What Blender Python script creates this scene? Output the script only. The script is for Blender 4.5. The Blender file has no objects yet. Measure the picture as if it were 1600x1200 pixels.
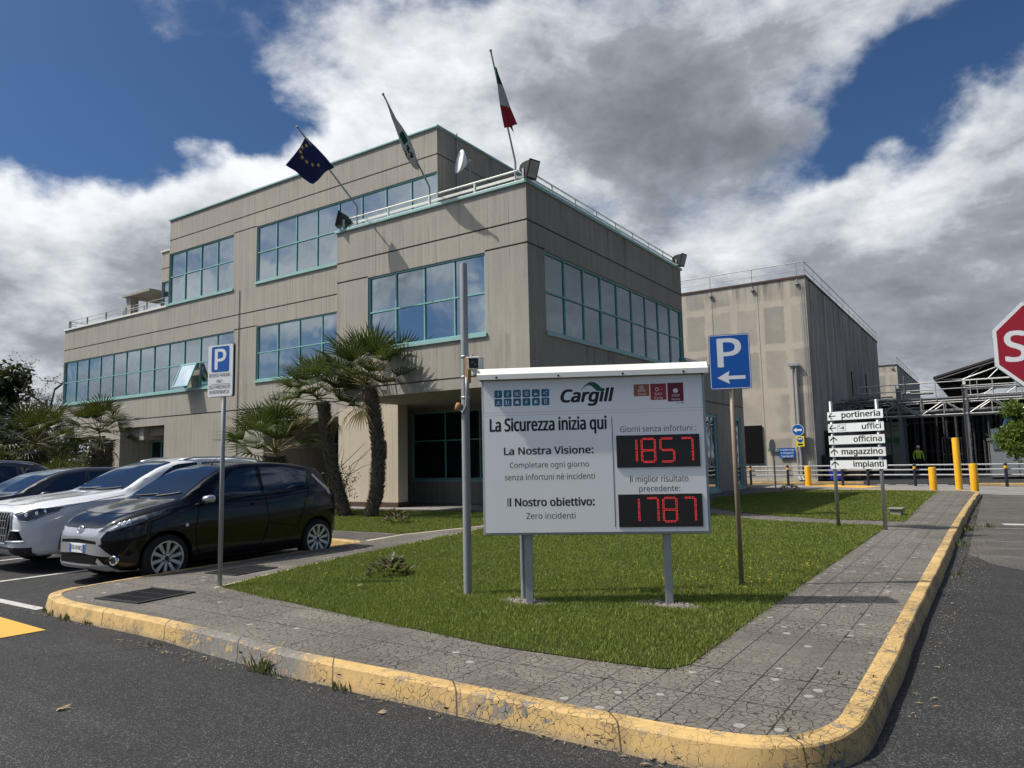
import bpy, bmesh, math, random
import numpy as np
from mathutils import Vector, Matrix
from mathutils.bvhtree import BVHTree
D = bpy.data
scene = bpy.context.scene
C = scene.collection
R = math.radians
rng = random.Random(7)
nrng = np.random.default_rng(11)

# ------------------------------------------------------------------ camera
def make_camera():
    yaw, pitch, roll, f = R(-33.68469), R(6.05938), R(-1.17356), 1121.173
    w = Vector((math.sin(yaw) * math.cos(pitch), math.cos(yaw) * math.cos(pitch), math.sin(pitch)))
    r0 = Vector((math.cos(yaw), -math.sin(yaw), 0))
    u0 = r0.cross(w)
    r = r0 * math.cos(roll) + u0 * math.sin(roll)
    u = -r0 * math.sin(roll) + u0 * math.cos(roll)
    cam = D.cameras.new('camera')
    cam.sensor_fit = 'HORIZONTAL'
    cam.sensor_width = 36
    cam.lens = f / 1600 * 36
    cam.clip_start = 0.05
    cam.clip_end = 5000
    o = D.objects.new('camera', cam)
    C.objects.link(o)
    m = Matrix((r, u, -w)).transposed().to_4x4()
    m.translation = Vector((0, 0, 1.38))
    o.matrix_world = m
    scene.camera = o
make_camera()

SUN_AZ, SUN_EL = 55.0, 53.5          # heading of the light (from +Y towards +X), height of the sun
scene.view_settings.view_transform = 'Standard'
scene.view_settings.look = 'None'
scene.view_settings.exposure = EXPOSURE = 0.25
scene.view_settings.gamma = 1.0
sun = D.lights.new('sun', 'SUN')
sun.energy = 3.9
sun.angle = R(0.5)
sun.color = (1.0, 0.94, 0.85)
so = D.objects.new('sun', sun)
C.objects.link(so)
ld = Vector((math.sin(R(SUN_AZ)) * math.cos(R(SUN_EL)), math.cos(R(SUN_AZ)) * math.cos(R(SUN_EL)), -math.sin(R(SUN_EL))))
so.rotation_euler = ld.to_track_quat('-Z', 'Y').to_euler()
so.location = (-20, -15, 40)


# ------------------------------------------------------------------ node helper
class NT:
    def __init__(s, tree):
        s.t = tree
        s.L = tree.links

    def n(s, typ, **kw):
        nd = s.t.nodes.new('ShaderNode' + typ)
        for k, v in kw.items():
            setattr(nd, k, v)
        return nd

    def put(s, sock, val):
        if isinstance(val, bpy.types.NodeSocket):
            s.L.new(val, sock)
        elif val is not None:
            if isinstance(val, (tuple, list)) and len(val) == 3 and len(sock.default_value) == 4:
                val = (*val, 1)
            sock.default_value = val

    def m(s, op, a, b=None, c=None, clamp=False):
        nd = s.n('Math', operation=op, use_clamp=clamp)
        for i, x in enumerate((a, b, c)):
            s.put(nd.inputs[i], x)
        return nd.outputs[0]

    def vm(s, op, a, b=None):
        nd = s.n('VectorMath', operation=op)
        s.put(nd.inputs[0], a)
        if b is not None:
            s.put(nd.inputs[1], b)
        return nd.outputs['Value'] if op in ('LENGTH', 'DOT_PRODUCT', 'DISTANCE') else nd.outputs[0]

    def mix(s, fac, a, b, mode='MIX'):
        nd = s.n('Mix', data_type='RGBA', blend_type=mode)
        s.put(nd.inputs[0], fac)
        s.put(nd.inputs[6], a)
        s.put(nd.inputs[7], b)
        return nd.outputs[2]

    def step(s, x, lo, hi, a=0.0, b=1.0):
        nd = s.n('MapRange', interpolation_type='SMOOTHSTEP')
        for i, v in enumerate((x, lo, hi, a, b)):
            s.put(nd.inputs[i], v)
        return nd.outputs[0]

    def noise(s, vec, scale, detail=4.0, rough=0.55, dist=0.0):
        nd = s.n('TexNoise')
        if vec is not None:
            s.put(nd.inputs['Vector'], vec)
        nd.inputs['Scale'].default_value = scale
        nd.inputs['Detail'].default_value = detail
        nd.inputs['Roughness'].default_value = rough
        nd.inputs['Distortion'].default_value = dist
        return nd.outputs[0]

    def vor(s, vec, scale, feature='F1', out='Distance', rnd=1.0, dim='3D'):
        nd = s.n('TexVoronoi', feature=feature, voronoi_dimensions=dim)
        s.put(nd.inputs['Vector'], vec)
        nd.inputs['Scale'].default_value = scale
        nd.inputs['Randomness'].default_value = rnd
        return nd.outputs[out]

    def scl(s, vec, sc, loc=(0, 0, 0)):
        nd = s.n('Mapping')
        s.put(nd.inputs['Vector'], vec)
        nd.inputs['Scale'].default_value = sc
        nd.inputs['Location'].default_value = loc
        return nd.outputs[0]

    def sep(s, vec):
        nd = s.n('SeparateXYZ')
        s.put(nd.inputs[0], vec)
        return nd.outputs

    def comb(s, x, y, z):
        nd = s.n('CombineXYZ')
        for i, v in enumerate((x, y, z)):
            s.put(nd.inputs[i], v)
        return nd.outputs[0]

    def pos(s):
        return s.n('NewGeometry').outputs['Position']

    def objc(s):
        return s.n('TexCoord').outputs['Object']

    def bump(s, h, strength=0.3, dist=0.01):
        nd = s.n('Bump')
        nd.inputs['Strength'].default_value = strength
        nd.inputs['Distance'].default_value = dist
        s.put(nd.inputs['Height'], h)
        return nd.outputs[0]


def new_mat(name):
    m = D.materials.new(name)
    m.use_nodes = True
    nt = NT(m.node_tree)
    b = m.node_tree.nodes['Principled BSDF']
    return m, nt, b


def simple(name, col, rough=0.5, metal=0.0, var=0.06, scale=6.0, bump=0.0, coat=0.0, spec=0.5):
    m, nt, b = new_mat(name)
    p = nt.objc()
    n = nt.noise(p, scale, 5, 0.6)
    f = nt.m('MULTIPLY_ADD', n, 2 * var, 1 - var)
    c = nt.n('VectorMath', operation='SCALE')
    c.inputs[0].default_value = col
    nt.put(c.inputs['Scale'], f)
    nt.put(b.inputs['Base Color'], c.outputs[0])
    nt.put(b.inputs['Roughness'], nt.m('MULTIPLY_ADD', n, 0.12, rough - 0.06, clamp=True))
    b.inputs['Metallic'].default_value = metal
    b.inputs['Specular IOR Level'].default_value = spec
    b.inputs['Coat Weight'].default_value = coat
    b.inputs['Coat Roughness'].default_value = 0.03
    if bump:
        nt.put(b.inputs['Normal'], nt.bump(nt.noise(p, scale * 8, 4), bump, 0.003))
    return m


# ------------------------------------------------------------------ world: sky and clouds
def make_world():
    w = D.worlds.new('World')
    scene.world = w
    w.use_nodes = True
    t = w.node_tree
    w.cycles.sampling_method = 'MANUAL'
    w.cycles.sample_map_resolution = 512
    nt = NT(t)
    bg = t.nodes['Background']
    sky = nt.n('TexSky', sky_type='NISHITA')
    sky.sun_disc = False
    sky.sun_elevation = R(SUN_EL)
    sky.sun_rotation = R(SUN_AZ + 180)
    sky.air_density = 1.0
    sky.dust_density = 0.6
    sky.ozone_density = 2.5
    d = nt.n('TexCoord').outputs['Generated']
    x, y, z = nt.sep(d)
    zc = nt.m('MAXIMUM', z, 0.0)
    az = nt.m('MULTIPLY', nt.m('ARCTAN2', x, y), 57.2958)
    el = nt.m('MULTIPLY', nt.m('ARCSINE', z), 57.2958)
    den = nt.m('ADD', zc, 0.22)
    flat = nt.comb(nt.m('DIVIDE', x, den), nt.m('DIVIDE', y, den), nt.m('MULTIPLY', zc, 1.5))
    wob = nt.n('TexNoise')
    nt.put(wob.inputs['Vector'], d)
    wob.inputs['Scale'].default_value = 5.0
    wob.inputs['Detail'].default_value = 6
    wv = nt.vm('SUBTRACT', wob.outputs['Color'], (0.5, 0.5, 0.5))
    wx, wy, wz = nt.sep(wv)
    az2 = nt.m('MULTIPLY_ADD', wx, 22.0, az)
    el2 = nt.m('MULTIPLY_ADD', wy, 18.0, el)

    def blob(a, e, ra, re, w_, soft=1.0, tilt=0.0):
        da = nt.m('SUBTRACT', az2, a)
        de = nt.m('SUBTRACT', el2, e)
        if tilt:
            ct, st = math.cos(R(tilt)), math.sin(R(tilt))
            da, de = (nt.m('ADD', nt.m('MULTIPLY', da, ct), nt.m('MULTIPLY', de, st)),
                      nt.m('SUBTRACT', nt.m('MULTIPLY', de, ct), nt.m('MULTIPLY', da, st)))
        da = nt.m('DIVIDE', da, ra)
        de = nt.m('DIVIDE', de, re)
        r2 = nt.m('ADD', nt.m('MULTIPLY', da, da), nt.m('MULTIPLY', de, de))
        g = nt.m('POWER', 2.71828, nt.m('MULTIPLY', r2, -soft))
        return nt.m('MULTIPLY', g, w_)

    def total(lst):
        s_ = lst[0]
        for q in lst[1:]:
            s_ = nt.m('ADD', s_, q)
        return s_
    warp = nt.n('TexNoise')
    nt.put(warp.inputs['Vector'], flat)
    warp.inputs['Scale'].default_value = 1.6
    warp.inputs['Detail'].default_value = 4
    wf = nt.vm('SCALE', nt.vm('SUBTRACT', warp.outputs['Color'], (0.5, 0.5, 0.5)))
    wf.node.inputs['Scale'].default_value = 0.55
    fw = nt.vm('ADD', flat, wf)
    n1 = nt.noise(fw, 1.3, 14, 0.60)
    n2 = nt.noise(nt.scl(d, (1, 1, 1.5), (1, 5, 2)), 7.0, 14, 0.62, 0.25)
    n3 = nt.noise(nt.scl(fw, (1, 1, 1), (4, 2, 7)), 2.2, 12, 0.60)
    n4 = nt.noise(nt.scl(d, (1, 1, 1.8), (3, 1, 9)), 11.0, 10, 0.62, 0.2)
    base = nt.m('ADD', nt.m('MULTIPLY', nt.m('SUBTRACT', n1, 0.5), 1.15), nt.m('MULTIPLY', nt.m('SUBTRACT', n2, 0.5), 0.75))
    cover = total([blob(*q) for q in COVER])
    dens = nt.m('ADD', base, cover)
    alpha = nt.step(dens, -0.04, 0.34)
    thick = nt.step(dens, 0.15, 0.75)
    dark = total([blob(*q) for q in DARK])
    sh = nt.m('ADD', nt.m('MULTIPLY', nt.m('SUBTRACT', n3, 0.5), 1.05), nt.m('MULTIPLY', nt.m('SUBTRACT', n4, 0.5), 0.95))
    sh = nt.m('ADD', sh, nt.m('MULTIPLY', thick, 0.22))
    sh = nt.m('ADD', sh, dark)
    shade = nt.step(sh, -0.45, 0.98)
    ramp = nt.n('ValToRGB')
    nt.put(ramp.inputs[0], shade)
    e = ramp.color_ramp.elements
    e[0].position, e[0].color = 0.0, (0.90, 0.92, 0.95, 1)
    e[1].position, e[1].color = 1.0, (0.165, 0.180, 0.205, 1)
    k = e.new(0.30)
    k.color = (0.58, 0.61, 0.65, 1)
    k = e.new(0.58)
    k.color = (0.315, 0.34, 0.38, 1)
    cl = nt.vm('SCALE', ramp.outputs[0])
    cl.node.inputs['Scale'].default_value = CLOUD_GAIN / SKY_STRENGTH
    blue = nt.mix(1.0, sky.outputs[0], SKY_TINT, 'MULTIPLY')
    col = nt.mix(alpha, blue, cl)
    # added glow round the unseen sun, as forward-scattered light, to lift the ambient light
    sd = tuple(-c for c in ld)
    ang = nt.m('MULTIPLY', nt.m('ARCCOSINE', nt.m('MINIMUM', nt.vm('DOT_PRODUCT', d, sd), 1.0)), 57.2958)
    gl = nt.m('POWER', 2.71828, nt.m('MULTIPLY', nt.m('POWER', nt.m('DIVIDE', ang, 19.0), 2.0), -1.0))
    gc = nt.vm('SCALE', nt.comb(1.0, 0.96, 0.90))
    nt.put(gc.node.inputs['Scale'], nt.m('MULTIPLY', gl, 4.6 / SKY_STRENGTH))
    gc.node.inputs[0].default_value = (1.0, 0.95, 0.88)
    col = nt.vm('ADD', col, gc)
    nt.put(bg.inputs['Color'], col)
    bg.inputs['Strength'].default_value = SKY_STRENGTH


SKY_STRENGTH = 0.1
CLOUD_GAIN = 0.92
SKY_TINT = (0.31, 0.435, 0.585)
# azimuth, elevation (degrees), extents, weight, falloff, tilt
COVER = [(-24, 26, 10, 7, .55), (-33, 29, 7, 6, .30), (-47, 31, 9, 3.5, .20), (-66, 25.5, 10, 5, -.48), (-56, 26.5, 5, 2.5, -.22),
         (-68, 14.5, 8, 4.0, .62), (-56.5, 21.5, 4.5, 3.2, .62), (-45, 23.5, 9, 3.2, .50), (-60, 15, 7, 4, .4), (-64, 8, 12, 6, .60), (-7, 21.5, 5.5, 3.0, -.42, 1.0, 35),
         (3, 25.5, 5, 3, -.50), (-14, 19.5, 5, 1.6, -.10), (-6, 28.5, 7, 2.2, .22), (-3, 14, 14, 4.0, .46), (4, 19, 4, 2.5, .35), (-5, 6, 18, 6, .60),
         (25, 13, 18, 9, .60), (-152, 9, 9, 3.5, .62), (-133, 15, 8, 4, .62), (-121, 10, 7, 4.5, .65), (-117, 21, 7, 4, .6), (-139, 26, 6, 3, .35), (-146, 19, 9, 4, -.3), (-126, 25, 5, 3, -.25), (-95, 40, 25, 15, .1)]
DARK = [(-22, 26, 10, 6, .42), (-18, 21.5, 6, 3, .34), (-67, 9, 8, 3.0, .02), (-4, 8, 14, 5, .24), (-35, 30, 4, 4, -.20), (-66, 6, 10, 3, .15),
        (-68, 16, 6, 3.0, -.45), (-56, 22.5, 4, 3, -.35), (-4, 16, 10, 3.0, -.22), (2, 19, 4, 2, -.2), (-46, 25, 9, 4, -.28), (25, 13, 22, 12, .55), (-133, 17, 6, 2.5, -.4), (-121, 12, 6, 3, -.3), (-152, 11, 8, 2.5, -.3)]
make_world()

# ------------------------------------------------------------------ mesh helper
def V(*a):
    return np.array(a, float)


class MB:
    def __init__(s):
        s.v, s.f, s.mi = [], [], []

    def add(s, pts, faces, mi=0):
        o = len(s.v)
        s.v.extend([tuple(float(c) for c in p) for p in pts])
        for f in faces:
            s.f.append(tuple(i + o for i in f))
            s.mi.append(mi)

    def quad(s, *p, mi=0):
        s.add(p, [tuple(range(len(p)))], mi)

    def box(s, x0, x1, y0, y1, z0, z1, mi=0):
        s.obox(V(0, 0, 0), V(1, 0, 0), V(0, 1, 0), V(0, 0, 1), (x0, x1), (y0, y1), (z0, z1), mi)

    def obox(s, o, a, b, c, ra, rb, rc, mi=0):
        p = [o + a * i + b * j + c * k for k in rc for j in rb for i in ra]
        s.add(p, [(0, 2, 3, 1), (4, 5, 7, 6), (0, 1, 5, 4), (2, 6, 7, 3), (0, 4, 6, 2), (1, 3, 7, 5)], mi)

    def tube(s, pts, r, n=8, mi=0, cap=True):
        pts = [np.array(p, float) for p in pts]
        rs = r if isinstance(r, (list, tuple)) else [r] * len(pts)
        ring = []
        t0 = pts[1] - pts[0]
        t0 /= np.linalg.norm(t0)
        ref = V(0, 0, 1) if abs(t0[2]) < 0.9 else V(1, 0, 0)
        u = np.cross(t0, ref)
        u /= np.linalg.norm(u)
        for i, p in enumerate(pts):
            if i == 0:
                t = t0
            elif i == len(pts) - 1:
                t = pts[i] - pts[i - 1]
            else:
                t = pts[i + 1] - pts[i - 1]
            t = t / np.linalg.norm(t)
            u = u - t * (u @ t)
            u /= np.linalg.norm(u)
            w = np.cross(t, u)
            ring += [p + rs[i] * (u * math.cos(2 * math.pi * k / n) + w * math.sin(2 * math.pi * k / n)) for k in range(n)]
        f = []
        for i in range(len(pts) - 1):
            for k in range(n):
                f.append((i * n + k, i * n + (k + 1) % n, (i + 1) * n + (k + 1) % n, (i + 1) * n + k))
        if cap:
            f.append(tuple(range(n - 1, -1, -1)))
            f.append(tuple((len(pts) - 1) * n + k for k in range(n)))
        s.add(ring, f, mi)

    def lathe(s, prof, n=24, o=(0, 0, 0), ax=(0, 0, 1), mi=0):
        o = np.array(o, float)
        ax = np.array(ax, float)
        ax /= np.linalg.norm(ax)
        ref = V(1, 0, 0) if abs(ax[0]) < 0.9 else V(0, 1, 0)
        u = np.cross(ax, ref)
        u /= np.linalg.norm(u)
        w = np.cross(ax, u)
        p, f = [], []
        for r, h in prof:
            p += [o + ax * h + r * (u * math.cos(2 * math.pi * k / n) + w * math.sin(2 * math.pi * k / n)) for k in range(n)]
        for i in range(len(prof) - 1):
            for k in range(n):
                f.append((i * n + k, i * n + (k + 1) % n, (i + 1) * n + (k + 1) % n, (i + 1) * n + k))
        s.add(p, f, mi)

    def prism(s, poly, o, ax, ay, d0, d1, mi=0):
        o, ax, ay = (np.array(q, float) for q in (o, ax, ay))
        az = np.cross(ax, ay)
        n = len(poly)
        p = [o + ax * x + ay * y + az * d for d in (d0, d1) for x, y in poly]
        f = [tuple(range(n - 1, -1, -1)), tuple(range(n, 2 * n))]
        f += [(i, (i + 1) % n, n + (i + 1) % n, n + i) for i in range(n)]
        s.add(p, f, mi)

    def grid(s, P, mi=0, flip=False):
        """P: array (nu, nv, 3)"""
        nu, nv = len(P), len(P[0])
        f = []
        for i in range(nu - 1):
            for j in range(nv - 1):
                q = (i * nv + j, (i + 1) * nv + j, (i + 1) * nv + j + 1, i * nv + j + 1)
                f.append(q[::-1] if flip else q)
        s.add([p for row in P for p in row], f, mi)

    def build(s, name, mats, parent=None, smooth=False, world=False, bevel=0.0, auto=None):
        me = D.meshes.new(name)
        v = s.v
        if world and parent is not None:
            o = wl(parent)
            v = [(a - o[0], b - o[1], c - o[2]) for a, b, c in v]
        me.from_pydata(v, [], s.f)
        if not isinstance(mats, (list, tuple)):
            mats = [mats]
        for m in mats:
            me.materials.append(m)
        if len(mats) > 1:
            me.polygons.foreach_set('material_index', s.mi)
        if smooth:
            me.polygons.foreach_set('use_smooth', [True] * len(me.polygons))
            if auto:
                me.set_sharp_from_angle(angle=R(auto))
        me.update()
        ob = D.objects.new(name, me)
        C.objects.link(ob)
        if parent is not None:
            ob.parent = parent
        if bevel:
            b = ob.modifiers.new('edge', 'BEVEL')
            b.width = bevel
            b.segments = 2
            b.limit_method = 'ANGLE'
            b.angle_limit = R(40)
        return ob


def wl(o):
    p = V(0, 0, 0)
    while o is not None:
        p = p + np.array(o.location)
        o = o.parent
    return p


def tag(o, label=None, cat=None, group=None, kind=None):
    for k, v in (('label', label), ('category', cat), ('group', group), ('kind', kind)):
        if v:
            o[k] = v
    return o


def thing(name, label, cat, loc=(0, 0, 0), rotz=0.0, group=None):
    o = D.objects.new(name, None)
    o.empty_display_size = 0.3
    C.objects.link(o)
    o.location = loc
    o.rotation_euler = (0, 0, rotz)
    return tag(o, label, cat, group)


def kids(o):
    return [c for c in C.objects if c.parent == o]


def dup(o, loc, rotz=0.0, label=None, parent=None):
    c = o.copy()
    C.objects.link(c)
    if parent is None:
        c.location = loc
        c.rotation_euler = (0, 0, rotz)
        if label:
            c['label'] = label
    else:
        c.parent = parent
    for k in kids(o):
        dup(k, None, parent=c)
    return c


def struct(o):
    o['kind'] = 'structure'
    return o


X3, Y3, Z3 = V(1, 0, 0), V(0, 1, 0), V(0, 0, 1)
_font_cache = {}
try:                                    # the sans serif that ships inside Blender; the built-in one otherwise
    import os
    FONT = D.fonts.load(os.path.join(bpy.utils.system_resource('DATAFILES'), 'fonts', 'NotoSansHebrew-Regular.woff2'))
except Exception:
    FONT = None


def text_pts(s, bold=0.0, shear=0.0):
    """triangulated outline of a word in a 0..w x 0..h frame (cap height about 0.7)"""
    key = (s, bold, shear)
    if key not in _font_cache:
        cu = D.curves.new('lettering', 'FONT')
        if FONT:
            cu.font = FONT
        cu.body = s
        cu.offset = bold
        cu.shear = shear
        cu.resolution_u = 3
        ob = D.objects.new('lettering', cu)
        C.objects.link(ob)
        dg = bpy.context.evaluated_depsgraph_get()
        me = D.meshes.new_from_object(ob.evaluated_get(dg))
        pts = [(v.co.x, v.co.y) for v in me.vertices]
        fs = [tuple(p.vertices) for p in me.polygons]
        D.objects.remove(ob)
        D.curves.remove(cu)
        D.meshes.remove(me)
        _font_cache[key] = (np.array(pts), fs)
    return _font_cache[key]


def put_text(mb, s, x0, x1, zb, zt, d, bold=0.0, shear=0.0, mi=0, hcap=None, fit_z=True):
    """lay a word facing -Y: spans x0..x1, from zb (its lowest ink) to zt (its highest ink), d metres in front of y = 0"""
    if s.startswith('Il '):                 # a plain upright stroke for the capital I
        h, w = zt - zb, (x1 - x0)
        st = h * (.085 + bold * 1.1)
        base = zb + h * .225 if 'g' in s else zb
        mb.add([(x0, -d, base), (x0 + st, -d, base), (x0 + st, -d, zt), (x0, -d, zt)], [(0, 1, 2, 3)], mi)
        s, x0 = s[1:], x0 + st * 2.3
    p, f = text_pts(s, 0.0, shear)
    mn, mx = p.min(0), p.max(0)
    q = np.empty((len(p), 3))
    q[:, 0] = x0 + (p[:, 0] - mn[0]) / (mx[0] - mn[0]) * (x1 - x0)
    q[:, 2] = zb + (p[:, 1] - mn[1]) / (mx[1] - mn[1]) * (zt - zb)
    q[:, 1] = -d
    k = bold * (zt - zb)
    for i, (a, b) in enumerate(((0, 0), (-1, 0), (1, 0), (-.7, .6), (.7, -.6), (.7, .6), (-.7, -.6)) if bold > .004 else ((0, 0),)):
        mb.add(q + V(a * k, -.00004 * i, b * k), f, mi)


def build_sides(mb, name, mat, parent, **kw):
    """one object for each side of a symmetric piece"""
    out = []
    for s in (1, -1):
        m = MB()
        idx = {}
        for f, q in zip(mb.f, mb.mi):
            if sum(mb.v[i][0] for i in f) * s <= 0:
                continue
            g = []
            for i in f:
                if i not in idx:
                    idx[i] = len(m.v)
                    m.v.append(mb.v[i])
                g.append(idx[i])
            m.f.append(tuple(g))
            m.mi.append(q)
        if m.f:
            out.append(m.build(name, mat, parent, **kw))
    return out


def pchip(xs, ys, x):
    """smooth monotone interpolation"""
    xs, ys, x = np.array(xs, float), np.array(ys, float), np.array(x, float)
    h = np.diff(xs)
    dl = np.diff(ys) / h
    m = np.zeros(len(xs))
    m[0], m[-1] = dl[0], dl[-1]
    for i in range(1, len(xs) - 1):
        if dl[i - 1] * dl[i] > 0:
            w1, w2 = 2 * h[i] + h[i - 1], h[i] + 2 * h[i - 1]
            m[i] = (w1 + w2) / (w1 / dl[i - 1] + w2 / dl[i])
    k = np.clip(np.searchsorted(xs, x) - 1, 0, len(xs) - 2)
    t = np.clip((x - xs[k]) / h[k], 0, 1)
    return ((1 + 2 * t) * (1 - t) ** 2 * ys[k] + t * (1 - t) ** 2 * h[k] * m[k]
            + t * t * (3 - 2 * t) * ys[k + 1] + t * t * (t - 1) * h[k] * m[k + 1])


def polyline(pts, n):
    """resample a polyline to n points by length"""
    p = np.array(pts, float)
    s = np.r_[0, np.cumsum(np.linalg.norm(np.diff(p, axis=0), axis=1))]
    t = np.linspace(0, s[-1], n)
    return np.stack([np.interp(t, s, p[:, k]) for k in range(p.shape[1])], 1)


def catmull(pts, n):
    p = np.array(pts, float)
    s = np.r_[0, np.cumsum(np.linalg.norm(np.diff(p, axis=0), axis=1))]
    t = np.linspace(0, s[-1], n)
    return np.stack([pchip(s, p[:, k], t) for k in range(p.shape[1])], 1)


def inside(poly, x, y):
    r = False
    n = len(poly)
    for i in range(n):
        x1, y1 = poly[i]
        x2, y2 = poly[(i + 1) % n]
        if (y1 > y) != (y2 > y) and x < (x2 - x1) * (y - y1) / (y2 - y1) + x1:
            r = not r
    return r

# ------------------------------------------------------------------ materials
def concrete_mat(name, base, plank=0.115, tone=0.10, streak=0.26, seed=0.0, blotch=0.18, drip=0.0):
    m, nt, b = new_mat(name)
    p = nt.pos()
    x, y, z = nt.sep(p)
    s = nt.m('ADD', x, y)
    sw = nt.m('MULTIPLY_ADD', nt.noise(p, 0.6, 2), 0.02, s)
    cell = nt.m('FLOOR', nt.m('DIVIDE', sw, plank))
    wn = nt.n('TexWhiteNoise', noise_dimensions='1D')
    nt.put(wn.inputs['W'], cell)
    fr = nt.m('FRACT', nt.m('DIVIDE', sw, plank))
    edge = nt.m('MULTIPLY', nt.m('LESS_THAN', fr, 0.11), nt.step(wn.outputs[0], 0.30, 0.85))
    edge = nt.m('MULTIPLY', edge, nt.step(nt.noise(nt.scl(p, (3, 3, .8)), 1.0, 3), 0.38, 0.6))
    n1 = nt.noise(p, 0.55, 6, 0.62)
    n2 = nt.noise(nt.comb(nt.m('MULTIPLY', s, 5.0), seed, nt.m('MULTIPLY', z, 0.30)), 1.0, 6, 0.65)
    n3 = nt.noise(p, 22, 6, 0.7)
    f = nt.m('MULTIPLY_ADD', nt.m('SUBTRACT', wn.outputs[0], 0.5), tone, 1.0)
    f = nt.m('MULTIPLY', f, nt.m('MULTIPLY_ADD', nt.m('SUBTRACT', n1, 0.5), 2 * blotch, 1.0))
    f = nt.m('MULTIPLY', f, nt.m('MULTIPLY_ADD', nt.m('SUBTRACT', n3, 0.5), 0.28, 1.0))
    f = nt.m('MULTIPLY', f, nt.m('SUBTRACT', 1.0, nt.m('MULTIPLY', nt.step(n2, 0.50, 0.80), streak)))
    f = nt.m('MULTIPLY', f, nt.m('SUBTRACT', 1.0, nt.m('MULTIPLY', edge, 0.60)))
    # run-off stains: below the first-floor sills and below the copings
    dn = nt.noise(nt.comb(nt.m('MULTIPLY', s, 2.2), seed + 3.0, nt.m('MULTIPLY', z, 0.12)), 1.0, 5, 0.7)
    lowz = nt.m('MULTIPLY', nt.step(z, 4.14, 4.10), nt.step(z, 2.6, 3.9))
    topz = nt.m('ADD', nt.m('MULTIPLY', nt.step(z, 10.80, 10.76), nt.step(z, 9.7, 10.75)), nt.m('MULTIPLY', nt.step(z, 7.40, 7.37), nt.step(z, 6.3, 7.35)))
    stain = nt.m('MULTIPLY', nt.step(dn, 0.52, 0.70), nt.m('ADD', nt.m('MULTIPLY', lowz, 1.0), nt.m('MULTIPLY', topz, 0.7)))
    f = nt.m('MULTIPLY', f, nt.m('SUBTRACT', 1.0, nt.m('MULTIPLY', stain, 0.30 + drip)))
    c = nt.n('VectorMath', operation='SCALE')
    nt.put(c.inputs[0], nt.vm('ADD', nt.comb(nt.m('MULTIPLY', nt.m('SUBTRACT', n1, 0.5), 0.02), 0.0, 0.0), base))
    nt.put(c.inputs['Scale'], f)
    nt.put(b.inputs['Base Color'], c.outputs[0])
    b.inputs['Roughness'].default_value = 0.9
    b.inputs['Specular IOR Level'].default_value = 0.25
    h = nt.m('ADD', nt.m('MULTIPLY', n3, 0.5), nt.m('SUBTRACT', nt.m('MULTIPLY', wn.outputs[0], 0.5), edge))
    nt.put(b.inputs['Normal'], nt.bump(h, 0.35, 0.006))
    return m


M = {}
M['concrete'] = concrete_mat('board_marked_concrete', (0.365, 0.338, 0.290))
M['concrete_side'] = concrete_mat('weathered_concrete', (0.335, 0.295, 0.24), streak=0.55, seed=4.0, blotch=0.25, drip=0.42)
M['concrete_pale'] = concrete_mat('pale_concrete', (0.52, 0.455, 0.35), streak=0.15, tone=0.07, seed=9.0, blotch=0.08)
M['groove'] = simple('groove_shadow_gap', (0.13, 0.12, 0.10), 0.95, var=0.1)


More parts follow.
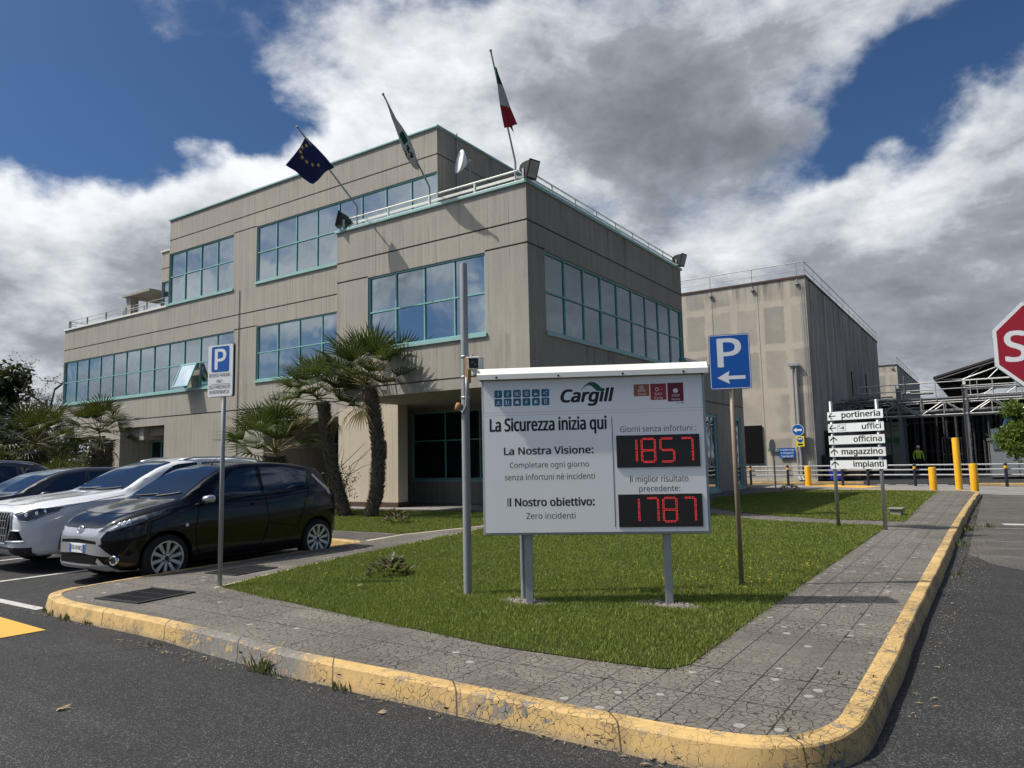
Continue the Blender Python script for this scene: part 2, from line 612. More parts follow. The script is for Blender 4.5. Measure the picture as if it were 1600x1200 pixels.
def warehouse_mat():
    m, nt, b = new_mat('patchy_panel_concrete')
    p = nt.pos()
    x, y, z = nt.sep(p)
    n = nt.noise(p, 1.2, 5, 0.6)
    wob = nt.m('MULTIPLY_ADD', n, 0.5, -0.25)
    br = nt.n('TexBrick', offset=0.0)
    nt.put(br.inputs['Vector'], nt.comb(nt.m('ADD', x, nt.m('MULTIPLY', wob, 0.6)), nt.m('ADD', z, nt.m('MULTIPLY', wob, 0.8)), 0.0))
    br.inputs['Color1'].default_value = (1, 1, 1, 1)
    br.inputs['Color2'].default_value = (0.35, 0.35, 0.35, 1)
    br.inputs['Mortar'].default_value = (0, 0, 0, 1)
    br.inputs['Scale'].default_value = 1.0
    br.inputs['Mortar Size'].default_value = 0.24
    br.inputs['Mortar Smooth'].default_value = 0.45
    br.inputs['Brick Width'].default_value = 1.42
    br.inputs['Row Height'].default_value = 2.35
    patch = nt.sep(br.outputs['Color'])[0]
    pz = nt.step(nt.noise(nt.scl(p, (.5, .5, .35), (3, 1, 5)), 1.0, 3), 0.28, 0.5)
    fine = nt.noise(p, 14, 6, 0.7)
    st = nt.noise(nt.comb(nt.m('MULTIPLY', x, 2.6), 1.0, nt.m('MULTIPLY', z, 0.22)), 1.0, 6, 0.65)
    f = nt.m('SUBTRACT', 1.0, nt.m('MULTIPLY', nt.m('MULTIPLY', patch, pz), 0.16))
    f = nt.m('MULTIPLY', f, nt.m('MULTIPLY_ADD', fine, 0.30, 0.85))
    f = nt.m('MULTIPLY', f, nt.m('MULTIPLY_ADD', n, 0.4, 0.80))
    top = nt.step(z, 8.9, 10.7)
    f = nt.m('MULTIPLY', f, nt.m('SUBTRACT', 1.0, nt.m('MULTIPLY', nt.m('MULTIPLY', nt.step(st, 0.46, 0.66), top), 0.55)))
    jf = nt.m('FRACT', nt.m('DIVIDE', nt.m('ADD', x, 40.02), 2.5))
    joint = nt.m('LESS_THAN', jf, 0.012)
    f = nt.m('MULTIPLY', f, nt.m('SUBTRACT', 1.0, nt.m('MULTIPLY', joint, 0.7)))
    c = nt.n('VectorMath', operation='SCALE')
    nt.put(c.inputs[0], nt.mix(nt.m('MULTIPLY', patch, pz), (0.47, 0.425, 0.35), (0.37, 0.345, 0.30)))
    nt.put(c.inputs['Scale'], f)
    nt.put(b.inputs['Base Color'], c.outputs[0])
    b.inputs['Roughness'].default_value = 0.92
    nt.put(b.inputs['Normal'], nt.bump(fine, 0.3, 0.01))
    return m


def warehouse_side_mat():
    m, nt, b = new_mat('black_streaked_concrete')
    p = nt.pos()
    x, y, z = nt.sep(p)
    st = nt.noise(nt.comb(nt.m('MULTIPLY', y, 1.5), 2.0, nt.m('MULTIPLY', z, 0.12)), 1.0, 8, 0.7)
    fine = nt.noise(p, 9, 6, 0.7)
    rib = nt.m('FRACT', nt.m('DIVIDE', y, 1.25))
    j = nt.m('LESS_THAN', rib, 0.06)
    f = nt.m('MULTIPLY', nt.step(st, 0.30, 0.70, 1.05, 0.34), nt.m('MULTIPLY_ADD', fine, 0.4, 0.8))
    f = nt.m('MULTIPLY', f, nt.m('SUBTRACT', 1.0, nt.m('MULTIPLY', j, 0.3)))
    c = nt.n('VectorMath', operation='SCALE')
    c.inputs[0].default_value = (0.56, 0.49, 0.40)
    nt.put(c.inputs['Scale'], f)
    nt.put(b.inputs['Base Color'], c.outputs[0])
    b.inputs['Roughness'].default_value = 0.95
    nt.put(b.inputs['Normal'], nt.bump(nt.m('SUBTRACT', fine, j), 0.4, 0.02))
    return m


M['warehouse'] = warehouse_mat()
M['warehouse_side'] = warehouse_side_mat()


def glass_mat(name, tint, refl, body=(0.012, 0.016, 0.02), rough=0.02, wave=0.006):
    m, nt, b = new_mat(name)
    out = m.node_tree.nodes['Material Output']
    m.node_tree.nodes.remove(b)
    g = nt.n('BsdfGlossy')
    g.inputs['Color'].default_value = (*tint, 1)
    g.inputs['Roughness'].default_value = rough
    df = nt.n('BsdfDiffuse')
    df.inputs['Color'].default_value = (*body, 1)
    lw = nt.n('LayerWeight')
    lw.inputs['Blend'].default_value = 0.25
    fac = nt.m('MULTIPLY_ADD', lw.outputs['Fresnel'], 1 - refl, refl, clamp=True)
    p = nt.pos()
    nm = nt.bump(nt.noise(p, 0.9, 2), 1.0, wave)
    nt.put(g.inputs['Normal'], nm)
    mx = nt.n('MixShader')
    nt.put(mx.inputs[0], fac)
    m.node_tree.links.new(df.outputs[0], mx.inputs[1])
    m.node_tree.links.new(g.outputs[0], mx.inputs[2])
    m.node_tree.links.new(mx.outputs[0], out.inputs['Surface'])
    return m


M['glass'] = glass_mat('mirrored_window_glass', (0.66, 0.745, 0.79), 0.50)
M['glass_dark'] = glass_mat('dark_shopfront_glass', (0.6, 0.7, 0.75), 0.05, wave=0.002)
M['car_glass'] = glass_mat('tinted_car_glass', (0.75, 0.85, 0.95), 0.10, body=(0.006, 0.008, 0.010), wave=0.0005)
M['teal'] = simple('teal_painted_frame', (0.20, 0.44, 0.43), 0.45, var=0.08, scale=2)
M['teal_light'] = simple('teal_painted_coping', (0.29, 0.47, 0.44), 0.4, var=0.16, scale=1.5)
M['white_paint'] = simple('white_painted_metal', (0.72, 0.70, 0.63), 0.45, var=0.07, scale=3)
M['galv'] = simple('galvanised_steel', (0.42, 0.43, 0.44), 0.42, metal=0.75, var=0.12, scale=9)
M['galv_dull'] = simple('dull_grey_steel', (0.33, 0.34, 0.35), 0.55, metal=0.3, var=0.14, scale=6)
M['grey_post'] = simple('grey_painted_post', (0.27, 0.28, 0.285), 0.5, metal=0.1, var=0.12, scale=12)
M['dark_steel'] = simple('dark_rusty_steel', (0.055, 0.052, 0.05), 0.7, metal=0.2, var=0.25, scale=4)
M['pipe_grey'] = simple('pipe_rack_grey', (0.17, 0.17, 0.17), 0.6, metal=0.3, var=0.2, scale=3)
M['pipe_light'] = simple('lagged_pipe', (0.40, 0.40, 0.38), 0.5, metal=0.4, var=0.15, scale=3)
M['black'] = simple('black_plastic', (0.016, 0.016, 0.017), 0.5, var=0.1)
M['black_matt'] = simple('black_void', (0.008, 0.008, 0.009), 0.9, var=0.1, spec=0.1)  # near-black; also stands in for darkness inside openings and the drain pits
M['rubber'] = simple('tyre_rubber', (0.009, 0.009, 0.0095), 0.85, var=0.2, bump=0.2)
M['alloy'] = simple('alloy_wheel', (0.52, 0.53, 0.55), 0.32, metal=0.7, var=0.08)
M['chrome'] = simple('chrome_trim', (0.75, 0.76, 0.78), 0.12, metal=1.0, var=0.03)
M['board_white'] = simple('white_board_panel', (0.86, 0.86, 0.84), 0.5, var=0.03, scale=2)
M['board_cap'] = simple('cream_board_roof', (0.80, 0.79, 0.72), 0.4, var=0.05, scale=2)
M['frame_alu'] = simple('aluminium_frame', (0.40, 0.42, 0.44), 0.4, metal=0.5, var=0.06)
M['ink'] = simple('black_lettering', (0.012, 0.012, 0.014), 0.5, var=0.05)
M['sign_blue'] = simple('sign_blue', (0.004, 0.085, 0.37), 0.38, var=0.06, scale=3)
M['sign_white'] = simple('sign_white', (0.72, 0.74, 0.75), 0.42, var=0.04, scale=3)
M['sign_red'] = simple('sign_red', (0.30, 0.008, 0.022), 0.4, var=0.06, scale=3)
M['sign_yellow'] = simple('sign_yellow', (0.75, 0.62, 0.05), 0.45, var=0.05)
M['sign_green'] = simple('sign_green', (0.02, 0.22, 0.08), 0.45, var=0.05)
M['icon_blue'] = simple('pictogram_blue', (0.015, 0.13, 0.23), 0.5, var=0.05)
M['orange_print'] = simple('orange_print', (0.36, 0.10, 0.03), 0.5, var=0.05)
M['red_print'] = simple('red_print', (0.33, 0.03, 0.035), 0.5, var=0.05)
M['maroon_print'] = simple('maroon_print', (0.16, 0.008, 0.02), 0.5, var=0.05)
M['leaf_green_print'] = simple('green_print', (0.0, 0.12, 0.075), 0.5, var=0.05)
M['led_panel'] = simple('led_panel', (0.018, 0.015, 0.014), 0.35, var=0.2, scale=3)
M['bollard_yellow'] = simple('bollard_yellow', (0.78, 0.40, 0.012), 0.45, var=0.08, scale=4)
M['navy_post'] = simple('navy_fence_post', (0.012, 0.014, 0.03), 0.5, var=0.1)
M['rust'] = simple('rusty_paint', (0.30, 0.175, 0.085), 0.8, var=0.3, scale=25)
M['bark'] = simple('tree_bark', (0.075, 0.06, 0.045), 0.95, var=0.3, scale=14, bump=0.6)
M['palm_stub'] = simple('palm_leaf_bases', (0.085, 0.072, 0.058), 0.95, var=0.6, scale=22, bump=0.5)
M['roofing'] = simple('grey_roof_felt', (0.16, 0.16, 0.15), 0.9, var=0.15)
M['dark_roof'] = simple('dark_profiled_roof', (0.05, 0.048, 0.045), 0.7, var=0.2)
M['brown_trim'] = simple('brown_roof_edge', (0.07, 0.035, 0.025), 0.7, var=0.2)
M['cabin_grey'] = simple('grey_cabin_panel', (0.20, 0.21, 0.22), 0.5, var=0.1, scale=2)
M['lorry_blue'] = simple('blue_lorry_paint', (0.02, 0.055, 0.16), 0.35, var=0.1)
M['bin_blue'] = simple('blue_bin_plastic', (0.01, 0.04, 0.42), 0.4, var=0.1)
M['dish'] = simple('white_dish', (0.85, 0.86, 0.87), 0.35, var=0.02)
M['hivis'] = simple('hivis_yellow_cloth', (0.50, 0.72, 0.06), 0.7, var=0.08)
M['skin'] = simple('skin', (0.42, 0.25, 0.17), 0.6, var=0.05)
M['trousers'] = simple('navy_cloth', (0.015, 0.018, 0.03), 0.9, var=0.1)
M['hair'] = simple('dark_hair', (0.012, 0.01, 0.008), 0.7, var=0.1)
M['concrete_box'] = simple('lichen_concrete', (0.23, 0.23, 0.18), 0.95, var=0.3, scale=12, bump=0.4)


def emit_mat(name, col, strength):
    m, nt, b = new_mat(name)
    b.inputs['Base Color'].default_value = (*col, 1)
    b.inputs['Emission Color'].default_value = (*col, 1)
    b.inputs['Emission Strength'].default_value = strength
    return m


M['led'] = emit_mat('red_led', (1.0, 0.05, 0.045), 0.85)


def paint_mat(name, col, rough=0.28, metal=0.0, dirt_=0.08, coat=0.9, spec=0.5):
    
    m, nt, b = new_mat(name)
    p = nt.objc()
    n = nt.noise(p, 3, 6, 0.65)
    dirt = nt.step(n, 0.45, 0.85, 0.0, dirt_)
    nt.put(b.inputs['Base Color'], nt.mix(dirt, col, (0.20, 0.18, 0.15)))
    nt.put(b.inputs['Roughness'], nt.m('MULTIPLY_ADD', n, 0.05, rough - 0.02))
    b.inputs['Metallic'].default_value = metal
    b.inputs['Specular IOR Level'].default_value = spec
    b.inputs['Coat Weight'].default_value = coat
    nt.put(b.inputs['Coat Roughness'], nt.m('MULTIPLY_ADD', n, 0.06, 0.0))
    return m


M['paint_black'] = paint_mat('black_car_paint', (0.003, 0.003, 0.0042), rough=0.07, dirt_=0.004, coat=0.0, spec=0.42)
M['paint_white'] = paint_mat('white_car_paint', (0.74, 0.755, 0.77), dirt_=0.03, rough=0.18)
M['paint_grey'] = paint_mat('dark_grey_car_paint', (0.055, 0.055, 0.058), metal=0.5)
M['paint_brown'] = paint_mat('taupe_car_paint', (0.105, 0.10, 0.092), metal=0.5)
M['silver_trim'] = paint_mat('silver_car_trim', (0.46, 0.47, 0.49), metal=0.6)


def asphalt_mat(name, base, patches=0.2, speck=0.42, rough=0.88, warm=0.0):
    m, nt, b = new_mat(name)
    p = nt.pos()
    n1 = nt.noise(p, 0.35, 5, 0.6)
    n2 = nt.noise(p, 2.6, 6, 0.65)
    v = nt.vor(p, 150, out='Color')
    vr = nt.sep(v)[0]
    agg = nt.m('MULTIPLY', nt.step(vr, 0.80, 0.84), nt.m('MULTIPLY_ADD', nt.sep(v)[1], 0.8, 0.2))
    mid = nt.sep(nt.vor(p, 75, out='Color'))[2]
    vd = nt.vor(p, 130)
    f = nt.m('MULTIPLY_ADD', nt.m('SUBTRACT', n1, 0.5), 2 * patches, 1.0)
    f = nt.m('MULTIPLY', f, nt.m('MULTIPLY_ADD', nt.m('SUBTRACT', n2, 0.5), 0.5, 1.0))
    f = nt.m('MULTIPLY', f, nt.m('MULTIPLY_ADD', mid, 0.7 * speck, 1 - 0.35 * speck))
    f = nt.m('MULTIPLY', f, nt.m('MULTIPLY_ADD', agg, speck * 9.0, 1.0))
    cr = nt.vor(nt.vm('ADD', p, nt.vm('SCALE', nt.n('TexNoise').outputs['Color'])), 0.22, 'DISTANCE_TO_EDGE')
    crack = nt.m('MULTIPLY', nt.m('LESS_THAN', cr, 0.0026), nt.step(n1, 0.44, 0.54))
    stain = nt.step(nt.noise(nt.scl(p, (1, 1, 1), (7, 2, 3)), 0.8, 3), 0.60, 0.72)
    f = nt.m('MULTIPLY', f, nt.m('SUBTRACT', 1.0, nt.m('MULTIPLY', stain, 0.3)))
    polish = nt.step(nt.noise(nt.scl(p, (.25, 1.6, 1), (1, 9, 3)), 0.9, 4), 0.48, 0.75)
    f = nt.m('MULTIPLY', f, nt.m('MULTIPLY_ADD', polish, 0.45, 0.9))
    f = nt.m('MULTIPLY', f, nt.m('SUBTRACT', 1.0, nt.m('MULTIPLY', crack, 0.6)))
    c = nt.n('VectorMath', operation='SCALE')
    c.inputs[0].default_value = base
    nt.put(c.inputs['Scale'], f)
    col = c.outputs[0]
    if warm:
        col = nt.mix(nt.m('MULTIPLY', nt.step(n2, 0.42, 0.7), warm), col, (0.17, 0.13, 0.085))
    nt.put(b.inputs['Base Color'], col)
    b.inputs['Roughness'].default_value = rough
    b.inputs['Specular IOR Level'].default_value = 0.35
    h = nt.m('ADD', nt.m('SUBTRACT', 1.0, vd), nt.m('MULTIPLY', n2, 0.3))
    nt.put(b.inputs['Normal'], nt.bump(h, 0.8, 0.005))
    return m


M['asphalt'] = asphalt_mat('dark_asphalt', (0.0235, 0.0235, 0.024), patches=0.42)
M['asphalt_old'] = asphalt_mat('worn_asphalt', (0.070, 0.067, 0.062), patches=0.5, speck=0.22, warm=0.25)
M['asphalt_pale'] = asphalt_mat('pale_concrete_road', (0.225, 0.218, 0.205), patches=0.25, speck=0.05)


def paving_mat():
    m, nt, b = new_mat('cracked_stamped_paving')
    p = nt.pos()
    x, y, z = nt.sep(p)
    wv = nt.n('TexNoise')
    nt.put(wv.inputs['Vector'], p)
    wv.inputs['Scale'].default_value = 9
    wob = nt.vm('SCALE', nt.vm('SUBTRACT', wv.outputs['Color'], (0.5, 0.5, 0.5)))
    wob.node.inputs['Scale'].default_value = 0.05
    pp = nt.vm('ADD', p, wob)
    ed = nt.vor(pp, 21, 'DISTANCE_TO_EDGE')
    n1 = nt.noise(p, 0.9, 6, 0.6)
    n2 = nt.noise(p, 5, 6, 0.65)
    n3 = nt.noise(p, 60, 4, 0.7)
    cellc = nt.sep(nt.vor(pp, 21, out='Color'))[1]
    wid = nt.step(n2, 0.25, 0.70, 0.02, 0.10)
    crack = nt.m('SUBTRACT', 1.0, nt.step(ed, 0.0, wid))
    crack = nt.m('MULTIPLY', crack, nt.step(n1, 0.32, 0.52, 0.35, 1.0))
    jx = nt.m('ABSOLUTE', nt.m('SUBTRACT', nt.m('FRACT', nt.m('DIVIDE', nt.m('ADD', x, 100.7), 0.25)), 0.5))
    jy = nt.m('ABSOLUTE', nt.m('SUBTRACT', nt.m('FRACT', nt.m('DIVIDE', nt.m('ADD', y, 0.67), 0.5)), 0.5))
    wob2 = nt.m('MULTIPLY', nt.m('SUBTRACT', n2, 0.5), 0.03)
    strip = nt.step(x, -2.2, -1.9)      # the right-hand path is laid in four narrow lanes
    gx = nt.m('GREATER_THAN', nt.m('ADD', jx, wob2), 0.486)
    jx5 = nt.m('ABSOLUTE', nt.m('SUBTRACT', nt.m('FRACT', nt.m('DIVIDE', nt.m('ADD', x, 100.7), 0.5)), 0.5))
    gx5 = nt.m('GREATER_THAN', nt.m('ADD', jx5, nt.m('MULTIPLY', wob2, 0.5)), 0.493)
    gx = nt.m('ADD', nt.m('MULTIPLY', gx, strip), nt.m('MULTIPLY', gx5, nt.m('SUBTRACT', 1.0, strip)))
    gy = nt.m('MULTIPLY', nt.m('GREATER_THAN', nt.m('ADD', jy, nt.m('MULTIPLY', wob2, 0.5)), 0.49), nt.step(n1, 0.40, 0.5, 0.35, 1.0))
    joint = nt.m('MAXIMUM', gx, gy)
    spots = nt.vor(p, 4.6, dim='2D')
    sc = nt.sep(nt.vor(p, 4.6, out='Color', dim='2D'))[0]
    gum = nt.m('MULTIPLY', nt.m('LESS_THAN', spots, nt.m('MULTIPLY', sc, 0.13)), nt.m('GREATER_THAN', sc, nt.step(x, -2.6, -1.2, 0.90, 0.58)))
    slab = nt.n('TexWhiteNoise', noise_dimensions='2D')
    nt.put(slab.inputs['Vector'], nt.comb(nt.m('FLOOR', nt.m('DIVIDE', nt.m('ADD', x, 100.575), 0.5)), nt.m('FLOOR', nt.m('DIVIDE', nt.m('ADD', y, 0.42), 0.5)), 0))
    f = nt.m('MULTIPLY_ADD', nt.m('SUBTRACT', n1, 0.5), 1.0, 1.0)
    f = nt.m('MULTIPLY', f, nt.m('MULTIPLY_ADD', n2, 0.6, 0.70))
    f = nt.m('MULTIPLY', f, nt.m('MULTIPLY_ADD', n3, 0.35, 0.82))
    f = nt.m('MULTIPLY', f, nt.m('MULTIPLY_ADD', cellc, 0.18, 0.91))
    f = nt.m('MULTIPLY', f, nt.m('MULTIPLY_ADD', slab.outputs[0], 0.30, 0.85))
    f = nt.m('MULTIPLY', f, nt.m('SUBTRACT', 1.0, nt.m('MULTIPLY', crack, 0.84)))
    f = nt.m('MULTIPLY', f, nt.m('SUBTRACT', 1.0, nt.m('MULTIPLY', joint, 0.80)))
    c = nt.n('VectorMath', operation='SCALE')
    c.inputs[0].default_value = (0.150, 0.138, 0.118)
    nt.put(c.inputs['Scale'], f)
    nt.put(b.inputs['Base Color'], nt.mix(nt.m('MULTIPLY', gum, 0.55), c.outputs[0], (0.42, 0.41, 0.38)))
    b.inputs['Roughness'].default_value = 0.88
    b.inputs['Specular IOR Level'].default_value = 0.3
    h = nt.m('SUBTRACT', nt.m('MULTIPLY', n3, 0.25), nt.m('ADD', nt.m('MULTIPLY', crack, 0.6), joint))
    nt.put(b.inputs['Normal'], nt.bump(h, 0.7, 0.006))
    return m


M['paving'] = paving_mat()


def kerb_mat():
    m, nt, b = new_mat('flaking_yellow_kerb_paint')
    p = nt.pos()
    n1 = nt.noise(p, 1.6, 6, 0.65)
    n2 = nt.noise(p, 11, 6, 0.7)
    n3 = nt.noise(p, 55, 3, 0.7)
    ed = nt.vor(nt.vm('ADD', p, nt.scl(nt.n('TexNoise').outputs['Color'], (.05, .05, .05))), 21, 'DISTANCE_TO_EDGE')
    crack = nt.m('SUBTRACT', 1.0, nt.step(ed, 0.0, nt.step(n1, 0.35, 0.7, 0.02, 0.075)))
    crack = nt.m('MULTIPLY', crack, nt.step(n1, 0.34, 0.54))
    chip = nt.m('MULTIPLY', nt.step(n2, 0.555, 0.605), nt.step(n1, 0.36, 0.60, 0.15, 1.0))
    x, y, z = nt.sep(p)
    bare = nt.m('MULTIPLY', nt.step(nt.m('ABSOLUTE', nt.m('ADD', x, 4.55)), 0.95, 0.6), nt.step(n2, 0.36, 0.47))
    bare = nt.m('MULTIPLY', bare, nt.step(y, 5.0, 4.5))
    chip = nt.m('MAXIMUM', chip, bare)
    low = nt.step(nt.m('ADD', z, nt.m('MULTIPLY', n2, 0.07)), 0.085, 0.03)
    jt = nt.m('FRACT', nt.m('DIVIDE', nt.m('ADD', x, nt.m('ADD', y, 50.3)), 0.98))
    joint = nt.m('LESS_THAN', jt, 0.011)
    yel = nt.mix(nt.step(n1, 0.3, 0.8), (0.62, 0.415, 0.155), (0.44, 0.29, 0.11))
    yel = nt.mix(nt.m('MULTIPLY', n3, 0.30), yel, (0.30, 0.21, 0.10))
    grime = nt.noise(nt.scl(p, (1, 1, 1), (5, 3, 1)), 4.5, 8, 0.72)
    yel = nt.mix(nt.m('MULTIPLY', nt.step(grime, 0.46, 0.68), 0.55), yel, (0.20, 0.145, 0.075))
    col = nt.mix(nt.m('MAXIMUM', chip, nt.m('MULTIPLY', low, 0.55)), yel, nt.mix(n3, (0.10, 0.095, 0.085), (0.27, 0.25, 0.22)))
    col = nt.mix(nt.m('MULTIPLY', crack, 0.75), col, (0.09, 0.065, 0.035))
    col = nt.mix(nt.m('MULTIPLY', joint, 0.85), col, (0.03, 0.026, 0.02))
    nt.put(b.inputs['Base Color'], col)
    b.inputs['Roughness'].default_value = 0.75
    h = nt.m('SUBTRACT', nt.m('MULTIPLY', n2, 0.5), nt.m('ADD', nt.m('MULTIPLY', crack, 0.5), nt.m('ADD', joint, nt.m('MULTIPLY', chip, 0.4))))
    nt.put(b.inputs['Normal'], nt.bump(h, 0.7, 0.008))
    return m


M['kerb'] = kerb_mat()


def marking_mat(name, col, wear=0.5):
    m, nt, b = new_mat(name)
    p = nt.pos()
    n2 = nt.noise(p, 9, 6, 0.7)
    n3 = nt.noise(p, 70, 4, 0.7)
    wr = nt.step(nt.m('ADD', nt.m('MULTIPLY', n2, 0.6), nt.m('MULTIPLY', n3, 0.4)), 0.64 - 0.2 * wear, 0.72 - 0.15 * wear)
    nt.put(b.inputs['Base Color'], nt.mix(wr, col, (0.075, 0.072, 0.068)))
    b.inputs['Roughness'].default_value = 0.85
    nt.put(b.inputs['Normal'], nt.bump(n3, 0.6, 0.004))
    return m


M['mark_white'] = marking_mat('worn_white_road_paint', (0.45, 0.45, 0.42), 0.55)
M['mark_yellow'] = marking_mat('yellow_road_paint', (0.60, 0.335, 0.055), 0.25)
M['mark_cream'] = simple('pale_path_edging', (0.47, 0.41, 0.30), 0.9, var=0.25, scale=8)


def leaf_mat(name, dark, light, rough=0.55, trans=0.25, sc=2.0):
    m, nt, b = new_mat(name)
    out = m.node_tree.nodes['Material Output']
    g = nt.n('NewGeometry')
    rnd = g.outputs['Random Per Island']
    n = nt.noise(nt.pos(), sc, 3)
    f = nt.m('ADD', nt.m('MULTIPLY', rnd, 0.6), nt.m('MULTIPLY', n, 0.45))
    col = nt.mix(f, dark, light)
    nt.put(b.inputs['Base Color'], col)
    b.inputs['Roughness'].default_value = rough
    b.inputs['Specular IOR Level'].default_value = 0.35
    tr = nt.n('BsdfTranslucent')
    nt.put(tr.inputs['Color'], nt.mix(0.35, col, (0.20, 0.24, 0.02)))
    mx = nt.n('MixShader')
    mx.inputs[0].default_value = trans
    m.node_tree.links.new(b.outputs[0], mx.inputs[1])
    m.node_tree.links.new(tr.outputs[0], mx.inputs[2])
    m.node_tree.links.new(mx.outputs[0], out.inputs['Surface'])
    return m


M['palm_stub'] = leaf_mat('palm_leaf_bases', (0.022, 0.017, 0.013), (0.24, 0.205, 0.16), 0.9, 0.0, 30)
M['grass'] = leaf_mat('lawn_grass', (0.080, 0.122, 0.017), (0.285, 0.330, 0.070), 0.6, 0.35, 1.1)
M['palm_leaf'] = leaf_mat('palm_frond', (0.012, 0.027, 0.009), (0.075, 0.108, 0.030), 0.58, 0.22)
M['palm_shade'] = leaf_mat('shaded_palm_frond', (0.010, 0.020, 0.007), (0.050, 0.064, 0.022), 0.45, 0.2)  # shade on these palms painted in as a darker frond colour
M['palm_dry'] = leaf_mat('yellowing_palm_frond', (0.10, 0.085, 0.02), (0.20, 0.16, 0.05), 0.6, 0.2)
M['tree_dark'] = leaf_mat('dark_evergreen_leaf', (0.010, 0.018, 0.008), (0.032, 0.045, 0.016), 0.5, 0.15)
M['tree_fresh'] = leaf_mat('fresh_green_leaf', (0.045, 0.085, 0.010), (0.16, 0.22, 0.035), 0.5, 0.35)
M['bush'] = leaf_mat('olive_bush_leaf', (0.03, 0.036, 0.014), (0.09, 0.095, 0.035), 0.6, 0.2)
M['twig'] = leaf_mat('brown_twig', (0.05, 0.038, 0.03), (0.10, 0.07, 0.05), 0.8, 0.1)
M['rosette'] = leaf_mat('dusty_rosette_leaf', (0.035, 0.035, 0.018), (0.13, 0.125, 0.075), 0.5, 0.1)
M['rosette_red'] = leaf_mat('russet_rosette_leaf', (0.06, 0.018, 0.012), (0.14, 0.05, 0.03), 0.5, 0.1)
M['weed'] = leaf_mat('kerb_weed', (0.05, 0.065, 0.02), (0.13, 0.13, 0.06), 0.6, 0.25)
M['dry_leaf'] = leaf_mat('dry_leaf', (0.22, 0.16, 0.09), (0.40, 0.33, 0.21), 0.8, 0.15)
M['petal'] = simple('yellow_petals', (0.75, 0.62, 0.02), 0.6, var=0.1)


def soil_mat():
    m, nt, b = new_mat('lawn_soil')
    p = nt.pos()
    n1 = nt.noise(p, 1.3, 6, 0.65)
    n2 = nt.noise(p, 30, 5, 0.7)
    col = nt.mix(nt.step(n1, 0.35, 0.7), (0.040, 0.056, 0.012), (0.085, 0.078, 0.030))
    col = nt.mix(nt.m('MULTIPLY', n2, 0.5), col, (0.018, 0.024, 0.008))
    nt.put(b.inputs['Base Color'], col)
    b.inputs['Roughness'].default_value = 1.0
    b.inputs['Specular IOR Level'].default_value = 0.1
    nt.put(b.inputs['Normal'], nt.bump(n2, 1.0, 0.02))
    return m


M['soil'] = soil_mat()
M['gravel'] = simple('pale_gravel', (0.33, 0.30, 0.26), 0.95, var=0.5, scale=60, bump=1.0)

# ------------------------------------------------------------------ ground, roads, pavement, kerbs, lawns
def sheet(name, poly, z, mat, kind='structure'):
    mb = MB()
    mb.add([(x, y, z) for x, y in poly], [tuple(range(len(poly)))])
    o = mb.build(name, mat)
    o['kind'] = kind
    return o


sheet('ground', [(-1500, -1500), (1500, -1500), (1500, 1500), (-1500, 1500)], 0.0, M['asphalt'])
sheet('road', [(-0.40, 11.5), (-0.1, 10.6), (0.4, 9.9), (1.0, 9.7), (8, 9.3), (30, 9), (30, 27.6), (-0.40, 27.6)], 0.004, M['asphalt_old'])
sheet('cross_road', [(-9.6, 27.4), (-0.5, 27.0), (30, 26.2), (30, 33.4), (-9.6, 34.6)], 0.008, M['asphalt_pale'])

kerb_in = catmull([(-44, 8.50), (-30, 8.52), (-14, 8.5), (-9.2, 8.5), (-8.72, 8.46), (-8.46, 8.2), (-8.40, 7.0), (-8.35, 5.9), (-8.29, 4.9),
                   (-8.22, 4.10), (-8.00, 3.66), (-7.3, 3.49), (-5.9, 3.48), (-4.7, 3.39), (-3.9, 3.335), (-2.3, 3.335), (-1.45, 3.33),
                   (-1.05, 3.375), (-0.80, 3.54), (-0.705, 3.85), (-0.70, 4.5), (-0.70, 8), (-0.70, 12), (-0.69, 16), (-0.65, 20), (-0.60, 24),
                   (-0.57, 25.8), (-0.66, 26.6), (-1.0, 27.05), (-2.0, 27.25), (-6.2, 27.6)], 1000)
pav = [tuple(p) for p in kerb_in] + [(-7.6, 28.9), (-7.6, 31), (-44, 31)]
sheet('pavement', pav, 0.125, M['paving'])


def make_kerb():
    mb = MB()
    n = len(kerb_in)
    t = np.gradient(kerb_in, axis=0)
    t /= np.linalg.norm(t, axis=1)[:, None]
    nrm = np.stack([t[:, 1], -t[:, 0]], 1)          # outward, to the right of travel
    prof = [(-0.008, 0.05), (-0.006, 0.129), (0.004, 0.1315), (0.080, 0.1305), (0.093, 0.1275), (0.101, 0.118), (0.116, 0.055), (0.130, -0.02)]
    P = []
    arc = np.r_[0, np.cumsum(np.linalg.norm(np.diff(kerb_in, axis=0), axis=1))]
    kq = random.Random(5)
    blocks = [(kq.gauss(0, .0035), kq.gauss(0, .0028)) for _ in range(200)]
    for i in range(n):
        bo, bz = blocks[int((arc[i] + .3) / .98)]
        k = bo + 0.0022 * math.sin(i * 0.16) + 0.0018 * math.sin(i * 0.47 + 1)
        row = []
        for j, (d, z) in enumerate(prof):
            dd = d + (k if j > 2 else 0)
            row.append((kerb_in[i, 0] + nrm[i, 0] * dd, kerb_in[i, 1] + nrm[i, 1] * dd, z + (bz + 0.0012 * math.sin(i * 0.3) if 1 < j < 6 else 0)))
        P.append(row)
    mb.grid(P)
    o = mb.build('kerb', M['kerb'], smooth=True, auto=24)
    struct(o)


make_kerb()

# low yellow kerbs beyond the crossing
def low_kerb(x0, x1, y0, y1):
    mb = MB()
    mb.box(x0, x1, y0, y1, -0.02, 0.11)
    struct(mb.build('kerb', M['kerb'], bevel=0.02))


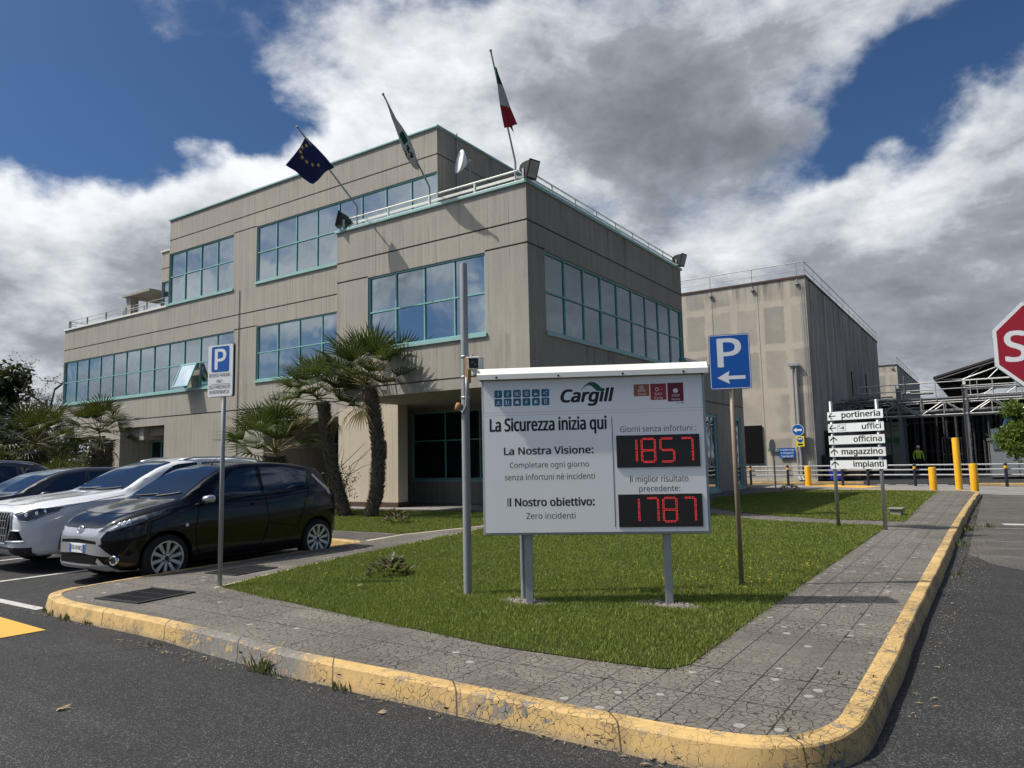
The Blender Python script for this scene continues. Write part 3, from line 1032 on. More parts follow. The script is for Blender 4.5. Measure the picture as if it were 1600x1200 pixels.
low_kerb(-10.6, -7.2, 35.2, 35.45)
low_kerb(-7.2, -4.9, 35.3, 35.55)
low_kerb(-0.9, 7.5, 33.9, 34.15)
low_kerb(-0.9, -0.65, 34.15, 38.0)
sheet('yard_asphalt', [(-7.0, 36), (-0.9, 34.6), (-0.9, 48), (-7.0, 48)], 0.012, M['asphalt'])
sheet('road_marking', [(-7.0, 33.2), (-4.4, 31.3), (-3.9, 33.0), (-6.2, 34.9)], 0.012, M['mark_yellow'])
for i in range(6):
    sheet('road_marking', [(-4.3 + i * 0.72, 34.4), (-3.85 + i * 0.72, 34.35), (-3.85 + i * 0.72, 34.75), (-4.3 + i * 0.72, 34.8)], 0.016, M['mark_white'])

# parking bay lines and the yellow hatch at the left edge
for xl in (-10.46, -12.85, -15.7):
    sheet('road_marking', [(xl - 0.05, 3.6), (xl + 0.05, 3.6), (xl + 0.07, 8.3), (xl - 0.03, 8.3)], 0.004, M['mark_white'])
sheet('road_marking', [(-25, 3.40), (-8.0, 3.42), (-8.0, 3.52), (-25, 3.52)], 0.004, M['mark_white'])
sheet('road_marking', [(-9.6, 2.86), (-6.95, 2.66), (-6.92, 3.05), (-9.6, 3.16)], 0.005, M['mark_yellow'])
sheet('road_marking', [(0.05, 16.2), (6, 16.5), (6, 16.75), (0.0, 16.5)], 0.009, M['mark_white'])
sheet('road_marking', [(0.9, 24.4), (6, 23.4), (6, 23.6), (0.9, 24.6)], 0.012, M['mark_white'])
sheet('road_marking', [(-0.3, 15.4), (6, 15.6), (6, 15.75), (-0.3, 15.5)], 0.009, M['asphalt_pale'])
# pale concrete edging of the path by the lawn, and sunken asphalt strip behind the bays
sheet('path_edging', [(-8.72, 9.55), (-8.64, 9.52), (-8.30, 11.35), (-8.15, 12.2), (-8.22, 12.2), (-8.38, 11.35)], 0.129, M['mark_cream'])
sheet('path_edging', [(-6.86, 4.62), (-6.80, 4.58), (-7.20, 6.15), (-7.64, 8.84), (-7.98, 10.85), (-8.04, 10.85), (-7.72, 8.86), (-7.27, 6.15)], 0.129, M['mark_cream'])
sheet('path_edging', [(-8.64, 8.56), (-8.72, 9.55), (-8.66, 9.55), (-8.52, 8.5)], 0.129, M['mark_cream'])
sheet('path', [(-30, 8.66), (-8.8, 8.66), (-8.78, 9.5), (-30, 9.3)], 0.129, M['asphalt_old'])
sheet('pavement', [(-34, 14.25), (-13.9, 14.25), (-11.4, 14.9), (-8.1, 14.9), (-8.1, 17.0), (-34, 17.0)], 0.135, M['asphalt_pale'])

lawns = {
    'front': [(-6.79, 4.67), (-5.9, 4.52), (-4.43, 4.31), (-3.6, 4.20), (-2.85, 4.10), (-2.2, 4.12), (-1.72, 4.16), (-1.63, 4.32), (-1.65, 6.2), (-1.63, 10),
              (-1.62, 13.86), (-2.74, 14.02), (-3.9, 14.40), (-4.6, 14.95), (-5.2, 15.5), (-7.0, 16.2), (-7.1, 12.3), (-7.98, 12.0), (-7.98, 10.85),
              (-7.64, 8.84), (-7.45, 7.24), (-7.20, 6.15), (-6.95, 5.2)],
    'rear': [(-1.45, 14.92), (-2.68, 15.02), (-3.9, 15.5), (-5.0, 16.4), (-5.9, 17.6), (-7.1, 21.4), (-6.5, 24.6), (-5.9, 26.3), (-4.8, 26.9), (-2.0, 26.4),
             (-1.6, 26.3), (-1.55, 20)],
    'side': [(-33, 9.4), (-8.80, 9.62), (-8.46, 11.35), (-8.3, 12.3), (-9.0, 14.3), (-11.4, 14.4), (-13.9, 13.95), (-33, 13.8)],
}
for k, poly in lawns.items():
    sheet('lawn', poly, 0.131, M['soil'])


def pip(poly, x, y):
    r = np.zeros(len(x), bool)
    n = len(poly)
    for i in range(n):
        x1, y1 = poly[i]
        x2, y2 = poly[(i + 1) % n]
        if y1 == y2:
            continue
        r ^= ((y1 > y) != (y2 > y)) & (x < (x2 - x1) * (y - y1) / (y2 - y1) + x1)
    return r


def vnoise(x, y, s, seed):
    g = np.random.default_rng(seed).random((64, 64))
    u, v = x * s, y * s
    i, j = np.floor(u).astype(int), np.floor(v).astype(int)
    a, b = u - i, v - j
    a, b = a * a * (3 - 2 * a), b * b * (3 - 2 * b)
    q = lambda di, dj: g[(i + di) % 64, (j + dj) % 64]
    return (q(0, 0) * (1 - a) + q(1, 0) * a) * (1 - b) + (q(0, 1) * (1 - a) + q(1, 1) * a) * b


def mesh_np(name, co, tris, mat, smooth=False):
    me = D.meshes.new(name)
    me.vertices.add(len(co))
    me.vertices.foreach_set('co', co.astype(np.float32).ravel())
    nl = tris.size
    me.loops.add(nl)
    me.loops.foreach_set('vertex_index', tris.astype(np.int32).ravel())
    me.polygons.add(len(tris))
    k = tris.shape[1]
    me.polygons.foreach_set('loop_start', np.arange(0, nl, k, dtype=np.int32))
    me.polygons.foreach_set('loop_total', np.full(len(tris), k, dtype=np.int32))
    me.materials.append(mat)
    me.update(calc_edges=True)
    me.validate()
    ob = D.objects.new(name, me)
    C.objects.link(ob)
    return ob


BARE = [(-2.39, 5.90, 0.30, 0.16), (-3.53, 5.46, 0.28, 0.15), (-4.24, 5.54, 0.10, 0.10)]   # gravel round the board posts


def grow_grass(poly, name, mul):
    p = np.array(poly)
    x0, y0 = p.min(0)
    x1, y1 = p.max(0)
    A = (x1 - x0) * (y1 - y0)
    n = int(A * 11000)
    x = nrng.uniform(x0, x1, n)
    y = nrng.uniform(y0, y1, n)
    d = np.hypot(x, y)
    dens = np.interp(d, [4, 6.5, 9, 13, 18, 26, 34], [1.0, 0.95, 0.55, 0.30, 0.16, 0.09, 0.05]) * mul
    patch = vnoise(x, y, 2.1, 3) * 0.6 + vnoise(x, y, 6.5, 4) * 0.4
    keep = (nrng.random(n) < dens * np.clip(0.20 + 1.5 * patch, 0.3, 1.0)) & pip(poly, x + nrng.normal(0, 0.03, n) + 0.05 * (vnoise(x, y, 3.0, 9) - .5), y + nrng.normal(0, 0.03, n) + 0.05 * (vnoise(x, y, 3.3, 12) - .5))
    for bx, by, ra, rb in BARE:
        keep &= ((x - bx) / ra) ** 2 + ((y - by) / rb) ** 2 > nrng.uniform(0.3, 1.1, n)
    x, y, d, patch = x[keep], y[keep], d[keep], patch[keep]
    n = len(x)
    h = nrng.uniform(0.016, 0.038, n) * (0.7 + 0.6 * patch) * np.interp(d, [5, 20, 34], [1, 1.0, 1.3])
    w = nrng.uniform(0.0018, 0.0036, n) * np.interp(d, [4, 8, 14, 24, 34], [1, 1.3, 2.2, 4.2, 7])
    a = nrng.uniform(0, 2 * np.pi, n)
    lean = nrng.normal(0, 0.45, n)
    b = nrng.uniform(0, 2 * np.pi, n)
    base = np.stack([x, y, np.full(n, 0.128)], 1)
    side = np.stack([np.cos(a), np.sin(a), np.zeros(n)], 1) * w[:, None]
    lv = np.stack([np.cos(b), np.sin(b), np.zeros(n)], 1) * (lean * h)[:, None]
    up = np.zeros((n, 3))
    up[:, 2] = h
    co = np.empty((n, 5, 3))
    co[:, 0] = base - side
    co[:, 1] = base + side
    co[:, 2] = base + up * 0.55 + lv * 0.35 - side * 0.75
    co[:, 3] = base + up * 0.55 + lv * 0.35 + side * 0.75
    co[:, 4] = base + up * 0.95 + lv
    o = np.arange(n)[:, None] * 5
    tr = np.concatenate([o + np.array([[0, 1, 3]]), o + np.array([[0, 3, 2]]), o + np.array([[2, 3, 4]])], 1).reshape(-1, 3)
    ob = mesh_np(name, co.reshape(-1, 3), tr, M['grass'])
    ob['kind'] = 'stuff'
    ob['label'] = {'front': 'short green lawn grass around the white notice board', 'rear': 'shaded lawn grass behind the white direction boards',
                   'side': 'lawn grass at the foot of the tall palms'}[name_key[name]]
    ob['category'] = 'grass'
    return ob


name_key = {}
for k, poly in lawns.items():
    nm = {'front': 'lawn_grass', 'rear': 'lawn_grass_rear', 'side': 'lawn_grass_side'}[k]
    name_key[nm] = k
    g = grow_grass(poly, nm, 1.0)
    g.name = 'lawn_grass'


def flowers():
    mb = MB()
    for i in range(80):
        x, y = rng.uniform(-3.0, -1.75), rng.uniform(6.2, 9.6)
        if rng.random() < 0.35:
            x = rng.uniform(-4.5, -1.8)
        r, z = rng.uniform(0.007, 0.012), 0.128 + rng.uniform(0.035, 0.06)
        pts = [(x + r * (0.8 if k % 2 else 1.15) * math.cos(k * math.pi / 5), y + r * (0.8 if k % 2 else 1.15) * math.sin(k * math.pi / 5), z + 0.004) for k in range(10)]
        mb.add(pts + [(x, y, z - 0.004)], [tuple(range(10))] + [(k, (k + 1) % 10, 10) for k in range(10)])
        mb.tube([(x, y, 0.12), (x, y, z)], 0.0015, 4)
    o = mb.build('yellow_wildflowers', M['petal'])
    tag(o, 'tiny yellow wildflowers scattered in the lawn by the blue parking sign', 'wildflowers', kind='stuff')


flowers()
for bx, by, ra, rb in BARE[:2]:
    mb = MB()
    for i in range(420):
        a, q = rng.uniform(0, 6.28), math.sqrt(rng.random())
        x, y, r = bx + ra * q * math.cos(a), by + rb * q * math.sin(a), rng.uniform(0.005, 0.014)
        pts = [(x + r * math.cos(k * 1.26 + i), y + r * math.sin(k * 1.26 + i) * rng.uniform(.6, 1), 0.128) for k in range(5)]
        top = [(x + (px - x) * .6, y + (py - y) * .6, 0.133 + r * .8) for px, py, _ in pts]
        mb.add(pts + top, [(5, 6, 7, 8, 9)] + [(k, (k + 1) % 5, 5 + (k + 1) % 5, 5 + k) for k in range(5)])
    tag(mb.build('gravel', M['gravel']), kind='stuff')

# ------------------------------------------------------------------ office building
def facade(mb, o, ud, nd, us, zs, depth):
    """a wall skin: depth(u, z) -> inset of that cell (None = an opening 0.9 m deep without a back)"""
    us, zs = sorted(set(us)), sorted(set(zs))
    nu, nz = len(us) - 1, len(zs) - 1
    dd = [[depth((us[i] + us[i + 1]) / 2, (zs[j] + zs[j + 1]) / 2) for j in range(nz)] for i in range(nu)]
    P = lambda u, z, d: o + ud * u + Z3 * z - nd * d
    real = lambda q: VOID if q is None else q
    VOID = 0.35
    for i in range(nu):
        for j in range(nz):
            d = dd[i][j]
            mi = 1 if d is not None and 0 < d < 0.06 else 0
            if d is not None:
                mb.quad(P(us[i], zs[j], d), P(us[i + 1], zs[j], d), P(us[i + 1], zs[j + 1], d), P(us[i], zs[j + 1], d), mi=mi)
            if i + 1 < nu and real(dd[i + 1][j]) != real(d):
                a, b = real(d), real(dd[i + 1][j])
                mb.quad(P(us[i + 1], zs[j], a), P(us[i + 1], zs[j], b), P(us[i + 1], zs[j + 1], b), P(us[i + 1], zs[j + 1], a))
            if j + 1 < nz and real(dd[i][j + 1]) != real(d):
                a, b = real(d), real(dd[i][j + 1])
                mb.quad(P(us[i], zs[j + 1], a), P(us[i + 1], zs[j + 1], a), P(us[i + 1], zs[j + 1], b), P(us[i], zs[j + 1], b))


GR = 0.035                       # depth of the shadow grooves
def wall_depth(wins, grooves, voids=(), seams=()):
    def f(u, z):
        for a, b, c, d in voids:
            if a < u < b and c < z < d:
                return None
        for a, b, c, d in wins:
            if a < u < b and c < z < d:
                return 0.13
        for g0, g1, a, b in grooves:
            if g0 < z < g1 and a < u < b:
                return GR
        return 0.0
    return f


def breaks(rects, grooves, u0, u1, z0, z1):
    us, zs = [u0, u1], [z0, z1]
    for a, b, c, d in rects:
        us += [a, b]
        zs += [c, d]
    for g0, g1, a, b in grooves:
        us += [a, b]
        zs += [g0, g1]
    cl = lambda q, lo, hi: [min(max(x, lo), hi) for x in q]
    return cl(us, u0, u1), cl(zs, z0, z1)


office = thing('office_building', 'three storey grey concrete office block with teal ribbon windows and stepped roof', 'office building', (-20, 18, 0))


def window(o, ud, nd, u0, u1, z0, z1, nc, zsplit, sill=True, skip=(), fw=0.042, mat='glass', inset=0.06, parent=None, label=None):
    """teal framed window band, a part with its panes and sill as sub-parts"""
    fr = MB()
    iy = -inset
    bar = lambda a, b, c, d, p=0.03: fr.obox(o, ud, nd, Z3, (a, b), (iy - 0.05, iy + p), (c, d))
    bar(u0, u0 + fw, z0, z1)
    bar(u1 - fw, u1, z0, z1)
    bar(u0 + fw, u1 - fw, z1 - fw, z1, 0.028)
    bar(u0 + fw, u1 - fw, z0, z0 + fw, 0.028)
    w = (u1 - u0) / nc
    rows = [z0] + list(zsplit) + [z1]
    for z in zsplit:
        bar(u0 + fw, u1 - fw, z - 0.017, z + 0.017, 0.025)
    for i in range(1, nc):
        bar(u0 + i * w - 0.017, u0 + i * w + 0.017, z0 + fw, z1 - fw, 0.022)
    f = fr.build('window', M['teal'], parent or office, world=True)
    if label:
        f['label'] = label
    pn = MB()
    for i in range(nc):
        for j in range(len(rows) - 1):
            if (i, j) in skip:
                continue
            t1, t2 = rng.gauss(0, 0.0022), rng.gauss(0, 0.0022)
            a, b, c, d = u0 + i * w + .01, u0 + (i + 1) * w - .01, rows[j] + .01, rows[j + 1] - .01
            q = lambda u, z: o + ud * u + Z3 * z + nd * (iy - 0.012 + (u - (a + b) / 2) * t1 * 2 + (z - (c + d) / 2) * t2 * 2)
            pn.quad(q(a, c), q(b, c), q(b, d), q(a, d))
    pn.build('pane', M[mat], f, world=True)
    if sill:
        s = MB()
        s.obox(o, ud, nd, Z3, (u0 - 0.03, u1 + 0.03), (-0.10, 0.045), (z0 - 0.085, z0 - 0.002))
        s.build('sill', M['teal_light'], f, world=True)
    return f


def build_office():
    par = office
    WH, SILL, G1, G2 = 6.03, 4.20, (6.035, 6.075), (6.545, 6.585)
    # --- front block, facing the lawn (Y = 12.75)
    o, u, n = V(0, 12.75, 0), X3, -Y3
    wr = [(-12.8, -9.16, SILL - 0.06, WH)]
    gr = [(*G1, -13.92, -12.8), (*G1, -9.16, -8.03), (*G2, -13.92, -8.03), (3.24, 3.275, -13.92, -8.03)]
    mb = MB()
    us, zs = breaks(wr, gr, -13.92, -8.03, 3.0, 7.38)
    facade(mb, o, u, n, us, zs, wall_depth(wr, gr))
    # soffit, left return
    mb.quad(V(-13.92, 12.75, 3.0), V(-8.03, 12.75, 3.0), V(-8.03, 17.0, 3.0), V(-13.92, 17.0, 3.0))
    mb.quad(V(-16.3, 15.06, 3.0), V(-13.92, 15.06, 3.0), V(-13.92, 17.0, 3.0), V(-16.3, 17.0, 3.0))
    mb.quad(V(-13.92, 12.75, 3.0), V(-13.92, 15.05, 3.0), V(-13.92, 15.05, 7.38), V(-13.92, 12.75, 7.38))
    mb.build('front_wall', [M['concrete'], M['groove']], par, world=True)
    window(o, u, n, -12.8, -9.16, SILL, WH, 4, [5.12])
    # --- right side (X = -8.03): block and the lower wing behind it
    o2, u2, n2 = V(-8.03, 0, 0), Y3, X3
    wr = [(13.47, 22.0, SILL - 0.06, WH), (23.80, 24.95, 0.16, 2.82), (27.05, 27.85, 0.16, 2.80)]
    gr = [(*G1, 12.75, 13.47), (*G2, 12.75, 22.03), (3.22, 3.26, 16.25, 28.3)]
    mb = MB()
    us, zs = breaks(wr + [(12.75, 17.0, 0, 3.0), (22.03, 28.3, 0.0, 4.45)], gr, 12.75, 28.3, 0.0, 7.38)
    base = wall_depth(wr, gr)
    cut = lambda a, z: (a < 16.25 and z < 3.0) or (a > 22.03 and z > 4.45)
    mb2 = MB()
    us_a = [q for q in us if q <= 22.03]
    facade(mb, o2, u2, n2, us_a, [q for q in zs if q >= 3.0], base)
    facade(mb2, o2, u2, n2, [q for q in us if q >= 17.0], [q for q in zs if q <= 4.45 and q <= 3.0] + [3.0], base)
    facade(mb2, o2, u2, n2, [q for q in us if q >= 22.03], [q for q in zs if 3.0 <= q <= 4.45], base)
    mb.build('side_wall', [M['concrete_side'], M['groove']], par, world=True)
    mb2.build('side_wall', [M['concrete_side'], M['groove']], par, world=True)
    window(o2, u2, n2, 13.47, 21.99, SILL, WH, 9, [5.12])
    window(o2, u2, n2, 23.80, 24.95, 0.20, 2.82, 1, [1.0], mat='glass', fw=0.10)
    window(o2, u2, n2, 27.05, 27.85, 0.20, 2.80, 1, [1.0], mat='glass', fw=0.10)
    # backs and roofs of block and wing
    mb = MB()
    mb.quad(V(-8.03, 28.3, 0), V(-20, 28.3, 0), V(-20, 28.3, 4.45), V(-8.03, 28.3, 4.45))
    mb.quad(V(-8.03, 22.03, 4.45), V(-20, 22.03, 4.45), V(-20, 22.03, 7.38), V(-8.03, 22.03, 7.38))
    mb.quad(V(-8.03, 22.03, 4.42), V(-20, 22.03, 4.42), V(-20, 28.3, 4.42), V(-8.03, 28.3, 4.42))
    mb.build('rear_wall', M['concrete_side'], par, world=True)
    rf = MB()
    rf.quad(V(-13.9, 12.8, 7.0), V(-8.08, 12.8, 7.0), V(-8.08, 22.0, 7.0), V(-13.9, 22.0, 7.0))
    rf.box(-33.5, -25.65, 15.3, 26.9, 7.0, 7.05)
    rf.box(-25.5, -12.6, 15.3, 26.9, 10.5, 10.55)
    rf.build('roof', M['roofing'], par, world=True)
    wp = MB()
    wp.box(-20, -7.98, 28.2, 28.34, 4.45, 4.53)
    wp.box(-8.2, -7.98, 22.05, 28.2, 4.45, 4.53)
    wp.build('coping', M['white_paint'], par, world=True)
    # --- long main front (Y = 15.05)
    o, u, n = V(0, 15.05, 0), X3, -Y3
    wr = [(-33.6, -21.55, SILL - 0.06, WH), (-20.32, -13.92, SILL - 0.06, WH), (-25.64, -21.65, 7.47, 9.48), (-20.38, -12.42, 7.50, 9.50)]
    vo = [(-33.65, -29.85, -0.1, 2.70), (-28.75, -25.65, -0.1, 2.95), (-19.85, -16.3, -0.1, 2.80)]
    gr = [(*G1, -21.55, -20.32), (*G2, -33.65, -13.92), (3.24, 3.28, -33.65, -13.92),
          (9.50, 9.54, -21.65, -20.38), (9.985, 10.025, -25.65, -12.4)]
    mb = MB()
    us, zs = breaks(wr + vo, gr, -33.65, -13.92, 0.0, 7.42)
    facade(mb, o, u, n, us, zs, wall_depth(wr, gr, vo))
    us, zs = breaks(wr, gr, -25.65, -12.4, 7.42, 10.78)
    facade(mb, o, u, n, us, zs, wall_depth(wr, gr))
    mb.build('main_wall', [M['concrete'], M['groove']], par, world=True)
    W3 = window(o, u, n, -33.6, -21.55, SILL, WH, 12, [5.12], skip=[(9, 0)])
    window(o, u, n, -20.32, -13.95, SILL, WH, 6, [5.12])
    window(o, u, n, -25.64, -21.65, 7.53, 9.48, 4, [8.56])
    window(o, u, n, -20.38, -12.42, 7.56, 9.50, 8, [8.58])
    # opened hopper pane in the long ribbon
    w = 12.05 / 12
    a, b = -33.6 + 9 * w + 0.02, -33.6 + 10 * w - 0.02
    sash = MB()
    th = R(21.5)
    so_ = V(0, 14.99, 5.10)
    dn = V(0, -math.sin(th), -math.cos(th))
    ou = V(0, -math.cos(th), math.sin(th))
    L = 0.93
    for r1, r2 in (((a, a + .05), (0, L)), ((b - .05, b), (0, L)), ((a + .05, b - .05), (0, .05)), ((a + .05, b - .05), (L - .05, L))):
        sash.obox(so_, X3, dn, ou, r1, r2, (-0.02, 0.02))
    s_ = sash.build('opening_sash', M['teal'], W3, world=True)
    s_['label'] = 'one pane tilted open at its foot'
    g = MB()
    g.obox(so_, X3, dn, ou, (a + .05, b - .05), (.05, L - .05), (-0.006, 0.006))
    g.build('pane', M['glass'], W3, world=True)
    g = MB()
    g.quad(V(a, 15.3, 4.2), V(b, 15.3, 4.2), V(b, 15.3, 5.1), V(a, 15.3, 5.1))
    g.build('dark_interior', M['black_matt'], par, world=True)  # flat black sheet standing in for the unlit room behind the open pane
    # left and right returns, rear
    mb = MB()
    mb.quad(V(-33.65, 15.05, 2.7), V(-33.65, 27, 2.7), V(-33.65, 27, 7.42), V(-33.65, 15.05, 7.42))
    mb.quad(V(-25.65, 15.05, 7.42), V(-25.65, 17.1, 7.42), V(-25.65, 17.1, 10.78), V(-25.65, 15.05, 10.78))
    mb.quad(V(-33.65, 27, 0), V(-8.03, 27, 0), V(-8.03, 27, 4.4), V(-33.65, 27, 4.4))
    mb.quad(V(-33.65, 27, 4.4), V(-12.4, 27, 4.4), V(-12.4, 27, 10.78), V(-33.65, 27, 10.78))
    mb.quad(V(-33.65, 15.05, 2.7), V(-28.75, 15.05, 2.7), V(-28.75, 27, 2.7), V(-33.65, 27, 2.7))
    mb.quad(V(-28.75, 15.05, 2.95), V(-25.65, 15.05, 2.95), V(-25.65, 18, 2.95), V(-28.75, 18, 2.95))
    mb.build('side_wall', M['concrete_side'], par, world=True)
    o3, u3, n3 = V(-12.4, 0, 0), Y3, X3
    wr = [(17.0, 20.6, 7.3, 9.45)]
    gr = [(9.985, 10.025, 15.05, 27)]
    mb = MB()
    us, zs = breaks(wr, gr, 15.05, 27, 7.0, 10.78)
    facade(mb, o3, u3, n3, us, zs, wall_depth(wr, gr))
    mb.build('side_wall', [M['concrete_side'], M['groove']], par, world=True)
    window(o3, u3, n3, 17.0, 20.6, 7.3, 9.45, 3, [8.5], sill=False)
    # set-back piece left of the top storey
    mb = MB()
    o4 = V(0, 17.1, 0)
    wr = [(-29.68, -25.66, 7.47, 9.42)]
    us, zs = breaks(wr, [(9.985, 10.025, -29.72, -25.6)], -29.72, -25.66, 7.0, 10.74)
    facade(mb, o4, X3, -Y3, us, zs, wall_depth(wr, [(9.985, 10.025, -29.72, -25.66)]))
    mb.quad(V(-29.72, 17.1, 7.0), V(-29.72, 27, 7.0), V(-29.72, 27, 10.74), V(-29.72, 17.1, 10.74))
    mb.quad(V(-29.72, 17.1, 10.74), V(-29.72, 27, 10.74), V(-25.65, 27, 10.74), V(-25.65, 17.1, 10.74))
    mb.build('setback_wall', [M['concrete'], M['groove']], par, world=True)
    window(o4, X3, -Y3, -29.68, -25.68, 7.53, 9.42, 4, [8.56])
    # --- ground floor: loggias, shop glass, columns
    mb = MB()
    mb.box(-25.65, -25.3, 15.40, 18.2, 0, 2.95)
    mb.box(-28.95, -28.75, 15.40, 27, 0, 2.95)
    mb.quad(V(-28.75, 18, 0), V(-25.65, 18, 0), V(-25.65, 18, 2.95), V(-28.75, 18, 2.95))
    mb.box(-28.75, -25.65, 15.42, 15.6, 2.62, 2.94)
    mb.box(-27.6, -27.3, 15.2, 16.2, 2.45, 2.94)
    mb.build('loggia_wall', M['concrete'], par, world=True)
    g = window(V(0, 16.25, 0), X3, -Y3, -28.70, -25.70, 0.25, 2.45, 4, [], sill=False, mat='glass_dark')
    mb = MB()
    for bx in ((-29.85, -28.9, 15.06, 15.40, 0, 2.70), (-33.6, -33.2, 26, 26.4, 0, 2.7)):
        mb = MB()
        mb.box(*bx)
        mb.build('column', M['concrete'], par, world=True)
    # entrance recess
    mb = MB()
    mb.quad(V(-19.85, 15.4, 2.80), V(-16.3, 15.4, 2.80), V(-16.3, 18.0, 2.80), V(-19.85, 18.0, 2.80))
    mb.quad(V(-19.85, 15.4, 0), V(-19.85, 18.0, 0), V(-19.85, 18.0, 2.8), V(-19.85, 15.4, 2.8))
    mb.quad(V(-16.3, 15.4, 0), V(-16.3, 18.0, 0), V(-16.3, 18.0, 2.8), V(-16.3, 15.4, 2.8))
    mb.quad(V(-18.3, 17.0, 0), V(-16.3, 17.0, 0), V(-16.3, 17.0, 2.8), V(-18.3, 17.0, 2.8))
    mb.quad(V(-18.3, 17.0, 0), V(-18.3, 18.0, 0), V(-18.3, 18.0, 2.8), V(-18.3, 17.0, 2.8))
    mb.build('entrance_recess', M['concrete_side'], par, world=True)
    window(V(0, 17.98, 0), X3, -Y3, -19.83, -18.3, 0.15, 2.7, 1, [2.1], sill=False, mat='glass_dark')
    # pale pier, its dark plinth, and the recessed glazing under the front block
    mb = MB()
    mb.box(-16.3, -13.90, 15.02, 15.42, 0.27, 3.0)
    mb.build('pier', M['concrete_pale'], par, world=True)
    mb = MB()
    mb.box(-16.32, -13.88, 14.99, 15.44, 0.1, 0.27)
    mb.build('plinth', M['brown_trim'], par, world=True)
    mb = MB()
    o5 = V(0, 17.0, 0)
    wr = [(-15.15, -8.6, 0.80, 2.90)]
    us, zs = breaks(wr, [], -16.28, -8.04, 0, 3.0)
    facade(mb, o5, X3, -Y3, us, zs, wall_depth(wr, []))
    mb.build('recessed_wall', M['concrete_side'], par, world=True)
    window(o5, X3, -Y3, -15.15, -8.6, 0.85, 2.90, 5, [2.02], mat='glass_dark')
    # copings
    cp = MB()
    cp.box(-13.97, -7.98, 12.70, 13.0, 7.38, 7.455)
    cp.box(-8.28, -7.98, 13.0, 22.08, 7.38, 7.455)
    cp.box(-13.97, -13.67, 13.0, 15.02, 7.38, 7.455)
    cp.box(-25.70, -12.35, 15.0, 15.3, 10.78, 10.845)
    cp.box(-12.65, -12.35, 15.3, 27.05, 10.78, 10.845)
    cp.box(-25.70, -25.4, 15.3, 27.05, 10.78, 10.845)
    cp.build('coping', M['teal_light'], par, world=True, bevel=0.01)
    cp = MB()
    cp.box(-33.70, -25.70, 15.0, 15.3, 7.42, 7.50)
    cp.box(-33.70, -33.4, 15.3, 27, 7.42, 7.50)
    cp.box(-29.77, -25.72, 17.05, 17.3, 10.74, 10.81)
    cp.build('coping', M['white_paint'], par, world=True, bevel=0.01)
    # terrace railings
    def rail(pts, h, posts, mat, r=0.022, r2=0.03):
        rb = MB()
        for (a, b) in zip(pts[:-1], pts[1:]):
            a, b = np.array(a, float), np.array(b, float)
            rb.tube([a + Z3 * h, b + Z3 * h], r, 8)
            d = (b - a) / np.linalg.norm(b - a)
            s = np.cross(d, Z3)
            rb.obox(a + Z3 * (h * 0.52), d, s, Z3, (0, np.linalg.norm(b - a)), (-0.008, 0.008), (-r2, r2))
        for p in posts:
            p = np.array(p, float)
            rb.obox(p, X3, Y3, Z3, (-0.016, 0.016), (-0.03, 0.03), (-0.02, h))
        return rb.build('railing', mat, par, world=True)
    z = 7.475
    posts = [(-13.6 + k * 1.36, 12.90, z) for k in range(5)] + [(-8.16, 12.95 + k * 1.13, z) for k in range(9)]
    rail([(-13.8, 12.90, z), (-8.35, 12.90, z), (-8.16, 13.10, z), (-8.16, 22.0, z)], 0.30, posts, M['white_paint'])
    posts = [(-33.5 + k * 1.55, 15.15, 7.5) for k in range(6)] + [(-33.52, 15.2 + k * 1.6, 7.5) for k in range(5)]
    rail([(-25.8, 15.15, 7.5), (-33.52, 15.15, 7.5), (-33.52, 22, 7.5)], 0.36, posts, M['galv_dull'], 0.012, 0.010)
    # roof terrace canopy
    mb = MB()
    mb.box(-32.0, -29.76, 16.6, 23, 8.98, 9.08)
    mb.build('canopy', M['concrete'], par, world=True)
    mb = MB()
    mb.box(-31.9, -31.5, 16.75, 17.1, 7.05, 8.98)
    mb.build('canopy_post', M['concrete'], par, world=True)
    mb = MB()
    for x in (-31.0, -30.2, -29.4):
        mb.tube([(x, 16.2, 7.1), (x, 16.2, 8.2)], 0.025, 6)
    mb.tube([(-31.2, 16.2, 8.2), (-29.2, 16.2, 8.2)], 0.02, 6)
    mb.build('roof_pipe', M['galv_dull'], par, world=True)
    # small things fixed to the walls
    mb = MB()
    mb.box(-14.62, -14.36, 14.99, 15.03, 1.55, 2.0)
    sgn = mb.build('fire_notice', M['maroon_print'], par, world=True)
    mb = MB()
    mb.tube([(-21.25, 15.03, 0.1), (-21.25, 15.03, 7.4)], 0.012, 6)
    mb.build('lightning_cable', M['groove'], par, world=True)
    mb = MB()
    mb.tube([(-12.36, 15.9, 7.0), (-12.36, 15.9, 10.9)], 0.02, 6)
    mb.tube([(-12.30, 15.6, 7.2), (-12.36, 15.6, 8.6), (-12.37, 16.4, 9.4)], 0.02, 6)
    mb.build('conduit', M['galv_dull'], par, world=True)


build_office()


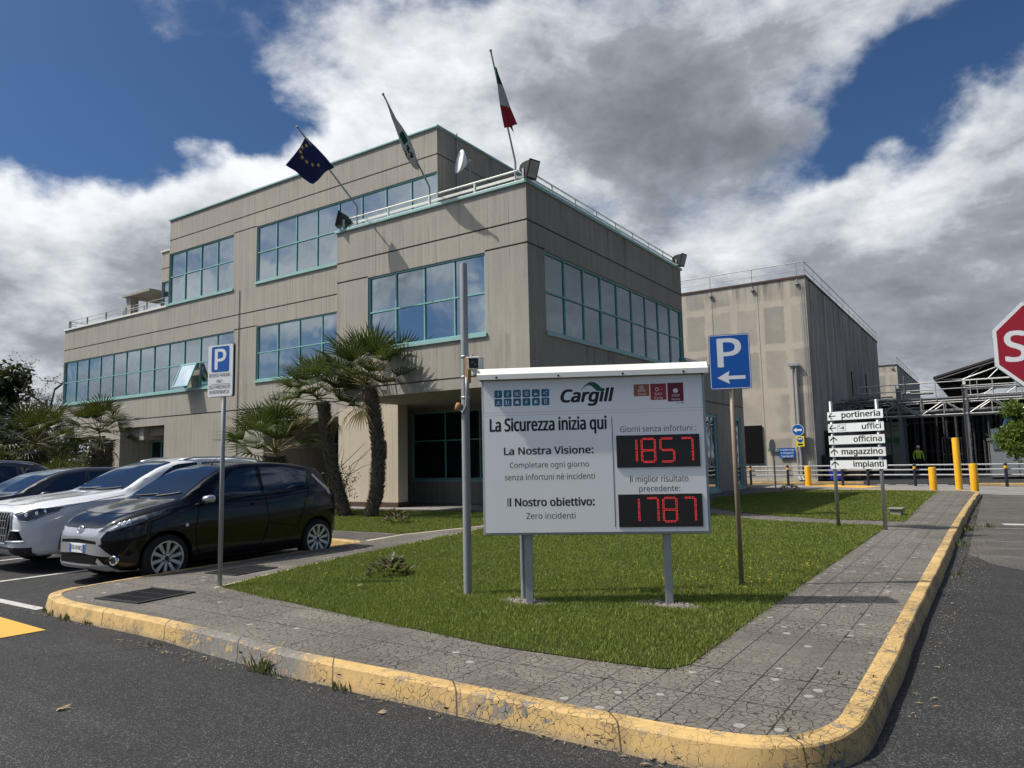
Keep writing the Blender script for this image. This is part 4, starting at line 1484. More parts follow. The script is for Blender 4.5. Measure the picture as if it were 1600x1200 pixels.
# ------------------------------------------------------------------ things on the terrace
def floodlight(loc, az, tilt, label):
    t = thing('floodlight', label, 'floodlight', loc, R(az), 'black floodlights on the terrace corners')
    br = MB()
    br.obox(V(0, 0, 0), X3, Y3, Z3, (-0.17, -0.15), (-0.03, 0.03), (0.03, 0.24))
    br.obox(V(0, 0, 0), X3, Y3, Z3, (0.15, 0.17), (-0.03, 0.03), (0.03, 0.24))
    br.obox(V(0, 0, 0), X3, Y3, Z3, (-0.17, 0.17), (-0.04, 0.04), (0.0, 0.03))
    br.build('bracket', M['galv_dull'], t)
    c, s = math.cos(R(tilt)), math.sin(R(tilt))
    ax, fwd, up = X3, V(0, -c, s), V(0, s, c)
    o = V(0, 0, 0.26)
    hb = MB()
    prof = [(-0.22, 0.05), (-0.10, 0.13), (0.04, 0.17), (0.20, 0.21), (0.26, 0.22)]
    for (a, h1), (b, h2) in zip(prof[:-1], prof[1:]):
        hb.add([o + ax * sx * (0.145 if k else .145) + fwd * (q if True else 0) * 0.8 + up * sz * h for q, h in ((a, h1), (b, h2)) for sz in (-1, 1) for k, sx in ((0, -1), (1, 1))],
               [(0, 1, 3, 2), (4, 6, 7, 5), (0, 4, 5, 1), (2, 3, 7, 6), (0, 2, 6, 4), (1, 5, 7, 3)])
    hb.obox(o, ax, fwd, up, (-0.17, 0.17), (0.19, 0.23), (-0.24, 0.24))
    hb.build('housing', M['black'], t, bevel=0.008)
    g = MB()
    g.obox(o, ax, fwd, up, (-0.14, 0.14), (0.228, 0.234), (-0.20, 0.20))
    g.build('lens', M['glass'], t)
    t.scale = (.86, .86, .86)


floodlight((-13.66, 12.78, 7.475), -58, 12, 'black floodlight on the terrace edge beside the blue starred flag')
floodlight((-8.0, 12.80, 7.475), 72, -22, 'large black floodlight on the nearest roof corner of the block')
floodlight((-8.0, 21.8, 7.475), 78, -18, 'black floodlight at the far end of the side terrace railing')


def dish():
    t = thing('satellite_dish', 'round white dish aerial on a post in front of the top storey', 'dish aerial', (-11.9, 15.4, 7.05))
    mb = MB()
    ax = V(-0.50, -0.80, 0.12)
    prof = [(0.0, 0.012), (0.15, 0.010), (0.30, 0.004), (0.33, 0.0), (0.335, -0.02), (0.30, -0.06), (0.18, -0.16), (0.08, -0.22), (0.0, -0.22)]
    mb.lathe(prof, 32, (0, 0, 2.72), ax)
    mb.build('reflector', M['dish'], t, smooth=True, auto=40)
    mb = MB()
    mb.tube([(0.15, 0.32, 0), (0.15, 0.32, 2.85)], 0.03, 8)
    mb.tube([(0.15, 0.32, 2.7), (0.09, 0.2, 2.7)], 0.04, 8)
    mb.build('mast', M['galv_dull'], t)


dish()


def flag(name, label, x, zb, top, wall_y=12.8):
    t = thing(name, label, 'flag', (x, wall_y + 0.1, 7.475), 0, 'flags leaning out from the terrace')
    b = V(0, 0, zb - 7.475)
    tp = V(0, top[0] - wall_y - 0.1, top[1] - 7.475)
    mb = MB()
    mb.tube([(0, 0, 0), b - Z3 * 0.02, b + (tp - b) * 0.02, tp], [0.024, 0.024, 0.022, 0.018], 8)
    mb.lathe([(0, 0.06), (0.03, 0.04), (0.03, 0.0), (0, -0.01)], 10, tp, tp - b)
    mb.build('flagpole', M['galv_dull'], t, smooth=True, auto=40)
    return t, b, tp


def cloth(rows, nu, x0, t, fold, seed):
    """rows: list of polylines in (y, z), top to bottom; returns a folded sheet in the local frame of t"""
    loc = np.array(t.location)
    rs = [polyline(r, nu) for r in rows]
    n = 26
    P = []
    k = np.linspace(0, 1, len(rs))
    for v in np.linspace(0, 1, n):
        row = []
        for i in range(nu):
            y = np.interp(v, k, [r[i, 0] for r in rs])
            z = np.interp(v, k, [r[i, 1] for r in rs])
            x0_ = np.interp(v, k, [r[i, 2] for r in rs]) if rs[0].shape[1] > 2 else x0
            u = i / (nu - 1)
            f = fold * (0.25 + v) * (math.sin(u * 9 + seed + v * 2.2) + 0.5 * math.sin(u * 17 + v * 4 + seed))
            row.append((x0_ + f - loc[0], y - loc[1], z - loc[2]))
        P.append(row)
    return P


def star(mb, y, z, r, x, loc, rot=0.0):
    p = [(x - loc[0], y + (r if k % 2 == 0 else r * .42) * math.sin(k * math.pi / 5 + rot) - loc[1], z + (r if k % 2 == 0 else r * .42) * math.cos(k * math.pi / 5 + rot) - loc[2]) for k in range(10)]
    mb.add(p, [tuple(range(10))])


M['flag_blue'] = simple('blue_flag_cloth', (0.008, 0.014, 0.10), 0.85, var=0.15)
M['flag_star'] = simple('yellow_flag_star', (0.60, 0.50, 0.08), 0.85)
M['flag_white'] = simple('grey_white_flag_cloth', (0.48, 0.48, 0.44), 0.9, var=0.15)
M['flag_green'] = simple('green_flag_cloth', (0.006, 0.075, 0.035), 0.85, var=0.1)
M['flag_red'] = simple('red_flag_cloth', (0.36, 0.012, 0.022), 0.85, var=0.1)


def flags():
    t, b, tp = flag('blue_flag', 'dark blue flag with a ring of yellow stars on a leaning pole', -13.34, 8.05, (10.95, 9.44))
    rows = [[(11.178, 9.294, -13.34), (11.237, 9.283, -13.34)], [(11.156, 9.075, -13.52), (11.207, 9.039, -13.44), (11.494, 9.136, -13.29)],
            [(11.129, 8.906, -13.72), (11.256, 8.852, -13.59), (11.384, 8.814, -13.46), (11.74, 8.942, -13.22)],
            [(11.095, 8.711, -13.96), (11.31, 8.606, -13.84), (11.507, 8.448, -13.74), (11.645, 8.304, -13.64), (11.757, 8.469, -13.49), (11.871, 8.669, -13.34), (11.94, 8.726, -13.14)]]
    mb = MB()
    mb.grid(cloth(rows, 24, -13.34, t, 0.025, 0.4))
    c = mb.build('flag_cloth', M['flag_blue'], t, smooth=True)
    sb = MB()
    for k, (y, z, x) in enumerate([(11.255, 9.054, -13.37), (11.188, 9.008, -13.44), (11.199, 8.916, -13.51), (11.274, 8.812, -13.54), (11.413, 8.746, -13.54), (11.569, 8.717, -13.51), (11.69, 8.733, -13.44)]):
        star(sb, y - .09, z, 0.062, x + .09, np.array(t.location), k * 0.3)
    sb.build('stars', M['flag_star'], c)
    t, b, tp = flag('white_flag', 'furled off-white company flag with green leaf and black letters on a leaning pole', -10.88, 8.0, (11.32, 9.66))
    rows = [[(11.399, 9.545), (11.43, 9.52), (11.461, 9.495)], [(11.565, 9.201), (11.671, 9.32)], [(11.755, 8.891), (11.929, 9.175)], [(11.925, 8.615), (12.192, 8.979)],
            [(12.099, 8.429), (12.37, 8.729)], [(12.321, 8.318), (12.47, 8.26), (12.55, 8.364)]]
    mb = MB()
    P = cloth(rows, 14, -10.88, t, 0.03, 1.0)
    mb.grid(P)
    for i, f in enumerate(mb.f):
        r_, q_ = divmod(i, 13)
        if 11 <= r_ <= 14 and 4 <= q_ <= 8:
            mb.mi[i] = 1
        if 16 <= r_ <= 20 and q_ % 4 in (1, 2) and (r_ + q_) % 3:
            mb.mi[i] = 2
    mb.build('flag_cloth', [M['flag_white'], M['flag_green'], M['ink']], t, smooth=True)
    t, b, tp = flag('tricolour_flag', 'green white and red flag hanging from the pole at the block corner', -8.39, 8.0, (12.03, 10.17))
    rows = [[(12.159, 9.869), (12.231, 9.844)], [(12.221, 9.545), (12.443, 9.585)], [(12.353, 9.089), (12.731, 9.171)],
            [(12.535, 8.618), (12.72, 8.70), (12.80, 8.56), (12.86, 8.80), (13.004, 8.875)]]
    mb = MB()
    P = [[(x + .05, y - .05, z) for x, y, z in r_] for r_ in cloth(rows, 16, -8.40, t, 0.028, 2.0)]
    mb.grid(P)
    for i in range(len(mb.f)):
        r_ = i // 15
        mb.mi[i] = 1 if r_ < 9 else (0 if r_ < 17 else 2)
    mb.build('flag_cloth', [M['flag_white'], M['flag_green'], M['flag_red']], t, smooth=True)


flags()

# ------------------------------------------------------------------ warehouses, pipe racks, yard
def warehouse(name, label, x0, x1, y0, y1, h, railing=True):
    t = thing(name, label, 'warehouse', (x1, y0, 0))
    mb = MB()
    mb.quad(V(x0, y0, 0), V(x1, y0, 0), V(x1, y0, h), V(x0, y0, h))
    mb.build('front_wall', M['warehouse'], t, world=True)
    mb = MB()
    mb.quad(V(x1, y0, 0), V(x1, y1, 0), V(x1, y1, h), V(x1, y0, h))
    mb.quad(V(x0, y1, 0), V(x1, y1, 0), V(x1, y1, h), V(x0, y1, h))
    mb.quad(V(x0, y0, 0), V(x0, y1, 0), V(x0, y1, h), V(x0, y0, h))
    mb.build('side_wall', M['warehouse_side'], t, world=True)
    mb = MB()
    mb.box(x0 + .1, x1 - .1, y0 + .1, y1 - .1, h - 0.2, h - 0.1)
    mb.build('roof', M['roofing'], t, world=True)
    mb = MB()
    mb.box(x0 - 0.05, x1 + 0.05, y0 - 0.05, y0 + 0.15, h, h + 0.10)
    mb.box(x1 - 0.15, x1 + 0.05, y0 + 0.15, y1, h, h + 0.10)
    mb.build('roof_edge', M['brown_trim'], t, world=True)
    rb = MB()
    yy, xx = y0 + 0.02, x1 - 0.02
    n1, n2 = int((x1 - x0) / 2.3), int((y1 - y0) / 2.3)
    for z, r in ((h + 0.82, 0.022), (h + 0.42, 0.015)):
        rb.tube([(x0, yy, z), (xx, yy, z)], r, 6)
        rb.tube([(xx, yy, z), (xx, y1, z)], r, 6)
    for k in range(n1 + 1):
        x = xx - 0.4 - k * 2.3
        rb.tube([(x, yy - 0.1, h - 0.28), (x, yy, h + 0.05), (x, yy, h + 0.82)], 0.020, 6)
        rb.box(x - 0.09, x + 0.09, yy - 0.16, yy - 0.05, h - 0.36, h - 0.24)
    for k in range(n2 + 1):
        y = yy + k * 2.3
        rb.tube([(xx + 0.08, y, h - 0.1), (xx, y, h + 0.05), (xx, y, h + 0.82)], 0.020, 6)
    rb.build('railing', M['galv_dull'], t, world=True)
    return t


wh = warehouse('warehouse', 'tall weathered concrete warehouse with patchy front behind the office block', -40, -7.55, 39.1, 66.8, 10.6)
mb = MB()
for dx in (0, 0.17):
    mb.tube([(-8.42 + dx, 38.97, 0.0), (-8.42 + dx, 38.97, 6.0)], 0.055, 8)
    mb.tube([(-8.42 + dx, 38.97, 0.25), (-8.30 + dx, 38.80, 0.05)], 0.06, 8)
mb.box(-8.62, -8.08, 38.86, 39.05, 5.95, 6.08)
mb.build('downpipe', M['galv_dull'], wh, world=True)
mb = MB()
for x, r in ((-7.72, 0.02), (-7.85, 0.012), (-7.62, 0.012)):
    mb.tube([(x, 39.04, 0.3), (x + 0.03, 39.04, 5), (x, 39.04, 10.3)], r, 6)
mb.build('wall_cable', M['galv_dull'], wh, world=True)
mb = MB()
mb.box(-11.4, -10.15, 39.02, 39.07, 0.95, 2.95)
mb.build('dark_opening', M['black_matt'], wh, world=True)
for bx in ((-7.54, -7.48, 52, 52.6, 5.2, 6.8), (-7.54, -7.48, 58.5, 59.1, 5.6, 7.2), (-7.54, -7.2, 41.5, 42.3, 1.2, 2.6)):
    mb = MB()
    mb.box(*bx)
    mb.build('wall_box', M['black'], wh, world=True)
warehouse('distant_store', 'smaller distant concrete building beyond the tall warehouse', -20, -7.6, 82, 109, 10.2)

# blue bin and dark skip at the warehouse corner
def bin_():
    t = thing('waste_bin', 'blue plastic bin standing by the warehouse corner', 'bin', (-6.75, 39.6, 0))
    mb = MB()
    mb.add([(-.25, -.25, 0.05), (.25, -.25, 0.05), (.25, .25, 0.05), (-.25, .25, 0.05), (-.31, -.31, .72), (.31, -.31, .72), (.31, .31, .72), (-.31, .31, .72)],
           [(3, 2, 1, 0), (0, 1, 5, 4), (1, 2, 6, 5), (2, 3, 7, 6), (3, 0, 4, 7), (4, 5, 6, 7)])
    mb.build('body', M['bin_blue'], t, bevel=0.03)
    mb = MB()
    mb.box(-.34, .34, -.34, .34, .72, .80)
    mb.build('lid', M['bin_blue'], t, bevel=0.02)
    t = thing('skip_container', 'dark steel container behind the blue bin', 'container', (-6.6, 40.8, 0))
    mb = MB()
    mb.box(-.85, .85, -.5, .5, 0.1, 1.25)
    for k in range(6):
        mb.box(-.80 + k * .3, -.74 + k * .3, -.54, -.5, 0.1, 1.2)
    mb.build('body', M['dark_steel'], t)
    mb = MB()
    mb.box(-.88, .88, -.53, .53, 1.25, 1.31)
    mb.build('rim', M['dark_steel'], t)


bin_()


def truss(mb, a, b, h, n, r=0.035, mi=0):
    a, b = np.array(a, float), np.array(b, float)
    up = V(0, 0, h)
    mb.tube([a, b], r * 1.4, 6, mi)
    mb.tube([a + up, b + up], r * 1.4, 6, mi)
    for k in range(n):
        p, q = a + (b - a) * k / n, a + (b - a) * (k + 1) / n
        if k % 2:
            mb.tube([p + up, q], r, 5, mi)
        else:
            mb.tube([p, q + up], r, 5, mi)
        mb.tube([p, p + up], r, 5, mi)


def pipe_rack():
    t = thing('pipe_rack', 'steel pipe rack with trusses and walkway running from the warehouse across the yard', 'pipe rack', (-1, 45, 0))
    mb = MB()
    for x in (-4.2, -1.1, 3.0, 7.2):
        for y in (45.0, 47.0):
            mb = MB()
            mb.obox(V(x, y, 0), X3, Y3, Z3, (-0.09, 0.09), (-0.02, 0.02), (0, 4.9))
            mb.obox(V(x, y, 0), X3, Y3, Z3, (-0.10, -0.08), (-0.09, 0.09), (0, 4.9))
            mb.obox(V(x, y, 0), X3, Y3, Z3, (0.08, 0.10), (-0.09, 0.09), (0, 4.9))
            mb.build('column', M['pipe_grey'], t, world=True)
    mb = MB()
    truss(mb, (-7.5, 45, 3.35), (12, 45, 3.35), 0.75, 18, 0.03)
    mb.build('truss', M['pipe_light'], t, world=True)
    mb = MB()
    truss(mb, (-7.5, 47, 3.35), (12, 47, 3.35), 0.75, 18, 0.03)
    for x in np.arange(-7.5, 12, 2.1):
        mb.tube([(x, 45, 3.35), (x, 47, 3.35)], 0.05, 6)
        mb.tube([(x, 45, 4.1), (x, 47, 4.1)], 0.04, 6)
    mb.build('truss', M['pipe_light'], t, world=True)
    mb = MB()
    for y, z, r in ((45.2, 3.55, .08), (45.5, 3.5, .06), (45.9, 3.58, .11), (46.4, 3.52, .07), (46.8, 3.55, .05), (45.4, 4.22, .09), (46.1, 4.2, .06), (46.6, 4.25, .12)):
        mb.tube([(-7.5, y, z), (12, y, z)], r, 8)
    mb.tube([(-6.9, 44.9, 1.2), (-6.9, 44.9, 4.3), (-5.4, 44.9, 4.45), (-4.8, 45.3, 4.2)], 0.08, 8)
    mb.tube([(-5.2, 45.5, 0.4), (-5.2, 45.5, 4.2)], 0.07, 8)
    mb.tube([(-4.75, 45.8, 0.4), (-4.75, 45.8, 4.2), (-4.2, 46.2, 4.35)], 0.055, 8)
    mb.tube([(-6.6, 44.8, 4.0), (-5.4, 44.8, 4.5), (-3.2, 44.8, 3.3)], 0.05, 8)
    mb.build('pipes', M['pipe_grey'], t, world=True, smooth=True, auto=50)
    mb = MB()
    for z, r in ((4.72, .03), (5.1, .03)):
        mb.tube([(-6.2, 44.95, z), (12, 44.95, z)], r, 6)
    for x in np.arange(-6.2, 12, 1.9):
        mb.tube([(x, 44.95, 4.1), (x, 44.95, 5.1)], 0.025, 6)
    mb.build('walkway_railing', M['pipe_light'], t, world=True)
    # process equipment seen in the dark below and behind the rack
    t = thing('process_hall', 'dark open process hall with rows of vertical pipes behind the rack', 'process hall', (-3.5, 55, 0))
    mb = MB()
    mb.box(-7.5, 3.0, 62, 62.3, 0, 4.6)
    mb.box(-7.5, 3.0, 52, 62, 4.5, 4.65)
    mb.build('shell', M['black_matt'], t, world=True)  # near-black walls and roof carry the darkness behind the pipes in their colour
    mb = MB()
    q = random.Random(3)
    for k in range(34):
        x = -4.9 + k * 0.17 + q.uniform(-.06, .06)
        y = 50.8 + q.uniform(0, 5)
        mb.tube([(x, y, 0), (x, y, 4.5)], q.uniform(.03, .09), 8)
    for k in range(12):
        z = 0.8 + k * 0.3
        y = 52.5 + q.uniform(0, 5)
        mb.tube([(-4.8 + q.uniform(0, 2), y, z), (1.5, y, z)], q.uniform(.02, .05), 6)
    mb.build('pipes', M['dark_steel'], t, world=True)
    mb = MB()
    for k in range(9):
        mb.tube([(-2.7 + k * .17, 53, 0.2), (-2.7 + k * .17, 53, 2.2)], .025, 6)
    mb.tube([(-2.7, 53, 2.2), (-1.3, 53, 2.2)], .03, 6)
    mb.tube([(-2.7, 53, 1.2), (-1.3, 53, 1.2)], .03, 6)
    mb.build('gate_bars', M['pipe_light'], t, world=True)
    t = thing('pipe_cluster', 'tangle of insulated pipes and valves on the rack beside the warehouse', 'pipework', (-5.5, 44.4, 4.1))
    q2 = random.Random(17)
    mb, lb = MB(), MB()
    for k in range(26):
        x0 = q2.uniform(-7.2, -3.0)
        y0, z0 = q2.uniform(44.0, 46.8), q2.uniform(3.2, 4.6)
        pts = [(x0, y0, z0)]
        for _ in range(q2.randint(2, 4)):
            ax = q2.randint(0, 2)
            p = list(pts[-1])
            p[ax] += q2.choice((-1, 1)) * q2.uniform(.3, 1.3) * (.55 if ax == 2 else 1)
            p[0] = min(max(p[0], -7.35), -2.2)
            p[2] = min(max(p[2], 2.6), 5.5)
            pts.append(tuple(p))
        pts = [p for i, p in enumerate(pts) if i == 0 or np.linalg.norm(np.array(p) - np.array(pts[i - 1])) > .08]
        if len(pts) > 1:
            (mb if k % 3 else lb).tube(pts, q2.uniform(.025, .085), 6)
    mb.build('dark_pipes', M['pipe_grey'], t, world=True)
    lb.build('lagged_pipes', M['pipe_light'], t, world=True)
    t = thing('valve_house', 'pale concrete pier with green band beside the warehouse', 'plant room', (-5.3, 46.5, 0))
    mb = MB()
    mb.box(-5.55, -4.35, 47.5, 49.0, 0, 3.15)
    mb.build('wall', M['warehouse'], t, world=True)
    mb = MB()
    mb.box(-5.6, -4.3, 47.42, 47.5, 1.95, 2.25)
    mb.build('green_band', M['sign_green'], t, world=True)
    mb = MB()
    mb.box(-5.75, -4.9, 46.2, 46.9, 0.0, 1.25)
    mb.build('black_cabinet', M['black'], t, world=True)


pipe_rack()


def shed():
    t = thing('open_shed', 'open steel shed with dark sloping roof and pale trusses beyond the rack', 'shed', (1, 52, 0))
    mb = MB()
    sl = 0.285
    for sx, x0, x1, z0, z1 in ((1, -2.75, 3.6, 5.75, 7.55), (-1, 3.6, 10, 7.55, 5.75)):
        mb.add([(x0, 50, z0), (x1, 50, z1), (x1, 74, z1), (x0, 74, z0), (x0, 50, z0 + .12), (x1, 50, z1 + .12), (x1, 74, z1 + .12), (x0, 74, z0 + .12)],
               [(0, 1, 2, 3), (4, 5, 6, 7), (0, 1, 5, 4), (2, 3, 7, 6), (0, 3, 7, 4), (1, 2, 6, 5)])
    mb.build('roof', M['dark_roof'], t, world=True)
    mb = MB()
    for k in range(12):
        y = 50 + k * 2
        mb.tube([(-2.7, y, 5.62), (3.6, y, 7.42)], .05, 5)
    mb.build('rafter', M['dark_steel'], t, world=True)
    mb = None
    for y in (56, 50.1):
        if mb is not None:
            mb.build('truss', M['pipe_light'], t, world=True)
        mb = MB()
        mb.tube([(-1.25, y, 5.55), (9, y, 5.55)], .05, 6)
        mb.tube([(-2.7, y, 5.72), (-1.25, y, 5.6), (3.6, y, 7.3)], .05, 6)
        for k in range(7):
            x = -1.2 + k * 1.2
            mb.tube([(x, y, 5.55), (x + 1.2, y, 5.72 + (x + 3.9) * .27)], .035, 5)
        mb.tube([(-1.2, y, 5.0), (9, y, 5.0)], .06, 6)
    for k in range(9):
        mb.tube([(-.9 + k * 1.1, 50.0, 4.2), (-.9 + k * 1.1, 50.0, 5.55)], .035, 6)
        mb.tube([(-.9 + k * 1.1, 50.0, 4.2), (.2 + k * 1.1, 50.0, 5.0)], .025, 6)
    for z in (4.25, 4.65, 5.2):
        mb.tube([(-1.2, 50, z), (9, 50, z)], .04, 6)
    mb.build('truss', M['pipe_light'], t, world=True)
    mb = MB()
    for x in (-1.2, 3.6, 9):
        for y in (50, 60):
            mb = MB()
            mb.box(x - .08, x + .08, y, y + .16, 0, 5.6)
            mb.build('column', M['white_paint'], t, world=True)
    # grey cabin and lorry in front of the shed
    t = thing('site_cabin', 'grey panelled cabin behind the fence beside the small tree', 'cabin', (1.7, 42, 0))
    mb = MB()
    mb.box(-1.95, 2.6, 0, 2.4, 0.12, 1.85)
    mb.build('wall', M['cabin_grey'], t)
    mb = MB()
    for k in range(4):
        mb.box(-1.95 + k * 1.13, -1.91 + k * 1.13, -.03, 0, .12, 1.85)
    mb.box(-1.98, 2.63, -.06, 2.45, 1.85, 1.97)
    mb.build('trim', M['pipe_grey'], t)
    mb = MB()
    mb.box(-1.75, -1.15, -.05, -.02, 1.42, 1.72)
    mb.build('window', M['glass'], t)
    t = thing('lorry', 'blue lorry cab partly hidden behind the small tree', 'lorry', (1.2, 46.2, 0))
    mb = MB()
    mb.prism([(-1.0, 0.6), (1.1, 0.6), (1.1, 3.1), (-.6, 3.1), (-.95, 2.2)], (0, 0, 0), X3, Z3, -1.1, 1.1)
    mb.build('cab', M['lorry_blue'], t, bevel=0.06)
    mb = MB()
    mb.quad(V(-.85, -1.112 + 0, 2.2), V(.3, -1.112, 2.2), V(.3, -1.112, 2.85), V(-.55, -1.112, 2.85))
    mb.build('side_window', M['car_glass'], t)
    mb = MB()
    mb.box(-1.3, -.95, -1.0, -.9, 1.75, 2.5)
    mb.build('mirror', M['glass'], t)
    for y in (-.95, .95):
        mb = MB()
        mb.lathe([(0, -.14), (.42, -.14), (.48, -.08), (.48, .08), (.42, .14), (0, .14)], 20, (0.1, y, .48), Y3)
        mb.build('wheel', M['rubber'], t)
    mb = MB()
    mb.box(1.15, 6.0, -1.1, 1.1, .9, 1.2)
    mb.box(1.2, 6.0, -1.1, 1.1, 1.2, 2.9)
    mb.build('load_body', M['cabin_grey'], t)


shed()


def bollard_mesh(h, r):
    mb = MB()
    mb.lathe([(r, 0.0), (r, h - 0.03), (r * .93, h - 0.008), (r * .7, h), (0, h + .002)], 20)
    return mb


def bollards():
    data = [(-6.85, 33.45, 0.86, 0.13, 'yellow bollard against the fence, in front of the warehouse corner'),
            (-1.80, 28.2, 0.86, 0.115, 'short yellow bollard at the end of the footpath nearest the lawn'),
            (-1.15, 30.6, 1.86, 0.115, 'tall yellow post in the road, twice the height of the bollards'),
            (-0.60, 27.0, 0.86, 0.115, 'short yellow bollard standing at the end of the yellow kerb')]
    for x, y, h, r, lab in data:
        o = bollard_mesh(h, r).build('bollard', M['bollard_yellow'], smooth=True, auto=40)
        o.location = (x, y, 0.0 if y > 28 else 0.12)
        tag(o, lab, 'bollard', 'yellow bollards at the crossing')
    # fence of navy posts and three rails
    t = thing('guard_rail_fence', 'low barrier of navy posts with yellow bands and three grey rails', 'fence', (-4, 33.6, 0))
    mb = MB()
    for z in (0.85, 0.66, 0.455):
        mb.tube([(-9.9, 33.85, z), (-5, 33.75, z), (0, 33.2, z), (7.5, 32.4, z)], 0.032, 8)
    mb.build('rails', M['galv_dull'], t, world=True)
    for x in (-9.4, -7.75, -5.5, -4.5, -2.75, 0.3, 2.6, 4.9):
        y = np.interp(x, [-9.9, -5, 0, 7.5], [33.75, 33.65, 33.1, 32.3])
        mb = MB()
        mb.lathe([(.055, 0), (.055, .88), (.04, .91), (0, .915)], 12, (x, y, 0))
        p = mb.build('post', M['navy_post'], t, world=True)
        mb = MB()
        mb.lathe([(.058, .70), (.058, .80)], 12, (x, y, 0))
        mb.build('yellow_band', M['bollard_yellow'], p, world=True)


bollards()


def round_sign_pole():
    t = thing('edge_on_sign', 'grey pole with a round sign seen edge-on behind the rear lawn', 'road sign', (-7.15, 29.0, 0.0), R(-52))
    mb = MB()
    mb.tube([(0, 0, 0), (0, 0, 1.95)], 0.03, 8)
    mb.build('pole', M['galv_dull'], t)
    mb = MB()
    mb.lathe([(0, -.012), (.27, -.012), (.27, .012), (0, .012)], 28, (0, -.04, 1.72), Y3)
    mb.build('disc', M['grey_post'], t)
    # signs on the warehouse pipes
    t = thing('arrow_sign', 'round blue sign with a white arrow on the warehouse pipes', 'road sign', (-8.3, 38.80, 2.62))
    mb = MB()
    mb.lathe([(0, -.012), (.30, -.012), (.30, .012), (0, .012)], 32, (0, 0, 0), Y3)
    d = mb.build('disc', M['sign_blue'], t)
    mb = MB()
    mb.prism([(-.22, 0), (-.06, .13), (-.06, .05), (.20, .05), (.20, -.05), (-.06, -.05), (-.06, -.13)], (0, -.016, 0), X3, Z3, 0, .003)
    mb.build('arrow', M['sign_white'], d)
    mb = MB()
    mb.lathe([(.275, -.0135), (.298, -.0135)], 32, (0, 0, 0), Y3)
    mb.build('white_rim', M['sign_white'], d)
    t = thing('camera_notice', 'square yellow notice with a blue symbol below the round arrow sign', 'notice', (-8.22, 38.80, 2.04))
    mb = MB()
    mb.box(-.2, .2, -.012, .012, -.27, .27)
    d = mb.build('plate', M['sign_yellow'], t)
    mb = MB()
    mb.lathe([(0, -.016), (.14, -.016)], 24, (0, 0, .08), Y3)
    mb.build('symbol', M['sign_blue'], d)
    mb = MB()
    mb.prism([(-.09, .02), (-.02, .11), (.0, .07), (.08, .06), (.09, -.02), (.04, .02), (-.01, .03), (-.02, -.01)], (0, -.02, .08), X3, Z3, 0, .003)
    mb.build('arrow', M['sign_white'], d)
    mb = MB()
    mb.box(-.12, .12, -.018, -.013, -.20, -.12)
    mb.build('lettering', M['ink'], d)
    t = thing('blue_notice', 'small blue safety notice with white lettering on the warehouse wall', 'notice', (-8.93, 39.0, 1.47))
    mb = MB()
    mb.box(-.40, .40, -.012, .03, -.27, .25)
    d = mb.build('plate', M['sign_blue'], t)
    mb = MB()
    for k, s in enumerate(('In questo luogo', '\u00e8 obbligatorio', "l'uso dei DPI")):
        put_text(mb, s, -.35 + k * .03, .35 - k * .03, .09 - k * .16, .20 - k * .16, .016, 0.02)
    mb.build('lettering', M['sign_white'], d)
    t = thing('green_notice', 'narrow green notice beside the blue safety notice', 'notice', (-9.62, 39.0, 1.64))
    mb = MB()
    mb.box(-.27, .27, -.012, .03, -.07, .07)
    d = mb.build('plate', M['sign_green'], t)
    mb = MB()
    mb.prism([(-.2, 0), (-.12, .04), (-.12, .015), (.2, .015), (.2, -.015), (-.12, -.015), (-.12, -.04)], (0, -.016, 0), X3, Z3, 0, .003)
    mb.build('arrow', M['sign_white'], d)


round_sign_pole()


def junction_box():
    t = thing('inspection_box', 'small mossy concrete box with lid at the edge of the rear lawn', 'inspection box', (-1.72, 16.4, 0.125), R(-8))
    mb = MB()
    mb.box(-.10, .10, -.10, .10, 0, .12)
    mb.build('body', M['concrete_box'], t, bevel=.01)
    mb = MB()
    mb.box(-.135, .135, -.135, .135, .12, .15)
    mb.build('lid', M['concrete_box'], t, bevel=.01)


junction_box()


